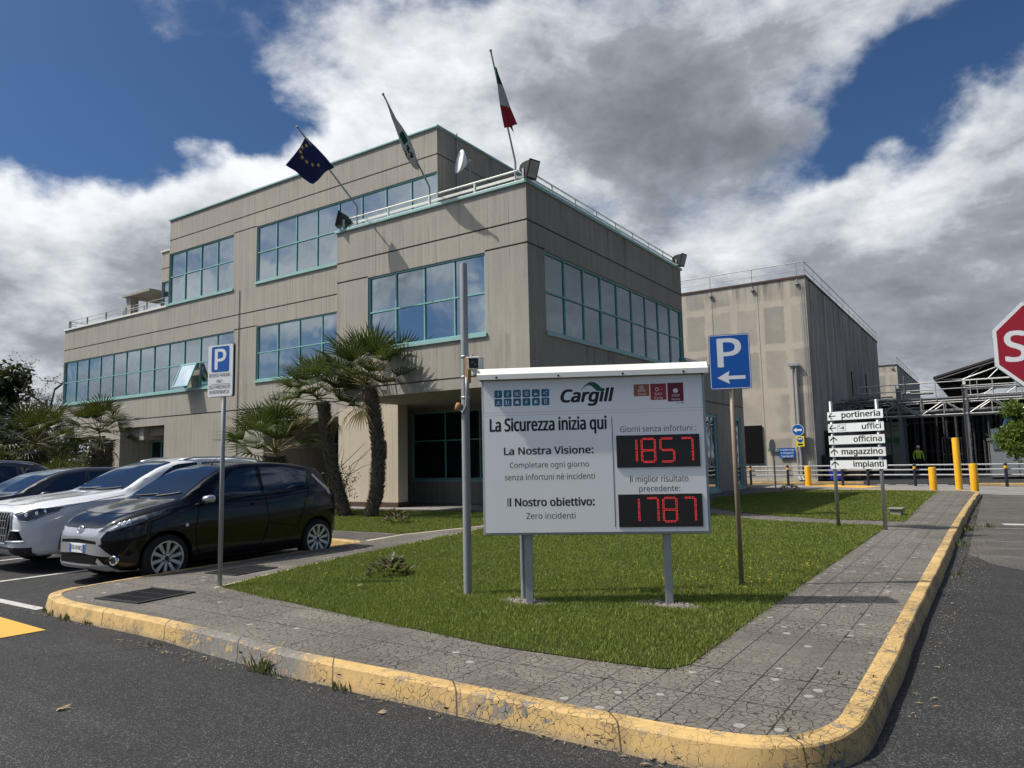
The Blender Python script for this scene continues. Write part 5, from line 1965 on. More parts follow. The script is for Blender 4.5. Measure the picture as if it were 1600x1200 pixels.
def person():
    t = thing('person', 'person in yellow hi-vis vest and dark trousers standing in the yard', 'person', (-3.86, 50.2, 0), R(20))
    J = {'pelvis': (0, 0, .93, .135), 'waist': (0, 0, 1.08, .125), 'chest': (0, -.01, 1.30, .15), 'neck': (0, 0, 1.48, .06), 'head': (0, -.02, 1.60, .095), 'crown': (0, -.01, 1.72, .07)}
    for s, n in ((-1, 'l'), (1, 'r')):
        J.update({n + 'sh': (s * .19, 0, 1.42, .07), n + 'el': (s * .26, .02, 1.14, .048), n + 'wr': (s * .26, -.08, .92, .036), n + 'ha': (s * .255, -.11, .84, .034),
                  n + 'hip': (s * .10, 0, .88, .10), n + 'kn': (s * .11, -.01, .49, .065), n + 'an': (s * .12, .02, .09, .045), n + 'toe': (s * .13, -.13, .04, .04)})
    E = [('pelvis', 'waist'), ('waist', 'chest'), ('chest', 'neck'), ('neck', 'head'), ('head', 'crown')]
    for n in 'lr':
        E += [('chest', n + 'sh'), (n + 'sh', n + 'el'), (n + 'el', n + 'wr'), (n + 'wr', n + 'ha'), ('pelvis', n + 'hip'), (n + 'hip', n + 'kn'), (n + 'kn', n + 'an'), (n + 'an', n + 'toe')]
    names = list(J)

    def skin(name, names, E, J, grow, parent):
        bm = bmesh.new()
        lay = bm.verts.layers.skin.verify()
        vs = []
        for i, k in enumerate(names):
            v = bm.verts.new(J[k][:3])
            v[lay].radius = (J[k][3] * grow, J[k][3] * grow)
            v[lay].use_root = i == 0
            vs.append(v)
        for a, b in E:
            bm.edges.new((vs[names.index(a)], vs[names.index(b)]))
        me = D.meshes.new(name)
        bm.to_mesh(me)
        bm.free()
        o = D.objects.new(name, me)
        C.objects.link(o)
        o.modifiers.new('skin', 'SKIN')
        sb = o.modifiers.new('sub', 'SUBSURF')
        sb.levels = sb.render_levels = 1
        dg = bpy.context.evaluated_depsgraph_get()
        ev = D.meshes.new_from_object(o.evaluated_get(dg))
        D.objects.remove(o)
        return ev
    try:
        me = skin('person_body', names, E, J, 1.0, t)
        ob = D.objects.new('body', me)
        C.objects.link(ob)
        ob.parent = t
        me.materials.clear()
        for m in ('skin', 'trousers', 'hivis', 'hair'):
            me.materials.append(M[m])
        for p in me.polygons:
            z, x = p.center.z, abs(p.center.x)
            p.material_index = 1 if z < .98 and x < .235 else (2 if z < 1.47 and x < .30 and z > .95 else (3 if z > 1.66 or (p.center.y > .03 and z > 1.52) else 0))
            p.use_smooth = True
    except Exception as ex:
        print('person', ex)
    mb = MB()
    mb.lathe([(.075, -.10), (.10, -.06), (.105, 0), (.08, .07), (0, .10)], 16, (0, -.01, 1.68))
    mb.build('helmet', M['sign_white'], t, smooth=True)


person()

# ------------------------------------------------------------------ notice board, signs, camera pole
def rounded(x0, x1, z0, z1, r, n=5):
    p = []
    for cx, cz, a0 in ((x1 - r, z1 - r, 0), (x0 + r, z1 - r, 90), (x0 + r, z0 + r, 180), (x1 - r, z0 + r, 270)):
        for k in range(n + 1):
            a = R(a0 + 90 * k / n)
            p.append((cx + r * math.cos(a), cz + r * math.sin(a)))
    return p


def plate(mb, poly, d0, d1, mi=0):
    """flat shape in the XZ plane, from d0 to d1 in front of y = 0 (front is -Y)"""
    mb.prism(poly, (0, 0, 0), X3, Z3, d0, d1, mi)       # X x Z = -Y


def ring_poly(mb, cx, cz, r0, r1, d, n=28, a0=0, a1=360, mi=0):
    P = [[(cx + r * math.cos(R(a0 + (a1 - a0) * k / n)), -d, cz + r * math.sin(R(a0 + (a1 - a0) * k / n))) for r in (r0, r1)] for k in range(n + 1)]
    mb.grid(P, mi)


def icon(mb, k, cx, cz, s):
    """the ten or so small white pictograms"""
    d = 0.0512
    bx = lambda a, b, c, e: plate(mb, [(cx + a * s, cz + c * s), (cx + b * s, cz + c * s), (cx + b * s, cz + e * s), (cx + a * s, cz + e * s)], d - .001, d)
    ln = lambda pts, w=.07: [plate(mb, [(cx + (x1 + (y1 - y2) / L * w) * s, cz + (y1 + (x2 - x1) / L * w) * s), (cx + (x2 + (y1 - y2) / L * w) * s, cz + (y2 + (x2 - x1) / L * w) * s),
                                        (cx + (x2 - (y1 - y2) / L * w) * s, cz + (y2 - (x2 - x1) / L * w) * s), (cx + (x1 - (y1 - y2) / L * w) * s, cz + (y1 - (x2 - x1) / L * w) * s)], d - .001, d)
                             for (x1, y1), (x2, y2) in zip(pts[:-1], pts[1:]) for L in [math.hypot(x2 - x1, y2 - y1) or 1]]
    dot = lambda x, y, r: plate(mb, [(cx + (x + r * math.cos(q * .7854)) * s, cz + (y + r * math.sin(q * .7854)) * s) for q in range(8)], d - .001, d)
    if k == 0:
        ln([(.15, .7), (-.15, .05), (.15, .05), (-.1, -.65)], .09)
    elif k == 1:
        dot(.25, .55, .15); ln([(.1, .35), (-.1, -.05), (.2, -.3), (.1, -.7)]); ln([(-.1, -.05), (-.4, -.6)]); ln([(-.3, .2), (.1, .3), (.45, .1)])
    elif k == 2:
        ln([(-.65, .6), (-.65, -.6), (-.3, -.6), (-.3, .6)], .05); ln([(.65, .6), (.65, -.6), (.3, -.6), (.3, .6)], .05); dot(0, .4, .13); bx(-.12, .12, -.6, .25)
    elif k == 3:
        ln([(-.7, .2), (-.3, .2), (-.3, .6), (.3, .6), (.3, .2), (.7, .2)], .06); ln([(-.7, -.3), (-.3, -.3), (-.3, -.65), (.3, -.65), (.3, -.3), (.7, -.3)], .06); dot(0, .25, .12); bx(-.1, .1, -.45, .12)
    elif k == 4:
        bx(-.04, .04, -.1, .7); bx(-.5, .5, -.55, -.1)
    elif k == 5:
        dot(-.35, -.1, .22); ln([(-.65, -.35), (-.3, .15), (.0, -.2)], .06); dot(.35, .35, .22); ln([(.2, -.35), (.6, -.55)], .07)
    elif k == 6:
        dot(0, .35, .14); ln([(-.5, .15), (.5, .15)]); bx(-.1, .1, -.3, .2); ln([(-.6, -.7), (-.25, -.35), (.25, -.35), (.6, -.7)])
    elif k == 7:
        bx(-.65, -.3, -.5, .6); dot(.25, .3, .15); bx(.15, .4, -.4, .2); bx(-.65, .65, -.68, -.56)
    elif k == 8:
        plate(mb, [(cx - .65 * s, cz - .5 * s), (cx + .65 * s, cz - .5 * s), (cx + .4 * s, cz + .3 * s), (cx, cz + .5 * s), (cx - .4 * s, cz + .2 * s)], d - .001, d)
    elif k == 9:
        dot(0, .5, .13); ln([(0, .35), (-.1, -.1), (-.35, -.6)]); ln([(-.1, -.1), (.25, -.45)]); ln([(-.4, .1), (.0, .25), (.4, -.05)])
    elif k == 10:
        bx(-.55, .2, -.5, 0); bx(-.35, .1, 0, .5); bx(.3, .4, -.5, .6); bx(.4, .7, -.55, -.45)
    else:
        bx(-.35, -.25, -.7, .7); bx(.25, .35, -.7, .7)
        for q in range(5):
            bx(-.3, .3, -.6 + q * .3, -.52 + q * .3)


def led_digit(mb, ch, x0, x1, z0, z1, d):
    seg = {'1': 'bc', '8': 'abcdefg', '5': 'afgcd', '7': 'abc'}[ch]
    h = (z1 - z0) / 2
    P = {'a': ((.12, 2), (.88, 2)), 'b': ((1, 1.9), (1, 1.08)), 'c': ((1, .92), (1, .1)), 'd': ((.12, 0), (.88, 0)), 'e': ((0, .92), (0, .1)), 'f': ((0, 1.9), (0, 1.08)), 'g': ((.12, 1), (.88, 1))}
    s = 0.0036
    for q in seg:
        (a, b), (c, e) = P[q]
        ax, az, cx, cz = x0 + a * (x1 - x0), z0 + b * h, x0 + c * (x1 - x0), z0 + e * h
        L = math.hypot(cx - ax, cz - az)
        n = max(3, int(L / 0.0105))
        px, pz = -(cz - az) / L * .0052, (cx - ax) / L * .0052
        for k in range(n + 1):
            for w in (-1, 1):
                x, z = ax + (cx - ax) * k / n + px * w, az + (cz - az) * k / n + pz * w
                mb.add([(x - s, -d, z), (x, -d, z - s), (x + s, -d, z), (x, -d, z + s)], [(0, 1, 2, 3)])


def notice_board():
    t = thing('notice_board', 'large white company safety board with two red digital counters on steel posts', 'notice board', (-2.942, 5.675, 0.125), R(90 - 62.5))
    zo = 0.125
    Z = lambda q: q - zo
    # cabinet: y from 0 (front) to 0.16
    mb = MB()
    mb.box(-.978, .982, -0.03, .14, Z(.724), Z(2.09))
    cab = mb.build('cabinet', M['frame_alu'], t, bevel=.006)
    mb = MB()
    mb.box(-.955, .958, -.050, -.030, Z(.748), Z(2.088))
    pan = mb.build('panel', M['board_white'], t)
    mb = MB()
    for z in (1.775, 1.80):
        mb.box(-.953, .956, -.0502, -.0495, Z(z), Z(z) + .002)
    mb.build('panel_seam', M['frame_alu'], pan)
    # small roof with a folded edge
    mb = MB()
    mb.prism([(-.115, 2.095), (-.115, 2.14), (-.05, 2.20), (.20, 2.20), (.20, 2.095), (.19, 2.095), (.19, 2.19), (-.045, 2.19), (-.105, 2.135), (-.105, 2.095)],
             (-1.005, 0, -zo), Y3, Z3, 0, 2.015)
    mb.box(-1.003, -.995, -.10, .19, Z(2.10), Z(2.19))
    mb.box(1.0, 1.008, -.10, .19, Z(2.10), Z(2.19))
    rf = mb.build('roof', M['board_cap'], t)
    mb = MB()
    for x in (-.83, -.28, .28, .80):
        mb.lathe([(0, .004), (.008, .003), (.010, 0)], 8, (x, -.116, Z(2.112)), -Y3)
    mb.build('rivets', M['black'], rf)
    for x in (-.587, .613):
        mb = MB()
        mb.obox(V(x, .03, 0), X3, Y3, Z3, (-.032, .032), (-.032, .032), (-.1, Z(.73)))
        mb.build('post', M['galv_dull'], t, bevel=.004)
    mb = MB()
    mb.tube([(-.66, .20, -.1), (-.66, .20, Z(1.6))], .022, 8)
    mb.build('rear_pipe', M['galv_dull'], t)
    # pictograms
    mb, wb = MB(), MB()
    for r in range(2):
        for c in range(6):
            x, z = -.824 + c * .0842, Z(1.969 - r * .076)
            plate(mb, rounded(x - .035, x + .035, z - .034, z + .034, .010), .0501, .0506)
            icon(wb, r * 6 + c, x, z, .030)
    ic = mb.build('pictogram_tiles', M['icon_blue'], pan)
    wb.build('pictograms', M['sign_white'], ic)
    # logo
    mb = MB()
    put_text(mb, 'Cargill', -.262, .196, Z(1.846), Z(1.995), .0504, 0.050, 0.22)
    mb.build('logo_lettering', M['ink'], pan)
    mb = MB()
    up, lo = [], []
    for k in range(17):
        q = k / 16
        up.append((-.088 + .198 * q, Z(1.975 + .078 * math.sin(math.pi * min(1, q * 1.02)) ** .8)))
        lo.append((-.088 + .198 * q, Z(1.975 + .050 * math.sin(math.pi * min(1, q * 1.45)) if q < .69 else 1.975 - .012 * (q - .69) / .31)))
    mb.grid([[(a[0], -.0508, a[1]), (b[0], -.0508, min(a[1], b[1]))] for a, b in zip(up, lo)])
    mb.build('logo_leaf', M['leaf_green_print'], pan)
    # three coloured squares
    for mat, x0, x1, z0, z1, a, b in (('orange_print', .374, .508, 1.914, 2.019, 'SEE', 'Vedi'), ('red_print', .517, .654, 1.878, 2.020, 'SAY', 'Parla'), ('maroon_print', .664, .800, 1.860, 2.023, 'STOP', 'Ferma')):
        mb = MB()
        plate(mb, [(x0, Z(z0)), (x1, Z(z0)), (x1, Z(z1)), (x0, Z(z1))], .0501, .0506)
        sq = mb.build('coloured_square', M[mat], pan)
        mb = MB()
        m_ = (x0 + x1) / 2
        h = .021
        put_text(mb, b, m_ - .035, m_ + .035, Z(z0 + .008), Z(z0 + .008 + h), .0511, .012)
        put_text(mb, a, m_ - .033, m_ + .033, Z(z0 + .040), Z(z0 + .040 + h), .0511, .014)
        if a == 'STOP':
            plate(mb, [(m_ + .021 * math.cos(k * .393), Z(z0 + .093) + .021 * math.sin(k * .393)) for k in range(16)], .0507, .0511)
        elif a == 'SAY':
            ring_poly(mb, m_ - .012, Z(z0 + .092), .011, .016, .0511)
            for k in range(3):
                plate(mb, [(m_ + .014 + k * .008, Z(z0 + .088)), (m_ + .018 + k * .008, Z(z0 + .088)), (m_ + .018 + k * .008, Z(z0 + .092)), (m_ + .014 + k * .008, Z(z0 + .092))], .0507, .0511)
        else:
            ring_poly(mb, m_, Z(z0 + .068), .020, .0235, .0511, 14, 30, 150)
            ring_poly(mb, m_, Z(z0 + .088), .020, .0235, .0511, 14, 210, 330)
            plate(mb, [(m_ + .006 * math.cos(k * .785), Z(z0 + .078) + .006 * math.sin(k * .785)) for k in range(8)], .0507, .0511)
        mb.build('lettering', M['sign_white'], sq)
    mb = MB()
    put_text(mb, 'Cargill', .735, .770, Z(1.840), Z(1.851), .0504, .012, .2)
    mb.box(.778, .800, -.0504, -.0515, Z(1.842), Z(1.848))
    # words
    W = (('La Sicurezza inizia qui', -.902, .124, 1.600, 1.750, .032), ('La Nostra Visione:', -.780, .004, 1.427, 1.492, .044), ('Completare ogni giorno', -.732, -.036, 1.295, 1.362, .002),
         ('senza infortuni n\u00e8 incidenti', -.778, .011, 1.203, 1.258, .002), ('Il Nostro obiettivo:', -.760, .0, .976, 1.048, .042), ('Zero incidenti', -.595, -.167, .865, .920, .002),
         ('Giorni senza infortuni :', .244, .894, 1.603, 1.656, .002), ('Il miglior risultato', .314, .808, 1.152, 1.226, .002), ('precedente:', .389, .735, 1.073, 1.139, .002))
    mb.build('lettering', M['ink'], pan)
    for s, x0, x1, z0, z1, bo in W:
        mb = MB()
        put_text(mb, s, x0, x1, Z(z0), Z(z1), .0504, bo)
        mb.build('lettering', M['ink'], pan)
    mb = MB()
    mb.box(.172, .177, -.0515, -.0500, Z(.79), Z(1.742))
    mb.build('divider_line', M['ink'], pan)
    # counters
    for z0, z1, word, xs in ((1.296, 1.574, '1857', ((.378, .378 + .001), (.424, .536), (.584, .697), (.757, .856))), (.787, 1.065, '1787', ((.380, .381), (.445, .543), (.588, .698), (.762, .857)))):
        mb = MB()
        mb.box(.206, .915, -.058, -.0501, Z(z0), Z(z1))
        dsp = mb.build('counter_display', M['led_panel'], t)
        for c, (a, b) in zip(word, xs):
            mb = MB()
            led_digit(mb, c, a if c != '1' else b - .05, b, Z(z0 + .046), Z(z1 - .034), .0595)
            mb.build('led_digit', M['led'], dsp)
    return t


notice_board()


def blue_parking_sign():
    t = thing('parking_sign', 'blue parking sign with white P and arrow on a slim brown pole', 'parking sign', (-2.126, 7.123, 0.125), R(90 - 72))
    mb = MB()
    mb.tube([(0, 0.03, -.1), (0, 0.03, 2.44)], .024, 12)
    mb.build('pole', M['rust_pole'], t, smooth=True)
    mb = MB()
    plate(mb, rounded(-.200, .194, 1.912, 2.464, .022), .0, .012)
    p = mb.build('sign_plate', M['sign_blue'], t)
    mb = MB()
    a, b = rounded(-.194, .188, 1.918, 2.458, .018), rounded(-.188, .182, 1.924, 2.452, .014)
    n = len(a)
    mb.add([(x, -.0132, z) for x, z in a] + [(x, -.0132, z) for x, z in b], [(k, (k + 1) % n, n + (k + 1) % n, n + k) for k in range(n)])
    mb.build('white_line', M['sign_white'], p)
    mb = MB()
    put_text(mb, 'P', -.112, .104, 2.14, 2.420, .0126, .030)
    mb.build('letter', M['sign_white'], p)
    mb = MB()
    plate(mb, [(-.130, 2.028), (-.012, 2.095), (-.022, 2.046), (.138, 2.046), (.138, 2.010), (-.022, 2.010), (-.012, 1.965)], .0125, .0126)
    mb.build('arrow', M['sign_white'], p)
    mb = MB()
    for z in (2.35, 2.03):
        mb.box(-.05, .05, -.0, .06, z, z + .03)
    mb.build('clamp', M['galv_dull'], t)


M['rust_pole'] = simple('weathered_brown_pole', (0.27, 0.215, 0.15), 0.55, metal=0.2, var=0.25, scale=7)
blue_parking_sign()


def white_parking_sign():
    t = thing('parking_sign', 'white parking sign with blue P square on a grey pole by the black hatchback', 'parking sign', (-6.859, 4.66, 0.125), R(90 - 79))
    mb = MB()
    mb.tube([(0.0, .03, -.1), (0.0, .03, 2.5)], .024, 12)
    mb.build('pole', M['grey_post'], t, smooth=True)
    mb = MB()
    plate(mb, rounded(-.192, .155, 2.000, 2.562, .022), .0, .012)
    p = mb.build('sign_plate', M['sign_white'], t)
    mb = MB()
    plate(mb, rounded(-.215 + .04, .155 + .02, 1.995, 2.566, .022), -.006, -.001)
    mb.build('backing', M['black'], p)
    mb = MB()
    plate(mb, rounded(-.143, .103, 2.268, 2.545, .018), .0125, .014)
    sq = mb.build('blue_square', M['sign_blue'], p)
    mb = MB()
    put_text(mb, 'P', -.092, .058, 2.298, 2.515, .0142, .030)
    mb.build('letter', M['sign_white'], sq)
    mb = MB()
    for s, x0, x1, z0, z1 in (('REVERSE PARKING', -.173, .123, 2.212, 2.250), ('ONLY', -.068, .018, 2.148, 2.184), ('SOLO PARCHEGGIO', -.176, .126, 2.084, 2.122), ('IN RETROMARCIA', -.165, .112, 2.030, 2.068)):
        put_text(mb, s, x0, x1, z0, z1, .0126, .012)
    mb.box(-.15, .12, -.0135, -.0125, 2.1335, 2.1355)
    mb.build('lettering', M['ink'], p)


white_parking_sign()


def direction_sign():
    t = thing('direction_sign', 'stack of five white direction boards with black arrows on two poles', 'direction sign', (-1.572, 13.21, 0.125), R(90 - 108))
    for x, h in ((-.80, 2.16), (-.012, 2.14)):
        mb = MB()
        mb.tube([(x, .045, -.1), (x, .045, h)], .030, 12)
        mb.build('pole', M['galv'], t, smooth=True)
    rows = (('portineria', 2.013, 'L', -.59, .055), ('uffici', 1.806, 'L', -.255, .055), ('officina', 1.598, 'U', -.41, .055), ('magazzino', 1.388, 'U', -.63, .055), ('impianti', 1.178, 'U', -.44, .055))
    for k, (s, z, ar, x0, x1) in enumerate(rows):
        z -= .125 + .062
        mb = MB()
        mb.box(-.848, .105, .0, .02, z - .006, z + .152)
        bx = mb.build('board', M['black'], t)
        bx['label'] = 'white board reading ' + s
        mb = MB()
        mb.box(-.846, .103, -.006, -.0005, z, z + .146)
        pl = mb.build('white_face', M['sign_white'] if k < 2 else M['sign_worn'], bx)
        mb = MB()
        asc = any(c in 'tfl' for c in s)
        dsc = any(c in 'pgq' for c in s)
        put_text(mb, s, x0, x1, z + (.006 if dsc else .036), z + (.134 if asc or 'i' in s else .115), .0064, .040)
        cx, cz, r = (-.762, z + .073, .058)
        if ar == 'L':
            mb.box(cx - .045, cx + .062, -.0075, -.0065, cz - .008, cz + .008)
            plate(mb, [(cx - .066, cz), (cx - .012, cz + .056), (cx + .010, cz + .056), (cx - .040, cz), (cx + .010, cz - .056), (cx - .012, cz - .056)], .0065, .0078)
        else:
            mb.box(cx - .008, cx + .008, -.0075, -.0065, cz - .056, cz + .045)
            plate(mb, [(cx, cz + .064), (cx + .064, cz + .006), (cx + .064, cz - .016), (cx, cz + .036), (cx - .064, cz - .016), (cx - .064, cz + .006)], .0065, .0078)
        if k == 1:
            for a, b, c, e in ((-.68, -.53, .02, .024), (-.68, -.53, .122, .126), (-.68, -.676, .02, .126), (-.534, -.53, .02, .126), (-.66, -.63, .095, .105), (-.625, -.60, .06, .07), (-.60, -.585, .05, .09), (-.575, -.56, .04, .10), (-.66, -.56, .068, .074)):
                mb.box(a, b, -.0075, -.0065, z + c, z + e)
        mb.build('lettering', M['ink'], pl)


def worn_sign():
    m, nt, b = new_mat('rust_streaked_sign_face')
    p = nt.objc()
    n = nt.noise(nt.scl(p, (14, 1, 2.0)), 1.0, 5, 0.65)
    n2 = nt.noise(p, 30, 4)
    f = nt.m('MULTIPLY', nt.step(n, 0.56, 0.74), 0.75)
    nt.put(b.inputs['Base Color'], nt.mix(f, nt.mix(nt.m('MULTIPLY', n2, .25), (0.70, 0.72, 0.71), (0.5, 0.5, 0.46)), (0.46, 0.30, 0.13)))
    b.inputs['Roughness'].default_value = 0.55
    return m


M['sign_worn'] = worn_sign()
direction_sign()


def stop_sign():
    t = thing('stop_sign', 'red octagonal stop sign with white lettering on a grey pole by the road', 'stop sign', (0.525, 8.98, 0.0), R(4))
    mb = MB()
    mb.tube([(0, .04, -.1), (0, .04, 2.75)], .03, 12)
    mb.build('pole', M['galv_dull'], t, smooth=True)
    r = .452 / math.cos(R(22.5))
    oc = lambda q: [(q * math.cos(R(22.5 + 45 * k)), 2.435 + q * math.sin(R(22.5 + 45 * k))) for k in range(8)]
    mb = MB()
    plate(mb, oc(r), 0, .012)
    p = mb.build('white_octagon', M['sign_white'], t)
    mb = MB()
    plate(mb, oc(r * .925), .0125, .014)
    q = mb.build('red_octagon', M['sign_red'], p)
    mb = MB()
    for ch, xa, xb in (('S', -.352, -.178), ('T', -.160, -.010), ('O', .005, .190), ('P', .210, .365)):
        put_text(mb, ch, xa, xb, 2.285, 2.595, .0142, .034)
    mb.build('lettering', M['sign_white'], q)
    mb = MB()
    plate(mb, oc(r * 1.012), -.008, -.001)
    mb.build('back', M['grey_post'], p)


stop_sign()


def camera_pole():
    t = thing('camera_pole', 'tall bare grey steel pole standing in the lawn, carrying the security camera', 'pole', (-4.241, 5.538, 0.125))
    mb = MB()
    mb.lathe([(.040, -.1), (.039, 1.7), (.036, 3.19), (.034, 3.205), (0, 3.207)], 20)
    mb.build('shaft', M['grey_post'], t, smooth=True, auto=40)
    mb = MB()
    for z in (2.06, 2.26, 1.86):
        mb.lathe([(.042, 0), (.044, .004), (.044, .016), (.042, .02)], 20, (0, 0, z))
    mb.build('strap', M['galv'], t)
    mb = MB()
    mb.tube([(.055, -.05, 2.06), (.06, -.055, 1.93), (.05, -.05, 1.79), (.01, -.055, 1.72), (-.02, -.05, 1.75)], .011, 8)
    mb.build('cable_hose', M['galv_dull'], t, smooth=True)
    mb = MB()
    mb.lathe([(0, -.04), (.028, -.035), (.032, 0), (.028, .035), (0, .04)], 12, (-.045, -.055, 1.78), (0.4, 0, 1))
    mb.build('float_switch', M['rust'], t, smooth=True)
    c = thing('security_camera', 'white security camera with dark lens on a rusty bracket on the pole', 'camera', (-4.241 + .075, 5.538 - .03, 2.28), R(0))
    mb = MB()
    mb.box(-.036, .006, -.025, .025, -.15, .10)
    mb.tube([(.02, 0, .10), (.05, 0, .12)], .012, 6)
    mb.build('bracket', M['rust'], c, bevel=.006)
    mb = MB()
    ax = V(.42, -.88, -.10)
    ax /= np.linalg.norm(ax)
    sd = np.cross(ax, Z3)
    sd /= np.linalg.norm(sd)
    up = np.cross(sd, ax)
    o = V(.085, -.01, .03)
    mb.obox(o, sd, ax, up, (-.055, .055), (-.14, .10), (-.055, .055))
    mb.obox(o, sd, ax, up, (-.062, .062), (-.15, .13), (.050, .062))
    b_ = mb.build('body', M['sign_white'], c, bevel=.012)
    mb = MB()
    mb.obox(o, sd, ax, up, (-.048, .048), (.1005, .108), (-.046, .046))
    f = mb.build('front_glass', M['black'], b_, bevel=.004)
    mb = MB()
    mb.lathe([(.0, .003), (.018, .002), (.024, 0)], 20, o + ax * .108, ax)
    mb.build('lens', M['car_glass'], f)
    mb = MB()
    mb.lathe([(0, -.05), (.035, -.05), (.045, -.03), (.045, .03), (0, .035)], 14, o - ax * .03 - up * .06)
    mb.build('joint', M['sign_white'], c, smooth=True, auto=40)


camera_pole()


def grates():
    for x, y, sx, sy, lab in ((-7.05, 4.00, .62, .58, 'large square iron drain grating in the pavement near the kerb corner'), (-7.62, 5.50, .48, .60, 'iron drain grating in the pavement beside the black hatchback')):
        t = thing('drain_grate', lab, 'drain grate', (x, y, .126), R(6), 'iron drain gratings in the pavement')
        mb = MB()
        mb.box(-sx / 2, sx / 2, -sy / 2, sy / 2, -.004, .002)
        mb.build('pit', M['black_matt'], t)
        mb = MB()
        for a in (-1, 1):
            mb.box(a * sx / 2 - .02, a * sx / 2 + .02, -sy / 2 - .02, sy / 2 + .02, .0, .012)
            mb.box(-sx / 2 + .02, sx / 2 - .02, a * sy / 2 - .02, a * sy / 2 + .02, .0, .0115)
        mb.build('frame', M['iron'], t)
        mb = MB()
        n = 16
        for k in range(1, n):
            xx = -sx / 2 + sx * k / n
            mb.box(xx - .007, xx + .007, -sy / 2 + .02, sy / 2 - .02, .002, .010)
        for k in (1, 2):
            yy = -sy / 2 + sy * k / 3
            mb.box(-sx / 2 + .02, sx / 2 - .02, yy - .008, yy + .008, .003, .0095)
        mb.build('bars', M['iron'], t)


M['iron'] = simple('dark_cast_iron', (0.035, 0.034, 0.036), 0.6, metal=0.4, var=0.3, scale=20)
grates()

# ------------------------------------------------------------------ cars (nose towards -Y)
class CarBody:
    def __init__(s, sp):
        s.sp = sp
        L = sp['L']
        ys = np.unique(np.r_[0, 0.012, 0.03, 0.06, np.linspace(0.1, L - .1, 64), L - .06, L - .03, L - .01, L])
        s.ys = ys
        g = lambda k: pchip([a for a, b in sp[k]], [b for a, b in sp[k]], ys)
        zs, zb, zt, w, wr = (g(k) for k in ('sill', 'belt', 'top', 'half', 'roofhalf'))
        rings = []
        for i in range(len(ys)):
            h, gg, W, Wr = zb[i] - zs[i], zt[i] - zb[i], w[i], wr[i]
            hp = [(0, zs[i]), (.5 * W, zs[i]), (.86 * W, zs[i]), (.965 * W, zs[i] + .05), (.995 * W, zs[i] + .30 * h), (1.0 * W, zs[i] + .60 * h), (.985 * W, zs[i] + .86 * h),
                  (.955 * W, zb[i]), (.93 * W + (Wr - .93 * W) * .18, zb[i] + .16 * gg), (.93 * W + (Wr - .93 * W) * .58, zb[i] + .55 * gg), (.93 * W + (Wr - .93 * W) * .93, zb[i] + .88 * gg),
                  (Wr * .90, zb[i] + .965 * gg), (Wr * .5, zt[i] - .006), (0, zt[i])]
            r = catmull(hp, 44)
            rings.append(np.r_[r, (r[1:-1] * V(-1, 1))[::-1]])
        n = len(rings[0])
        v, f = [], []
        for y, r in zip(ys, rings):
            v += [(x, y, z) for x, z in r]
        for i in range(len(ys) - 1):
            for k in range(n):
                f.append((i * n + k, (i + 1) * n + k, (i + 1) * n + (k + 1) % n, i * n + (k + 1) % n))
        f.append(tuple(range(n)))
        f.append(tuple((len(ys) - 1) * n + k for k in range(n - 1, -1, -1)))
        s.v, s.f = v, f
        s.bvh = BVHTree.FromPolygons([Vector(q) for q in v], f)

    def snap(s, p, d, off):
        """project p along d onto the skin, lifted by off"""
        p, d = Vector(p), Vector(d).normalized()
        h = s.bvh.ray_cast(p - d * 3, d)
        if h[0] is None:
            h = s.bvh.find_nearest(p)
        nn = h[1]
        if nn.dot(d) > 0:
            nn = -nn
        q = h[0] + nn * off
        return (q.x, q.y, q.z)

    def patch(s, mb, lo, hi, d, nu=16, nv=6, off=.006, mi=0, mirror=False, rim=False):
        a, b = polyline(lo, nu), polyline(hi, nu)
        P = [[s.snap(a[i] + (b[i] - a[i]) * j / (nv - 1), d, off) for j in range(nv)] for i in range(nu)]
        mb.grid(P, mi)
        # a thin returned edge so that the piece has thickness
        loop = [(i, 0) for i in range(nu)] + [(nu - 1, j) for j in range(1, nv)] + [(i, nv - 1) for i in range(nu - 2, -1, -1)] + [(0, j) for j in range(nv - 2, 0, -1)]
        top = [P[i][j] for i, j in loop]
        bot = [s.snap(a[i] + (b[i] - a[i]) * j / (nv - 1), d, -.01) for i, j in loop]
        m = len(loop)
        mb.add(top + bot, [(k, (k + 1) % m, m + (k + 1) % m, m + k) for k in range(m)], mi)
        if mirror:
            P = [[(-x, y, z) for x, y, z in row] for row in P]
            mb.grid(P, mi)

    def line(s, mb, pts, d, r=.004, off=.001, n=20, mi=0):
        q = polyline(pts, n)
        mb.tube([s.snap(p, d, off) for p in q], r, 5, mi)


def side(pts):
    return [(1.2, y, z) for y, z in pts]


def front(pts):
    return [(x, -.3, z) for x, z in pts]


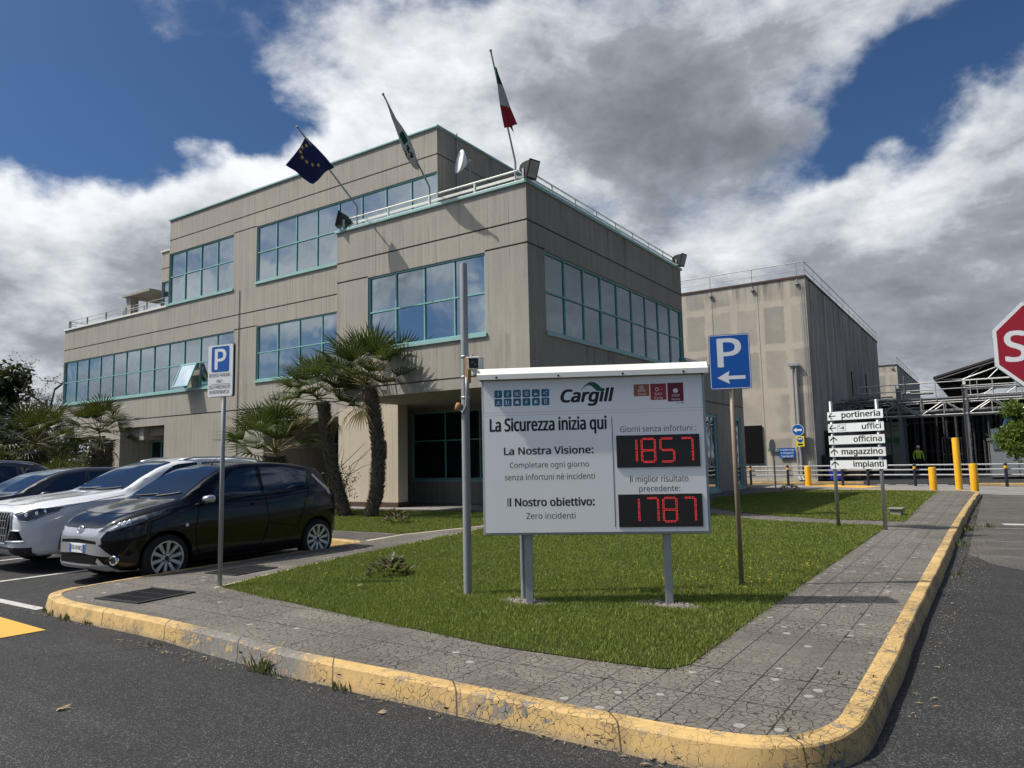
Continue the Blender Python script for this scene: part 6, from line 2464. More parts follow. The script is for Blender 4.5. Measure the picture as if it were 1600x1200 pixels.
def car_wheel(t, x, y, r, w, rim_r, spokes, style=0):
    s = 1 if x > 0 else -1
    mb = MB()
    mb.lathe([(rim_r, -w / 2), (r - .02, -w / 2), (r, -w / 2 + .025), (r, w / 2 - .025), (r - .02, w / 2), (rim_r, w / 2), (rim_r - .01, w / 2 - .03), (rim_r - .02, -w / 2)], 36, (x, y, r), (s, 0, 0))
    o = mb.build('wheel', M['rubber'], t, smooth=True, auto=35)
    mb = MB()
    mb.lathe([(rim_r, w / 2 - .004), (rim_r + .004, w / 2 + .004), (rim_r - .012, w / 2 + .004), (rim_r - .018, w / 2 - .02), (rim_r - .02, w / 2 - .07)], 36, (x, y, r), (s, 0, 0))
    ax = V(s, 0, 0)
    for k in range(spokes):
        a = 2 * math.pi * k / spokes + .2
        for da in ((-.07, .07) if style else (0,)):
            d = V(0, math.cos(a + da), math.sin(a + da))
            p = np.cross(ax, d)
            wd = .013 if style else .019
            c = V(x, y, r) + ax * (w / 2 - .012)
            r0, r1 = .05, rim_r - .008
            mb.add([c + d * r0 - p * wd * .8 + ax * -.004, c + d * r0 + p * wd * .8 + ax * -.004, c + d * r1 + p * wd * 1.25 + ax * .004, c + d * r1 - p * wd * 1.25 + ax * .004,
                    c + d * r0 - p * wd * .8 - ax * .03, c + d * r0 + p * wd * .8 - ax * .03, c + d * r1 + p * wd * 1.25 - ax * .03, c + d * r1 - p * wd * 1.25 - ax * .03],
                   [(0, 1, 2, 3), (0, 3, 7, 4), (1, 5, 6, 2), (3, 2, 6, 7)])
    mb.lathe([(0, w / 2 - .012), (.045, w / 2 - .012), (.065, w / 2 - .022), (.065, w / 2 - .05)], 20, (x, y, r), (s, 0, 0))
    mb.build('rim', M['alloy'], o, smooth=True, auto=30)
    mb = MB()
    mb.lathe([(0, w / 2 - .075), (rim_r - .01, w / 2 - .075)], 28, (x, y, r), (s, 0, 0))
    mb.lathe([(0, w / 2 - .006), (.026, w / 2 - .007), (.03, w / 2 - .012)], 16, (x, y, r), (s, 0, 0))
    mb.build('dark_backing_disc', M['black'], o)  # black disc standing in for the dark behind the spokes, plus hub cap
    if not style:
        mb = MB()
        for k in range(4):
            a = k * math.pi / 2 + .5
            mb.lathe([(0, w / 2 - .006), (.010, w / 2 - .007), (.011, w / 2 - .02)], 8, V(x, y, r) + .048 * V(0, math.cos(a), math.sin(a)), (s, 0, 0))
        mb.build('wheel_nuts', M['black'], o)


def car_shell(t, cb, paint, wheels, r_arch):
    """body with wheel arches cut out"""
    me = D.meshes.new('body')
    me.from_pydata(cb.v, [], cb.f)
    for m in (paint, M['black_matt']):
        me.materials.append(m)
    me.update()
    tmp = D.objects.new('tmp', me)
    C.objects.link(tmp)
    cut = MB()
    for y, r in wheels:
        for s in (-1, 1):
            prof = [(0, -.30), (r_arch, -.30), (r_arch, .30), (0, .30)]
            cut.lathe(prof, 40, (s * cb.sp['W'] * .98, y, r + .01), X3)
    cm = D.meshes.new('cut')
    cm.from_pydata(cut.v, [], cut.f)
    for m in (paint, M['black_matt']):
        cm.materials.append(m)
    cm.polygons.foreach_set('material_index', [1] * len(cm.polygons))
    bm = bmesh.new()
    bm.from_mesh(cm)
    bmesh.ops.remove_doubles(bm, verts=bm.verts, dist=1e-5)
    bmesh.ops.recalc_face_normals(bm, faces=bm.faces)
    bm.to_mesh(cm)
    bm.free()
    bm = bmesh.new()
    bm.from_mesh(me)
    bmesh.ops.recalc_face_normals(bm, faces=bm.faces)
    bm.to_mesh(me)
    bm.free()
    co = D.objects.new('cut', cm)
    C.objects.link(co)
    mod = tmp.modifiers.new('arch', 'BOOLEAN')
    mod.object = co
    mod.operation = 'DIFFERENCE'
    mod.solver = 'EXACT'
    dg = bpy.context.evaluated_depsgraph_get()
    res = D.meshes.new_from_object(tmp.evaluated_get(dg))
    D.objects.remove(tmp)
    D.objects.remove(co)
    res.polygons.foreach_set('use_smooth', [True] * len(res.polygons))
    res.set_sharp_from_angle(angle=R(38))
    res.name = 'body'
    ob = D.objects.new('body', res)
    C.objects.link(ob)
    ob.parent = t
    # arch lips
    return ob


def mirror_x(mb):
    n = len(mb.v)
    v, f, mi = list(mb.v), list(mb.f), list(mb.mi)
    mb.v += [(-x, y, z) for x, y, z in v]
    mb.f += [tuple(i + n for i in q[::-1]) for q in f]
    mb.mi += mi


def number_plate(t, cb, z, text, w=.52, h=.11, y=None):
    p = cb.snap((0, -.3, z), (0, 1, 0), 0)
    y = p[1] - .012 if y is None else y
    mb = MB()
    mb.box(-w / 2, w / 2, y - .006, y + .02, z - h / 2, z + h / 2)
    pl = mb.build('number_plate', M['sign_white'], t, bevel=.003)
    mb = MB()
    mb.box(-w / 2 + .003, -w / 2 + .045, y - .008, y - .0062, z - h / 2 + .003, z + h / 2 - .003)
    mb.box(w / 2 - .045, w / 2 - .003, y - .008, y - .0062, z - h / 2 + .003, z + h / 2 - .003)
    mb.build('blue_bands', M['sign_blue'], pl)
    if text:
        mb = MB()
        put_text(mb, text, -w / 2 + .06, w / 2 - .06, z - h / 2 + .022, z + h / 2 - .022, -(y - .008), .012)
        mb.build('lettering', M['ink'], pl)


def wing_mirror(t, x, y, z, mat, sx=.17, sz=.11):
    mb = MB()
    for k in (-1, 1):
        P = []
        for i in range(9):
            a = -math.pi / 2 + math.pi * i / 8
            row = []
            for j in range(16):
                b = 2 * math.pi * j / 16
                row.append((k * (x + sx * .5 + sx * .5 * math.copysign(abs(math.cos(b)) ** .7, math.cos(b)) * math.cos(a) ** .6), y + .10 * math.sin(a) * (1 if a < 0 else .45),
                            z + sz * .5 * math.copysign(abs(math.sin(b)) ** .7, math.sin(b)) * math.cos(a) ** .6))
            row.append(row[0])
            P.append(row)
        mb.grid(P)
        mb.tube([(k * (x - .07), y + .03, z - .05), (k * (x + .05), y + .01, z - .035)], .02, 6)
    return build_sides(mb, 'wing_mirror', mat, t, smooth=True, auto=60)


def wiper(t, cb, pts):
    mb = MB()
    cb.line(mb, [(x, y, 2) for x, y in pts], (0, 0, -1), .009, .016, 12)
    return mb.build('wiper', M['black'], t)


def black_hatchback():
    W = .782
    sp = dict(L=3.455, W=W,
              sill=[(0, .24), (.1, .20), (.5, .17), (3.0, .18), (3.3, .24), (3.455, .34)],
              belt=[(0, .56), (.06, .64), (.25, .745), (.55, .84), (.9, .915), (1.4, .94), (2.2, .965), (2.9, 1.02), (3.25, 1.0), (3.4, .92), (3.455, .80)],
              top=[(0, .60), (.05, .69), (.2, .80), (.45, .885), (.72, .945), (.88, .985), (1.15, 1.155), (1.42, 1.31), (1.62, 1.385), (1.95, 1.43), (2.3, 1.435), (2.75, 1.405), (3.10, 1.34), (3.24, 1.27), (3.36, 1.08), (3.455, .86)],
              half=[(0, .40), (.03, .49), (.10, .595), (.25, .70), (.5, .755), (.9, W), (2.4, W), (2.9, .775), (3.2, .74), (3.4, .68), (3.455, .58)],
              roofhalf=[(0, .40), (.1, .50), (.4, .60), (.85, .655), (1.2, .625), (1.6, .565), (2.3, .56), (2.9, .545), (3.2, .53), (3.4, .54), (3.455, .5)])
    cb = CarBody(sp)
    t = thing('black_hatchback', 'small black hatchback with silver nose parked nose-out beside the pavement', 'car', (-9.175, 4.36, 0.0), 0, 'cars parked in the bays')
    whl = [(.665, .285), (3.005, .285)]
    car_shell(t, cb, M['paint_black'], whl, .325)
    for y, r in whl:
        for s in (-1, 1):
            car_wheel(t, s * (W - .105), y, r, .18, .205, 10)
    # glass
    mb = MB()
    a = [(-.60, .95), (-.3, .90), (0, .885), (.3, .90), (.60, .95)]
    b = [(-.50, 1.55), (-.25, 1.585), (0, 1.595), (.25, 1.585), (.50, 1.55)]
    cb.patch(mb, [(x, y, 2) for x, y in a], [(x, y, 2) for x, y in b], (0, 0, -1), 22, 14, .007)
    mb.build('windscreen', M['car_glass'], t, smooth=True, auto=40)
    mb = MB()
    cb.patch(mb, side([(1.23, .985), (1.6, .985), (2.02, 1.005)]), side([(1.26, 1.01), (1.62, 1.285), (1.66, 1.325), (2.00, 1.355)]), (-1, 0, 0), 16, 8, .006, mirror=True)
    build_sides(mb, 'side_window', M['car_glass'], t, smooth=True, auto=40)
    mb = MB()
    cb.patch(mb, side([(2.09, 1.01), (2.5, 1.045), (2.83, 1.10)]), side([(2.08, 1.355), (2.5, 1.35), (2.90, 1.27)]), (-1, 0, 0), 14, 8, .006, mirror=True)
    build_sides(mb, 'side_window', M['car_glass'], t, smooth=True, auto=40)
    # door gap lines and sill
    mb = MB()
    S = (-1, 0, 0)
    cb.line(mb, side([(1.05, .34), (1.02, .6), (1.08, .94), (1.20, .99)]), S, .005)
    cb.line(mb, side([(1.05, .34), (2.0, .32), (2.12, .6), (2.07, .99), (2.05, 1.36)]), S, .005)
    cb.line(mb, side([(2.12, .6), (2.6, .50), (2.78, .9), (2.86, 1.08)]), S, .004)
    cb.line(mb, side([(.30, .70), (.62, .78), (.9, .93)]), S, .004)
    mirror_x(mb)
    cb.line(mb, [(x, .285 + .05 * (abs(x) / .6) ** 2, 2) for x in np.linspace(-.6, .6, 15)], (0, 0, -1), .004)
    mb.build('panel_gaps', M['black_matt'], t)
    mb = MB()
    for s in (-1, 1):
        p = cb.snap((1.2, 1.93, .865), S, .016)
        mb.obox(V(s * p[0], p[1], p[2]), Y3, X3, Z3, (-.085, .085), (-.012, .012), (-.014, .014))
    build_sides(mb, 'door_handle', M['paint_black'], t, bevel=.006)
    mb = MB()
    p = cb.snap((1.2, .90, .665), S, .006)
    mb.lathe([(0, .006), (.018, .004), (.022, 0)], 12, p, X3)
    mb.build('side_repeater', M['sign_white'], t)
    wing_mirror(t, .775, 1.17, .97, M['silver_trim'], .15, .10)
    # silver face
    mb = MB()
    F = (0, 1, 0)
    up = [(-.50, .615), (-.32, .655), (0, .665), (.32, .655), (.50, .615)]
    cb.patch(mb, front([(-.44, .535), (0, .555), (.44, .535)]), front([(-.56, .70), (-.34, .672), (0, .668), (.34, .672), (.56, .70)]), F, 30, 6, .008)
    cb.patch(mb, front([(-.60, .355), (-.4, .375), (0, .395), (.4, .375), (.60, .355)]), front([(-.43, .500), (0, .508), (.43, .500)]), F, 26, 6, .010)
    cb.patch(mb, front([(-.475, .50), (-.41, .495)]), front([(-.47, .555), (-.40, .548)]), F, 6, 4, .010)
    cb.patch(mb, front([(.41, .495), (.475, .50)]), front([(.40, .548), (.47, .555)]), F, 6, 4, .010)
    cb.patch(mb, front([(-.60, .205), (0, .215), (.60, .205)]), front([(-.54, .272), (0, .262), (.54, .272)]), F, 26, 4, .016)
    cb.patch(mb, front([(.60, .30), (.70, .235)]), front([(.625, .345), (.73, .275)]), (-.5, .8, 0), 8, 3, .008)
    cb.patch(mb, front([(-.70, .235), (-.60, .30)]), front([(-.73, .275), (-.625, .345)]), (.5, .8, 0), 8, 3, .008)
    mb.build('silver_nose', M['silver_trim'], t, smooth=True, auto=40)
    mb = MB()
    cb.patch(mb, front([(-.38, .505), (0, .512), (.38, .505)]), front([(-.40, .54), (0, .552), (.40, .54)]), F, 20, 4, .006)
    cb.patch(mb, front([(-.52, .275), (0, .268), (.52, .275)]), front([(-.48, .37), (0, .388), (.48, .37)]), F, 22, 5, .006)
    mb.build('grille', M['black_matt'], t, smooth=True, auto=40)
    # headlights, fog lamps, badge
    for s in (1, -1):
        mb = MB()
        lo = [(s * .42, .00, .640), (s * .58, .08, .655), (s * .70, .30, .715), (s * .745, .62, .835)]
        hi = [(s * .44, .02, .672), (s * .58, .12, .735), (s * .68, .32, .800), (s * .735, .64, .862)]
        cb.patch(mb, lo, hi, (-s * .45, .75, -.25), 18, 6, .010)
        hl = mb.build('headlight', M['lamp_glass'], t, smooth=True, auto=40)
        mb = MB()
        for q in (.25, .5, .72):
            p0 = np.array(lo[1]) * (1 - q) + np.array(lo[2]) * q
            p1 = np.array(hi[1]) * (1 - q) + np.array(hi[2]) * q
            p = cb.snap((p0 + p1) / 2, (-s * .45, .75, -.25), .011)
            mb.lathe([(0, .004), (.022, .003), (.026, 0)], 12, p, (s * .5, -.8, .2))
        mb.build('lamp_unit', M['chrome'], hl, smooth=True)
        mb = MB()
        p = cb.snap((s * .60, -.3, .315), (0, 1, 0), .008)
        mb.lathe([(.038, .010), (.052, .018), (.060, .006), (.060, -.02)], 24, p, (s * .25, -1, 0))
        fl = mb.build('fog_lamp', M['chrome'], t, smooth=True)
        mb = MB()
        mb.lathe([(0, .006), (.040, .008)], 20, p, (s * .25, -1, 0))
        mb.build('lens', M['lamp_dark'], fl)
    mb = MB()
    p = np.array(cb.snap((0, -.3, .655), F, .016))
    n = V(0, -.93, .36)
    u, w = X3, np.cross(n, X3)

    def ell(ca, cb_, ra, rb, r=.006):
        mb.tube([p + u * (ca + ra * math.cos(k * .2618)) + w * (cb_ + rb * math.sin(k * .2618)) for k in range(25)], r, 6, cap=False)
    ell(0, 0, .062, .046)
    ell(0, 0, .020, .043, .005)
    ell(0, .020, .044, .020, .005)
    mb.build('badge', M['chrome'], t, smooth=True)
    number_plate(t, cb, .445, 'FD 418CJ', .36, .105)
    wiper(t, cb, [(-.45, .93), (.05, .96)])
    wiper(t, cb, [(.05, .92), (.48, 1.0)])
    mb = MB()
    cb.patch(mb, side([(2.98, 1.22), (3.18, 1.0), (3.22, .93)]), side([(3.02, 1.24), (3.25, 1.01), (3.27, .93)]), (-1, 0, 0), 12, 3, .012, mirror=True)
    build_sides(mb, 'rear_light', M['rear_lamp'], t, smooth=True, auto=40)
    mb = MB()
    mb.tube([(0.0, 1.72, 1.40), (0, 1.82, 1.50)], .004, 5)
    mb.tube([(0.0, 1.72, 1.39), (0, 1.74, 1.42)], .012, 6)
    mb.build('aerial', M['black'], t)


def lamp_mat():
    m, nt, b = new_mat('clear_lamp_lens')
    p = nt.objc()
    n = nt.noise(p, 18, 3)
    nt.put(b.inputs['Base Color'], nt.mix(nt.step(n, .4, .6), (0.30, 0.32, 0.33), (0.10, 0.105, 0.11)))
    b.inputs['Roughness'].default_value = .18
    b.inputs['Metallic'].default_value = .5
    b.inputs['Coat Weight'].default_value = 1.0
    return m


M['lamp_glass'] = lamp_mat()
M['lamp_dark'] = simple('dark_lamp_housing', (0.03, 0.032, 0.035), .2, coat=1.0)
M['rear_lamp'] = simple('pale_rear_lamp', (0.42, 0.36, 0.36), .25, coat=1.0, metal=.3)
black_hatchback()


def suv_spec(L, W, H):
    k = H / 1.6
    q = L / 4.48
    s = lambda lst: [(a * q, b) for a, b in lst]
    z = lambda lst: [(a * q, b * k) for a, b in lst]
    return dict(L=L, W=W,
                sill=z([(0, .30), (.1, .24), (.6, .22), (3.9, .24), (4.3, .30), (4.48, .42)]),
                belt=z([(0, .74), (.06, .82), (.3, .90), (.8, .965), (1.3, 1.0), (2.0, 1.02), (3.2, 1.06), (3.9, 1.10), (4.3, 1.02), (4.48, .85)]),
                top=z([(0, .80), (.05, .895), (.2, .955), (.6, 1.015), (1.1, 1.065), (1.35, 1.10), (1.7, 1.30), (2.05, 1.475), (2.35, 1.555), (2.8, 1.60), (3.3, 1.595), (3.8, 1.545), (4.1, 1.47), (4.3, 1.22), (4.48, .95)]),
                half=s([(0, .62), (.03, .70), (.10, .78), (.3, .86), (.7, W - .01), (1.2, W), (3.2, W), (3.8, W - .02), (4.2, W - .08), (4.4, W - .2), (4.48, W - .3)]),
                roofhalf=s([(0, .55), (.1, .64), (.6, .74), (1.3, .77), (1.7, .73), (2.3, .64), (3.2, .62), (3.9, .60), (4.2, .62), (4.48, .55)]))


def white_suv():
    W = .925
    sp = suv_spec(4.48, W, 1.54)
    cb = CarBody(sp)
    t = thing('white_suv', 'white sport utility car with dark slatted grille between black cars', 'car', (-11.64, 4.40, 0.0), 0, 'cars parked in the bays')
    whl = [(.90, .34), (3.58, .34)]
    car_shell(t, cb, M['paint_white'], whl, .40)
    for y, r in whl:
        for s in (-1, 1):
            car_wheel(t, s * (W - .125), y, r, .22, .23, 5, 1)
    mb = MB()
    a = [(-.72, 1.36), (-.36, 1.27), (0, 1.25), (.36, 1.27), (.72, 1.36)]
    b = [(-.58, 2.22), (-.3, 2.27), (0, 2.285), (.3, 2.27), (.58, 2.22)]
    cb.patch(mb, [(x, y, 2) for x, y in a], [(x, y, 2) for x, y in b], (0, 0, -1), 22, 14, .007)
    mb.build('windscreen', M['car_glass'], t, smooth=True, auto=40)
    for lo, hi in (([(1.62, 1.03), (2.2, 1.035), (2.62, 1.045)], [(1.66, 1.05), (2.12, 1.36), (2.25, 1.42), (2.62, 1.455)]), ([(2.70, 1.045), (3.1, 1.055), (3.5, 1.075)], [(2.70, 1.46), (3.1, 1.46), (3.48, 1.43)]),
                   ([(3.58, 1.08), (3.75, 1.09), (3.95, 1.11)], [(3.56, 1.425), (3.75, 1.395), (3.98, 1.31)])):
        mb = MB()
        cb.patch(mb, side(lo), side(hi), (-1, 0, 0), 14, 8, .006, mirror=True)
        build_sides(mb, 'side_window', M['car_glass'], t, smooth=True, auto=40)
    S = (-1, 0, 0)
    mb = MB()
    cb.line(mb, side([(1.45, .36), (1.42, .7), (1.55, 1.03)]), S, .005)
    cb.line(mb, side([(1.45, .36), (2.6, .36), (2.66, .8), (2.66, 1.46)]), S, .005)
    cb.line(mb, side([(2.6, .36), (3.3, .40), (3.55, .85), (3.54, 1.43)]), S, .005)
    cb.line(mb, side([(.22, .80), (.75, .905), (1.35, .985)]), S, .004)
    mirror_x(mb)
    cb.line(mb, [(x, .13 + .10 * (abs(x) / .7) ** 2, 2) for x in np.linspace(-.66, .66, 15)], (0, 0, -1), .004)
    mb.build('panel_gaps', M['black_matt'], t)
    mb = MB()
    cb.patch(mb, side([(1.32, .24), (2.4, .23), (3.16, .24)]), side([(1.32, .37), (2.4, .36), (3.16, .38)]), S, 14, 4, .010, mirror=True)
    build_sides(mb, 'sill_cladding', M['black'], t, smooth=True, auto=40)
    mb = MB()
    F = (0, 1, 0)
    cb.patch(mb, front([(-.78, .24), (0, .25), (.78, .24)]), front([(-.80, .345), (0, .36), (.80, .345)]), F, 26, 4, .010)
    mb.build('bumper_cladding', M['black'], t, smooth=True, auto=40)
    # arch trims
    mb = MB()
    for y, r in whl:
        P = []
        for k in range(25):
            a = R(-8 + 196 * k / 24)
            row = []
            for q in (.405, .455):
                yy, zz = y + q * math.cos(a), r + .01 + q * math.sin(a)
                row.append(cb.snap((1.2, yy, max(zz, .26)), S, .010))
            P.append(row)
        mb.grid(P)
    mirror_x(mb)
    build_sides(mb, 'arch_trim', M['cladding_grey'], t, smooth=True)
    # grille with upright slats
    mb = MB()
    cb.patch(mb, front([(-.42, .40), (0, .395), (.42, .40)]), front([(-.54, .80), (0, .815), (.54, .80)]), F, 24, 8, .010)
    g = mb.build('grille', M['black_matt'], t, smooth=True, auto=40)
    mb = MB()
    for k in range(-6, 7):
        cb.line(mb, front([(k * .066, .41), (k * .083, .795)]), F, .007, .016, 8)
    for z in (.50, .60, .70):
        cb.line(mb, front([(-.40, z), (0, z), (.40, z)]), F, .005, .014, 14)
    pts = [(-.41, .395), (.41, .395), (.55, .55), (.54, .805), (-.54, .805), (-.55, .55), (-.41, .395)]
    cb.line(mb, front(pts), F, .013, .012, 60)
    mb.build('slats', M['silver_trim'], g)
    mb = MB()
    p = np.array(cb.snap((0, -.3, .70), F, .035))
    for k in range(4):
        mb.tube([p + V(-.105 + k * .07 + .045 * math.cos(a * .2618), 0, .045 * math.sin(a * .2618)) for a in range(25)], .006, 6, cap=False)
    mb.build('badge_rings', M['chrome'], g, smooth=True)
    number_plate(t, cb, .50, '', .42, .11)
    for s in (1, -1):
        mb = MB()
        d = (-s * .4, .8, -.2)
        lo = [(s * .60, .0, .775), (s * .65, .02, .745), (s * .70, .08, .690), (s * .76, .16, .672), (s * .82, .28, .745), (s * .87, .44, .815)]
        hi = [(s * .60, .0, .79), (s * .66, .05, .815), (s * .74, .15, .832), (s * .82, .3, .850), (s * .88, .48, .868)]
        cb.patch(mb, lo, hi, d, 18, 7, .010)
        hl = mb.build('headlight', M['lamp_dark'], t, smooth=True, auto=40)
        mb = MB()
        cb.line(mb, lo, d, .007, .013, 20)
        cb.line(mb, hi, d, .006, .013, 20)
        for q in (.35, .55, .72):
            c0 = polyline(lo, 21)[int(q * 20)] * .45 + polyline(hi, 21)[int(q * 20)] * .55
            mb.lathe([(0, .008), (.024, .006), (.028, 0)], 12, cb.snap(c0, d, .011), (s * .4, -.85, .1))
        mb.build('lamp_strip', M['chrome'], hl, smooth=True, auto=40)
        mb = MB()
        d = (-s * .25, 1, 0)
        cb.patch(mb, [(s * .56, -.3, .43), (s * .84, -.3, .435)], [(s * .62, -.3, .565), (s * .78, -.3, .56)], d, 10, 5, .010)
        it = mb.build('air_intake', M['black_matt'], t, smooth=True, auto=40)
        mb = MB()
        cb.line(mb, [(s * .52, -.3, .425), (s * .85, -.3, .43)], d, .013, .014, 10)
        cb.line(mb, [(s * .52, -.3, .425), (s * .60, -.3, .575), (s * .79, -.3, .57)], d, .009, .012, 14)
        mb.build('intake_trim', M['silver_trim'], it)
    mb = MB()
    cb.patch(mb, front([(-.55, .255), (0, .265), (.55, .255)]), front([(-.52, .305), (0, .315), (.52, .305)]), F, 20, 3, .022)
    mb.build('skid_plate', M['silver_trim'], t, smooth=True, auto=40)
    wing_mirror(t, .95, 1.78, 1.08, M['paint_white'], .20, .15)
    mb = MB()
    for s in (-1, 1):
        q = [(s * .56, 2.35), (s * .60, 2.6), (s * .60, 3.2), (s * .585, 3.8), (s * .56, 4.0)]
        zz = [cb.snap((x, y, 3), (0, 0, -1), 0)[2] for x, y in q]
        mb.tube([(x, y, z + (.035 if 0 < k < 4 else 0.0)) for k, ((x, y), z) in enumerate(zip(q, zz))], .016, 8)
    build_sides(mb, 'roof_rail', M['silver_trim'], t, smooth=True)
    mb = MB()
    z0 = cb.snap((0, 3.7, 3), (0, 0, -1), 0)[2]
    mb.prism([(3.60, z0 - .01), (3.82, z0 - .015), (3.80, z0 + .06), (3.76, z0 + .065)], (-.015, 0, 0), Y3, Z3, 0, .03)
    mb.build('aerial_fin', M['black'], t)
    wiper(t, cb, [(-.55, 1.37), (.0, 1.40)])
    wiper(t, cb, [(.05, 1.34), (.60, 1.44)])


M['cladding_grey'] = simple('grey_arch_trim', (0.16, 0.165, 0.17), .55, var=.08)
white_suv()


def dark_car(name, label, x, y, L, W, H, paint, roof_rails):
    sp = suv_spec(L, W, H)
    cb = CarBody(sp)
    t = thing(name, label, 'car', (x, y, 0), 0, 'cars parked in the bays')
    q, k = L / 4.48, H / 1.6
    whl = [(.90 * q, .32), (3.55 * q, .32)]
    car_shell(t, cb, paint, whl, .37)
    for yy, r in whl:
        for s in (-1, 1):
            car_wheel(t, s * (W - .12), yy, r, .2, .22, 5, 1)
    mb = MB()
    a = [(-.70, 1.36), (-.35, 1.27), (0, 1.25), (.35, 1.27), (.70, 1.36)]
    b = [(-.56, 2.22), (-.3, 2.27), (0, 2.285), (.3, 2.27), (.56, 2.22)]
    cb.patch(mb, [(xx, yy * q, 2) for xx, yy in a], [(xx, yy * q, 2) for xx, yy in b], (0, 0, -1), 22, 14, .007)
    mb.build('windscreen', M['car_glass'], t, smooth=True, auto=40)
    for lo, hi in (([(1.62, 1.03), (2.2, 1.04), (2.62, 1.05)], [(1.66, 1.05), (2.12, 1.39), (2.25, 1.45), (2.62, 1.49)]), ([(2.70, 1.05), (3.1, 1.06), (3.5, 1.08)], [(2.70, 1.495), (3.1, 1.495), (3.48, 1.47)]),
                   ([(3.58, 1.085), (3.75, 1.095), (3.95, 1.12)], [(3.56, 1.46), (3.75, 1.43), (3.98, 1.33)])):
        mb = MB()
        cb.patch(mb, side([(yy * q, z * k) for yy, z in lo]), side([(yy * q, z * k) for yy, z in hi]), (-1, 0, 0), 14, 8, .006, mirror=True)
        build_sides(mb, 'side_window', M['car_glass'], t, smooth=True, auto=40)
    mb = MB()
    S = (-1, 0, 0)
    cb.line(mb, side([(1.45 * q, .36), (2.6 * q, .36), (2.66 * q, .8), (2.66 * q, 1.46 * k)]), S, .005)
    cb.line(mb, side([(2.6 * q, .36), (3.3 * q, .40), (3.55 * q, .85), (3.54 * q, 1.43 * k)]), S, .005)
    mirror_x(mb)
    mb.build('panel_gaps', M['black_matt'], t)
    F = (0, 1, 0)
    mb = MB()
    cb.patch(mb, front([(-.5, .38 * k), (0, .37 * k), (.5, .38 * k)]), front([(-.55, .70 * k), (0, .71 * k), (.55, .70 * k)]), F, 20, 6, .01)
    mb.build('grille', M['black_matt'], t)
    for s in (1, -1):
        mb = MB()
        d = (-s * .4, .8, -.2)
        cb.patch(mb, [(s * .56, 0, .72 * k), (s * .8, .2, .74 * k), (s * (W - .03), .5, .82 * k)], [(s * .56, 0, .79 * k), (s * .8, .25, .84 * k), (s * (W - .03), .55, .88 * k)], d, 12, 5, .01)
        mb.build('headlight', M['lamp_glass'], t, smooth=True, auto=40)
    wing_mirror(t, W, 1.78 * q, 1.06 * k, paint, .18, .13)
    number_plate(t, cb, .45 * k, '', .42, .11)
    if roof_rails:
        mb = MB()
        for s in (-1, 1):
            qq = [(s * .56, 2.35 * q), (s * .60, 2.6 * q), (s * .60, 3.2 * q), (s * .585, 3.8 * q), (s * .56, 4.0 * q)]
            zz = [cb.snap((xx, yy, 3), (0, 0, -1), 0)[2] for xx, yy in qq]
            mb.tube([(xx, yy, z + (.04 if 0 < i < 4 else 0)) for i, ((xx, yy), z) in enumerate(zip(qq, zz))], .018, 8)
        build_sides(mb, 'roof_rail', M['silver_trim'], t, smooth=True)


dark_car('dark_car', 'dark grey car half hidden behind the white car', -14.75, 4.35, 4.1, .87, 1.42, M['paint_grey'], False)
dark_car('taupe_estate', 'taupe estate car with roof rails, the last in the row of parked cars', -17.6, 3.2, 4.55, .92, 1.58, M['paint_brown'], True)

# ------------------------------------------------------------------ palms, trees, small plants
def fan_leaf(mb, o, d, pet, blade, nl, spread, droop, q, mi=0):
    """a palm fan: o crown point, d direction of the stalk"""
    d = d / np.linalg.norm(d)
    side_ = np.cross(d, Z3)
    if np.linalg.norm(side_) < .1:
        side_ = V(1, 0, 0)
    side_ /= np.linalg.norm(side_)
    up = np.cross(side_, d)
    sag = droop * pet
    p1 = o + d * pet * .5 + V(0, 0, sag * .15)
    hub = o + d * pet - V(0, 0, sag * .3)
    mb.tube([o, p1, hub], [.014, .010, .008], 4, mi + 1, cap=False)
    tw = q.uniform(-.5, .5)
    s2 = side_ * math.cos(tw) + up * math.sin(tw)
    u2 = np.cross(s2, d)
    for k in range(nl):
        a = (k / (nl - 1) - .5) * 2 * spread
        L = blade * (0.72 + .28 * math.cos(a * .75)) * q.uniform(.88, 1.06)
        dv = d * math.cos(a) + s2 * math.sin(a)
        cup = abs(math.sin(a)) * .16
        m_ = hub + dv * L * .55 + u2 * L * (.06 + cup * .5)
        tip = hub + dv * L + u2 * L * (cup * .4) - V(0, 0, droop * L * q.uniform(.25, .75))
        w = blade * .030
        pv = np.cross(u2, dv)
        pv /= np.linalg.norm(pv)
        b0 = hub + dv * .02
        mb.add([b0 - pv * w * .35, b0 + pv * w * .35, m_ + pv * w, m_ - pv * w, tip, m_ + u2 * w * .5], [(0, 5, 3), (0, 1, 5), (1, 2, 5), (3, 5, 4), (5, 2, 4)], mi)


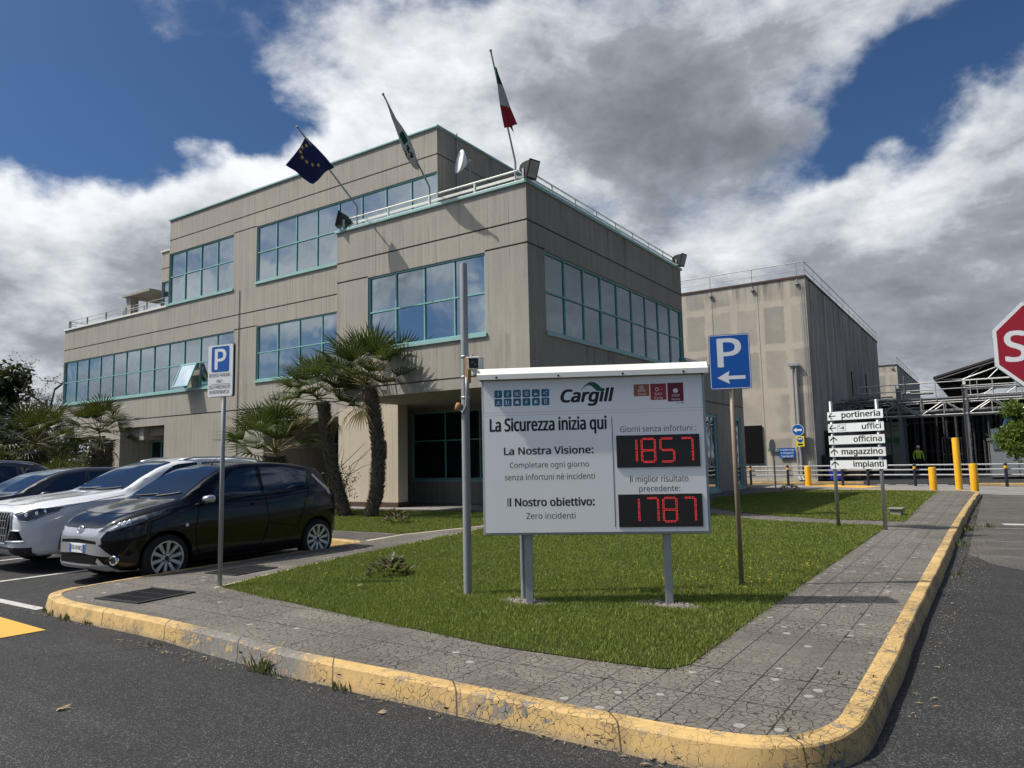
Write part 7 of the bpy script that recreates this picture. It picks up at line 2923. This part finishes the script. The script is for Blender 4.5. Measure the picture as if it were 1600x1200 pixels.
def palm(label, loc, path, radii, crown, n_leaf, pet, blade, seed, lean=(0, 0), skirt=0.35, group='fan palms by the office', nl=16, leaf='palm_leaf'):
    q = random.Random(seed)
    t = thing('palm_tree', label, 'palm', loc, 0, group)
    L = np.array(loc)
    if path:
        pts = catmull([np.array(p) - L for p in path], 40)
        rs = pchip(np.linspace(0, 1, len(radii)), radii, np.linspace(0, 1, 40))
        mb = MB()
        mb.tube(list(pts), list(rs * .80), 12)
        n = int(40 * len(pts) * .75)
        for k in range(n):
            f = (k + q.random()) / n * (len(pts) - 1.01)
            i = int(f)
            p = pts[i] + (pts[i + 1] - pts[i]) * (f - i)
            r = rs[i]
            a = k * 2.39996
            d = V(math.cos(a), math.sin(a), 0)
            e = np.cross(Z3, d)
            b = p + d * r * .74
            ln, w, up = r * q.uniform(.22, .55), q.uniform(.016, .030), q.uniform(.02, .085)
            tip = b + d * ln + Z3 * up
            mb.add([b - e * w, b + e * w, tip + e * w * .55, tip - e * w * .55, b - Z3 * .035], [(0, 1, 2, 3), (0, 4, 1), (0, 3, 4), (1, 4, 2), (3, 2, 4)])
        mb.build('trunk', M['palm_stub'], t)
    c = np.array(crown) - L
    mb = MB()
    for k in range(n_leaf):
        z = 1 - (k + .5) / n_leaf * (1 + skirt)
        z = max(-.85, min(.98, z))
        a = k * 2.39996 + q.uniform(-.2, .2)
        h = math.sqrt(1 - z * z)
        d = V(h * math.cos(a) + lean[0], h * math.sin(a) + lean[1], z)
        fan_leaf(mb, c + V(0, 0, q.uniform(-.05, .08)), d, pet * q.uniform(.85, 1.12), blade * q.uniform(.85, 1.1), nl, R(q.uniform(62, 88)), .03 + .22 * (1 - z) * .5, q, 0)
    for k in range(4 if path and path[-1][2] > 1 else 0):       # dead fans hanging below the crown
        a = q.uniform(0, 6.28)
        fan_leaf(mb, c - Z3 * .08, V(math.cos(a), math.sin(a), q.uniform(-1.6, -.7)), pet * q.uniform(.5, .8), blade * q.uniform(.5, .8), 10, R(q.uniform(25, 50)), .25, q, 1)
    mb.build('crown', [M[leaf], M['palm_dry']], t)
    return t


palm('tall fan palm with thick rough trunk in front of the pale pier', (-12.34, 12.3, .125),
     [(-12.30, 12.3, .05), (-12.05, 12.3, .75), (-12.0, 12.3, 1.55), (-12.12, 12.3, 2.4), (-12.34, 12.3, 3.18)], [.17, .175, .165, .175, .19], (-12.36, 12.25, 3.22), 28, .84, .82, 5, skirt=-.02)
palm('tall fan palm with slimmer leaning trunk before the dark entrance', (-13.1, 12.3, .125),
     [(-13.06, 12.3, .05), (-13.36, 12.3, .8), (-13.68, 12.3, 1.7), (-13.9, 12.3, 2.9)], [.165, .16, .15, .17], (-14.0, 12.2, 3.02), 26, .74, .72, 8, skirt=.22)
palm('short palm with upright fans just behind the black hatchback roof', (-15.6, 12.2, .125),
     [(-15.6, 12.2, .05), (-15.6, 12.2, 1.0), (-15.6, 12.2, 1.6)], [.3, .30, .28], (-15.6, 12.2, 1.72), 26, .85, .82, 12, skirt=-.02)
palm('bushy fan palm behind the white car, nearest the loggia column', (-24.3, 12.2, .1),
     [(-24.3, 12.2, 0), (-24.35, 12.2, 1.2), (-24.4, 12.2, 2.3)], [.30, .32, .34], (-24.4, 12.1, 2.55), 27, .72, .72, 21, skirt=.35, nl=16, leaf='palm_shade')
palm('wide dark fan palm behind the dark grey car', (-26.8, 11.2, .1),
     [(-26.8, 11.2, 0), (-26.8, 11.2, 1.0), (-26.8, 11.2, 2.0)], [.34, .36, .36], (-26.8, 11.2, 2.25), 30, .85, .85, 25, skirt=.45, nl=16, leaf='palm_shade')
palm('low palm bush growing between the two palms behind the parked cars', (-24.6, 11.0, .1), [(-24.6, 11, 0), (-24.6, 11, .2), (-24.6, 11, .4)], [.25, .25, .25], (-24.6, 11.0, .45), 30, .80, .70, 31, skirt=-.15, nl=15)
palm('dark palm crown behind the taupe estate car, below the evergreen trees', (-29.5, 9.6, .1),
     [(-29.5, 9.6, 0), (-29.5, 9.6, 1.9)], [.32, .34], (-29.5, 9.6, 2.1), 34, .8, .85, 37, skirt=.6, nl=15, leaf='palm_shade')


def leaf_clump(mb, c, r, n, s, q, flat=.8):
    for _ in range(n):
        a, z = q.uniform(0, 6.283), q.uniform(-1, 1)
        h = math.sqrt(1 - z * z)
        rr = r * q.random() ** .45
        p = c + V(h * math.cos(a) * rr, h * math.sin(a) * rr, z * rr * flat)
        n_ = V(q.gauss(0, 1), q.gauss(0, 1), q.gauss(.6, 1))
        n_ /= np.linalg.norm(n_)
        u = np.cross(n_, V(q.gauss(0, 1), q.gauss(0, 1), q.gauss(0, 1)))
        u /= np.linalg.norm(u)
        w = np.cross(n_, u)
        k = s * q.uniform(.6, 1.3)
        mb.add([p - u * k, p + w * k * .45, p + u * k, p - w * k * .45], [(0, 1, 2, 3)])


def branch(mb, p, d, L, r, depth, q, ends, curl=.35, kids_=(2, 4)):
    n = 5
    pts = [p]
    for k in range(n):
        d = d + V(q.gauss(0, curl), q.gauss(0, curl), q.gauss(.08, curl * .7)) * .45
        d /= np.linalg.norm(d)
        pts.append(pts[-1] + d * L / n)
    mb.tube(pts, [r * (1 - .55 * k / n) for k in range(n + 1)], 6 if depth > 1 else 4, cap=False)
    if depth == 0:
        ends += pts[2:]
        return
    ends.append(pts[-1])
    for k in range(q.randint(*kids_)):
        i = q.randint(2, n)
        dd = d + V(q.gauss(0, .8), q.gauss(0, .8), q.gauss(.15, .5))
        branch(mb, pts[i], dd / np.linalg.norm(dd), L * q.uniform(.5, .75), r * .45, depth - 1, q, ends, curl, kids_)


def tree(name, label, loc, h, trunk_r, spread, mat, leaf, n_leaf, seed, depth=3, clump=.5, cat='tree', bare=False, start=.35, nmain=7):
    q = random.Random(seed)
    t = thing(name, label, cat, loc)
    mb, ends = MB(), []
    pts = [V(0, 0, -.1), V(q.gauss(0, .05), q.gauss(0, .05), h * .25), V(q.gauss(0, .1), q.gauss(0, .1), h * .5), V(q.gauss(0, .15), q.gauss(0, .15), h * .8)]
    P = catmull(pts, 12)
    mb.tube(list(P), [trunk_r * (1 - .7 * k / 11) for k in range(12)], 10)
    for k in range(nmain):
        f = start + (1 - start) * k / (nmain - 1)
        p = P[min(11, int(f * 11))]
        a = k * 2.4 + q.uniform(-.4, .4)
        d = V(math.cos(a), math.sin(a), q.uniform(.25, .9))
        branch(mb, p, d / np.linalg.norm(d), spread * q.uniform(.6, 1.0) * (1.1 - .35 * f), trunk_r * .45, depth - 1, q, ends)
    mb.build('trunk', M['twig'] if bare else M['bark'], t)
    lb = MB()
    per = max(1, n_leaf // max(1, len(ends)))
    for e in ends:
        if bare and q.random() < .6:
            continue
        leaf_clump(lb, e, clump * q.uniform(.6, 1.25), per if not bare else 3, leaf, q)
    lb.build('crown', M[mat], t)
    return t


tree('street_tree', 'small leafy green tree beside the grey cabin behind the barrier', (1.25, 36.2, 0), 2.7, .07, 1.15, 'tree_fresh', .075, 9000, 4, 3, .40, start=.40, nmain=8)
tree('evergreen_tree', 'tallest dark evergreen tree far beyond the office and the palms', (-72.5, 27.5, 0), 8.6, .3, 3.6, 'tree_dark', .30, 8000, 9, 3, 1.2, start=.2, nmain=10)
tree('evergreen_tree', 'dark evergreen tree behind the palms, lower than the tallest evergreen', (-60, 19, 0), 4.6, .2, 3.0, 'tree_dark', .22, 6000, 10, 3, 1.0, start=.15, nmain=9)
tree('bare_tree', 'larger leafless tree with thin branches behind the office corner', (-50.5, 22.0, 0), 8.2, .16, 3.6, 'twig', .08, 1200, 14, 4, .3, bare=True, start=.25, nmain=9)
tree('bare_tree', 'small leafless tree beside the larger bare one at the office corner', (-46.5, 20.0, 0), 5.4, .11, 2.4, 'twig', .07, 500, 17, 4, .3, bare=True, start=.2, nmain=8)


def bush(name, label, loc, r, h, mat, leaf, n, seed, cat='bush', twigs=True):
    q = random.Random(seed)
    t = thing(name, label, cat, loc)
    mb, ends = MB(), []
    for k in range(9):
        a = k * 2.4
        d = V(math.cos(a) * r / h, math.sin(a) * r / h, 1.0)
        branch(mb, V(0, 0, -.05), d / np.linalg.norm(d), h * q.uniform(.6, .9), .02, 1, q, ends)
    mb.build('stems', M['twig'], t)
    lb = MB()
    for _ in range(34):
        a, f = q.uniform(0, 6.28), q.random() ** .5
        leaf_clump(lb, V(r * f * math.cos(a), r * f * math.sin(a), h * q.uniform(.15, .95) * (1 - .4 * f)), .28 * h, n // 34, leaf, q)
    lb.build('leaves', M[mat], t)


bush('brush', 'brown scrubby bush under the raised end of the office', (-33.0, 14.0, 0), 2.0, 1.9, 'bush', .07, 2600, 3)
bush('brush', 'dark green bush behind the taupe estate car', (-36.5, 12.5, 0), 2.6, 2.3, 'tree_dark', .09, 3000, 5)
bush('garden_shrub', 'olive shrub at the foot of the wide dark palm', (-26.3, 12.6, 0.1), 1.0, 1.0, 'bush', .05, 1600, 6)
bush('garden_shrub', 'grey-leaved shrub growing against the slimmer tall palm trunk', (-14.2, 12.9, .12), .42, 1.55, 'rosette', .035, 900, 7)
bush('garden_shrub', 'small sprig growing by the loggia column', (-27.5, 14.0, .12), .45, 1.2, 'bush', .04, 500, 8)


def rosette_plant(label, loc, r, seed, red):
    q = random.Random(seed)
    t = thing('rosette_plant', label, 'plant', loc, 0, 'rosette plants in the lawns')
    for mat, n, sc in (('rosette', 95, 1.0), ('rosette_red', 26 if red else 12, 1.0)):
        mb = MB()
        for k in range(n):
            a, f = q.uniform(0, 6.283), q.random() ** .6
            if mat == 'rosette_red' and red:
                f *= .5
            c = V(math.cos(a) * f * r, math.sin(a) * f * r, .02 + .17 * (1 - f * f) * q.uniform(.6, 1.1) + (.06 if mat == 'rosette_red' and red else 0))
            d = V(math.cos(a + q.uniform(-.5, .5)), math.sin(a + q.uniform(-.5, .5)), q.uniform(.1, 1.2))
            d /= np.linalg.norm(d)
            e = np.cross(d, Z3)
            e /= np.linalg.norm(e)
            u = np.cross(e, d)
            L, w = q.uniform(.06, .10), q.uniform(.020, .032)
            mb.add([c, c + d * L * .4 - e * w + u * .008, c + d * L * .55 - u * .004, c + d * L * .4 + e * w + u * .008, c + d * L * .8 - e * w * .7, c + d * L * .8 + e * w * .7, c + d * L - u * .012],
                   [(0, 1, 2), (0, 2, 3), (1, 4, 2), (2, 5, 3), (4, 6, 2), (2, 6, 5)])
        mb.build('leaves', M[mat], t)


rosette_plant('low dusty rosette plant in the front lawn near the camera pole', (-5.72, 6.05, .125), .23, 3, False)
rosette_plant('low rosette plant with russet top in the lawn before the pale pier', (-10.45, 11.2, .125), .34, 4, True)
rosette_plant('low dark rosette plant at the far edge of the rear lawn', (-6.1, 26.6, .125), .34, 6, False)


def kerb_weeds():
    spots = [(-7.85, 3.45, 16, .05), (-7.55, 3.38, 20, .06), (-7.2, 3.36, 26, .07), (-6.8, 3.36, 16, .05), (-4.22, 3.20, 46, .12), (-4.05, 3.2, 14, .05), (-3.42, 3.20, 26, .07), (-5.55, 3.25, 10, .05),
             (-0.50, 12.5, 40, .10), (-0.47, 15.0, 60, .12), (-0.2, 15.6, 50, .10), (-.45, 9.5, 20, .05), (-.46, 17.6, 40, .09), (-.44, 20.5, 40, .09), (-0.86, 3.52, 10, .03), (-0.74, 4.6, 8, .03)]
    for i, (x, y, n, h) in enumerate(spots):
        q = random.Random(100 + i)
        mb = MB()
        zb = .12 if i >= 14 else 0.0
        for k in range(n):
            a = q.uniform(0, 6.28)
            px, py = x + q.gauss(0, .05), y + q.gauss(0, .022 if x < -1 else .09)
            L = h * q.uniform(.4, 1.1)
            d = V(math.cos(a) * .5, math.sin(a) * .5, 1) * L
            e = V(-math.sin(a), math.cos(a), 0) * q.uniform(.003, .007)
            b = V(px, py, zb)
            mb.add([b - e, b + e, b + d * .6 + e * 1.2, b + d * .6 - e * 1.2, b + d], [(0, 1, 2, 3), (3, 2, 4)])
        o = mb.build('kerb_weeds', M['weed'])
        tag(o, 'weeds growing in the joint at the foot of the yellow kerb', 'weeds', 'weeds along the kerb', 'stuff')


kerb_weeds()


M['grit'] = simple('road_grit', (0.17, 0.145, 0.11), .95, var=.4, scale=40)


def litter():
    q = random.Random(55)
    mb = MB()
    for k in range(300):
        f = q.random()
        if q.random() < .72:
            x = -9 + 8.2 * f
            y = 3.28 + (.12 if x < -6 else -.05) - abs(q.gauss(0, .07))
        else:
            x, y = -.50 + abs(q.gauss(0, .10)), 4 + 16 * f
        a, L = q.uniform(0, 6.28), q.uniform(.008, .028)
        w = L * q.uniform(.12, .4)
        c, s = math.cos(a), math.sin(a)
        z = .004 + q.uniform(0, .006)
        mb.add([(x - c * L, y - s * L, z), (x + s * w, y - c * w, z + .005), (x + c * L, y + s * L, z + .002), (x - s * w, y + c * w, z + .006)], [(0, 1, 2, 3)])
    tag(mb.build('dry_debris', M['dry_leaf']), 'dry leaf scraps lying along the foot of the kerb', 'debris', kind='stuff')
    mb = MB()
    for k in range(1500):                                       # grit swept against the right-hand kerb
        y = 5.5 + 20 * q.random() ** 1.0
        x = -.50 + abs(q.gauss(0, .05 + .014 * y))
        a, L = q.uniform(0, 6.28), q.uniform(.002, .006) * (1 + y * .05)
        pts = [(x + L * math.cos(a + j * 1.57), y + L * .8 * math.sin(a + j * 1.57), .005) for j in range(4)]
        mb.add(pts + [(x, y, .005 + L * .7)], [(0, 1, 4), (1, 2, 4), (2, 3, 4), (3, 0, 4)])
    tag(mb.build('grit', M['grit']), 'pale grit swept along the foot of the roadside kerb', 'grit', kind='stuff')
    for x, y, z, s, lab in ((-4.62, 2.12, .004, .085, 'pale dry feathery leaf lying alone on the open dark asphalt'), (-2.95, 3.02, .004, .06, 'pale dry leaf on the asphalt close to the yellow kerb'), (-5.35, 5.18, .175, .07, 'pale scrap of leaf lying on the front lawn'),
                            (-6.3, 5.6, .17, .05, 'small pale leaf on the lawn near the white parking sign')):
        mb = MB()
        for k in range(9):
            a = -1.0 + 2.0 * k / 8 + q.uniform(-.1, .1) + .5
            L = s * q.uniform(.7, 1.1)
            d, e = V(math.cos(a), math.sin(a), q.uniform(.02, .2)), V(-math.sin(a), math.cos(a), 0) * .006
            b = V(x, y, z)
            mb.add([b - e * .5, b + e * .5, b + d * L * .6 + e, b + d * L * .6 - e, b + d * L], [(0, 1, 2, 3), (3, 2, 4)])
        tag(mb.build('dry_leaf', M['dry_leaf']), lab, 'leaf')


litter()

bush('brush', 'tangled dark brush seen through the open ground floor of the office', (-31.4, 17.6, 0), 1.5, 2.0, 'bush', .07, 2200, 23)
bush('brush', 'dense dark scrub behind the wide dark palm', (-36.0, 17.5, 0), 2.6, 3.3, 'tree_dark', .10, 3600, 25)
bush('brush', 'broad dark thicket far beyond the raised end of the office', (-47, 23, 0), 4.0, 4.2, 'tree_dark', .16, 4200, 27)
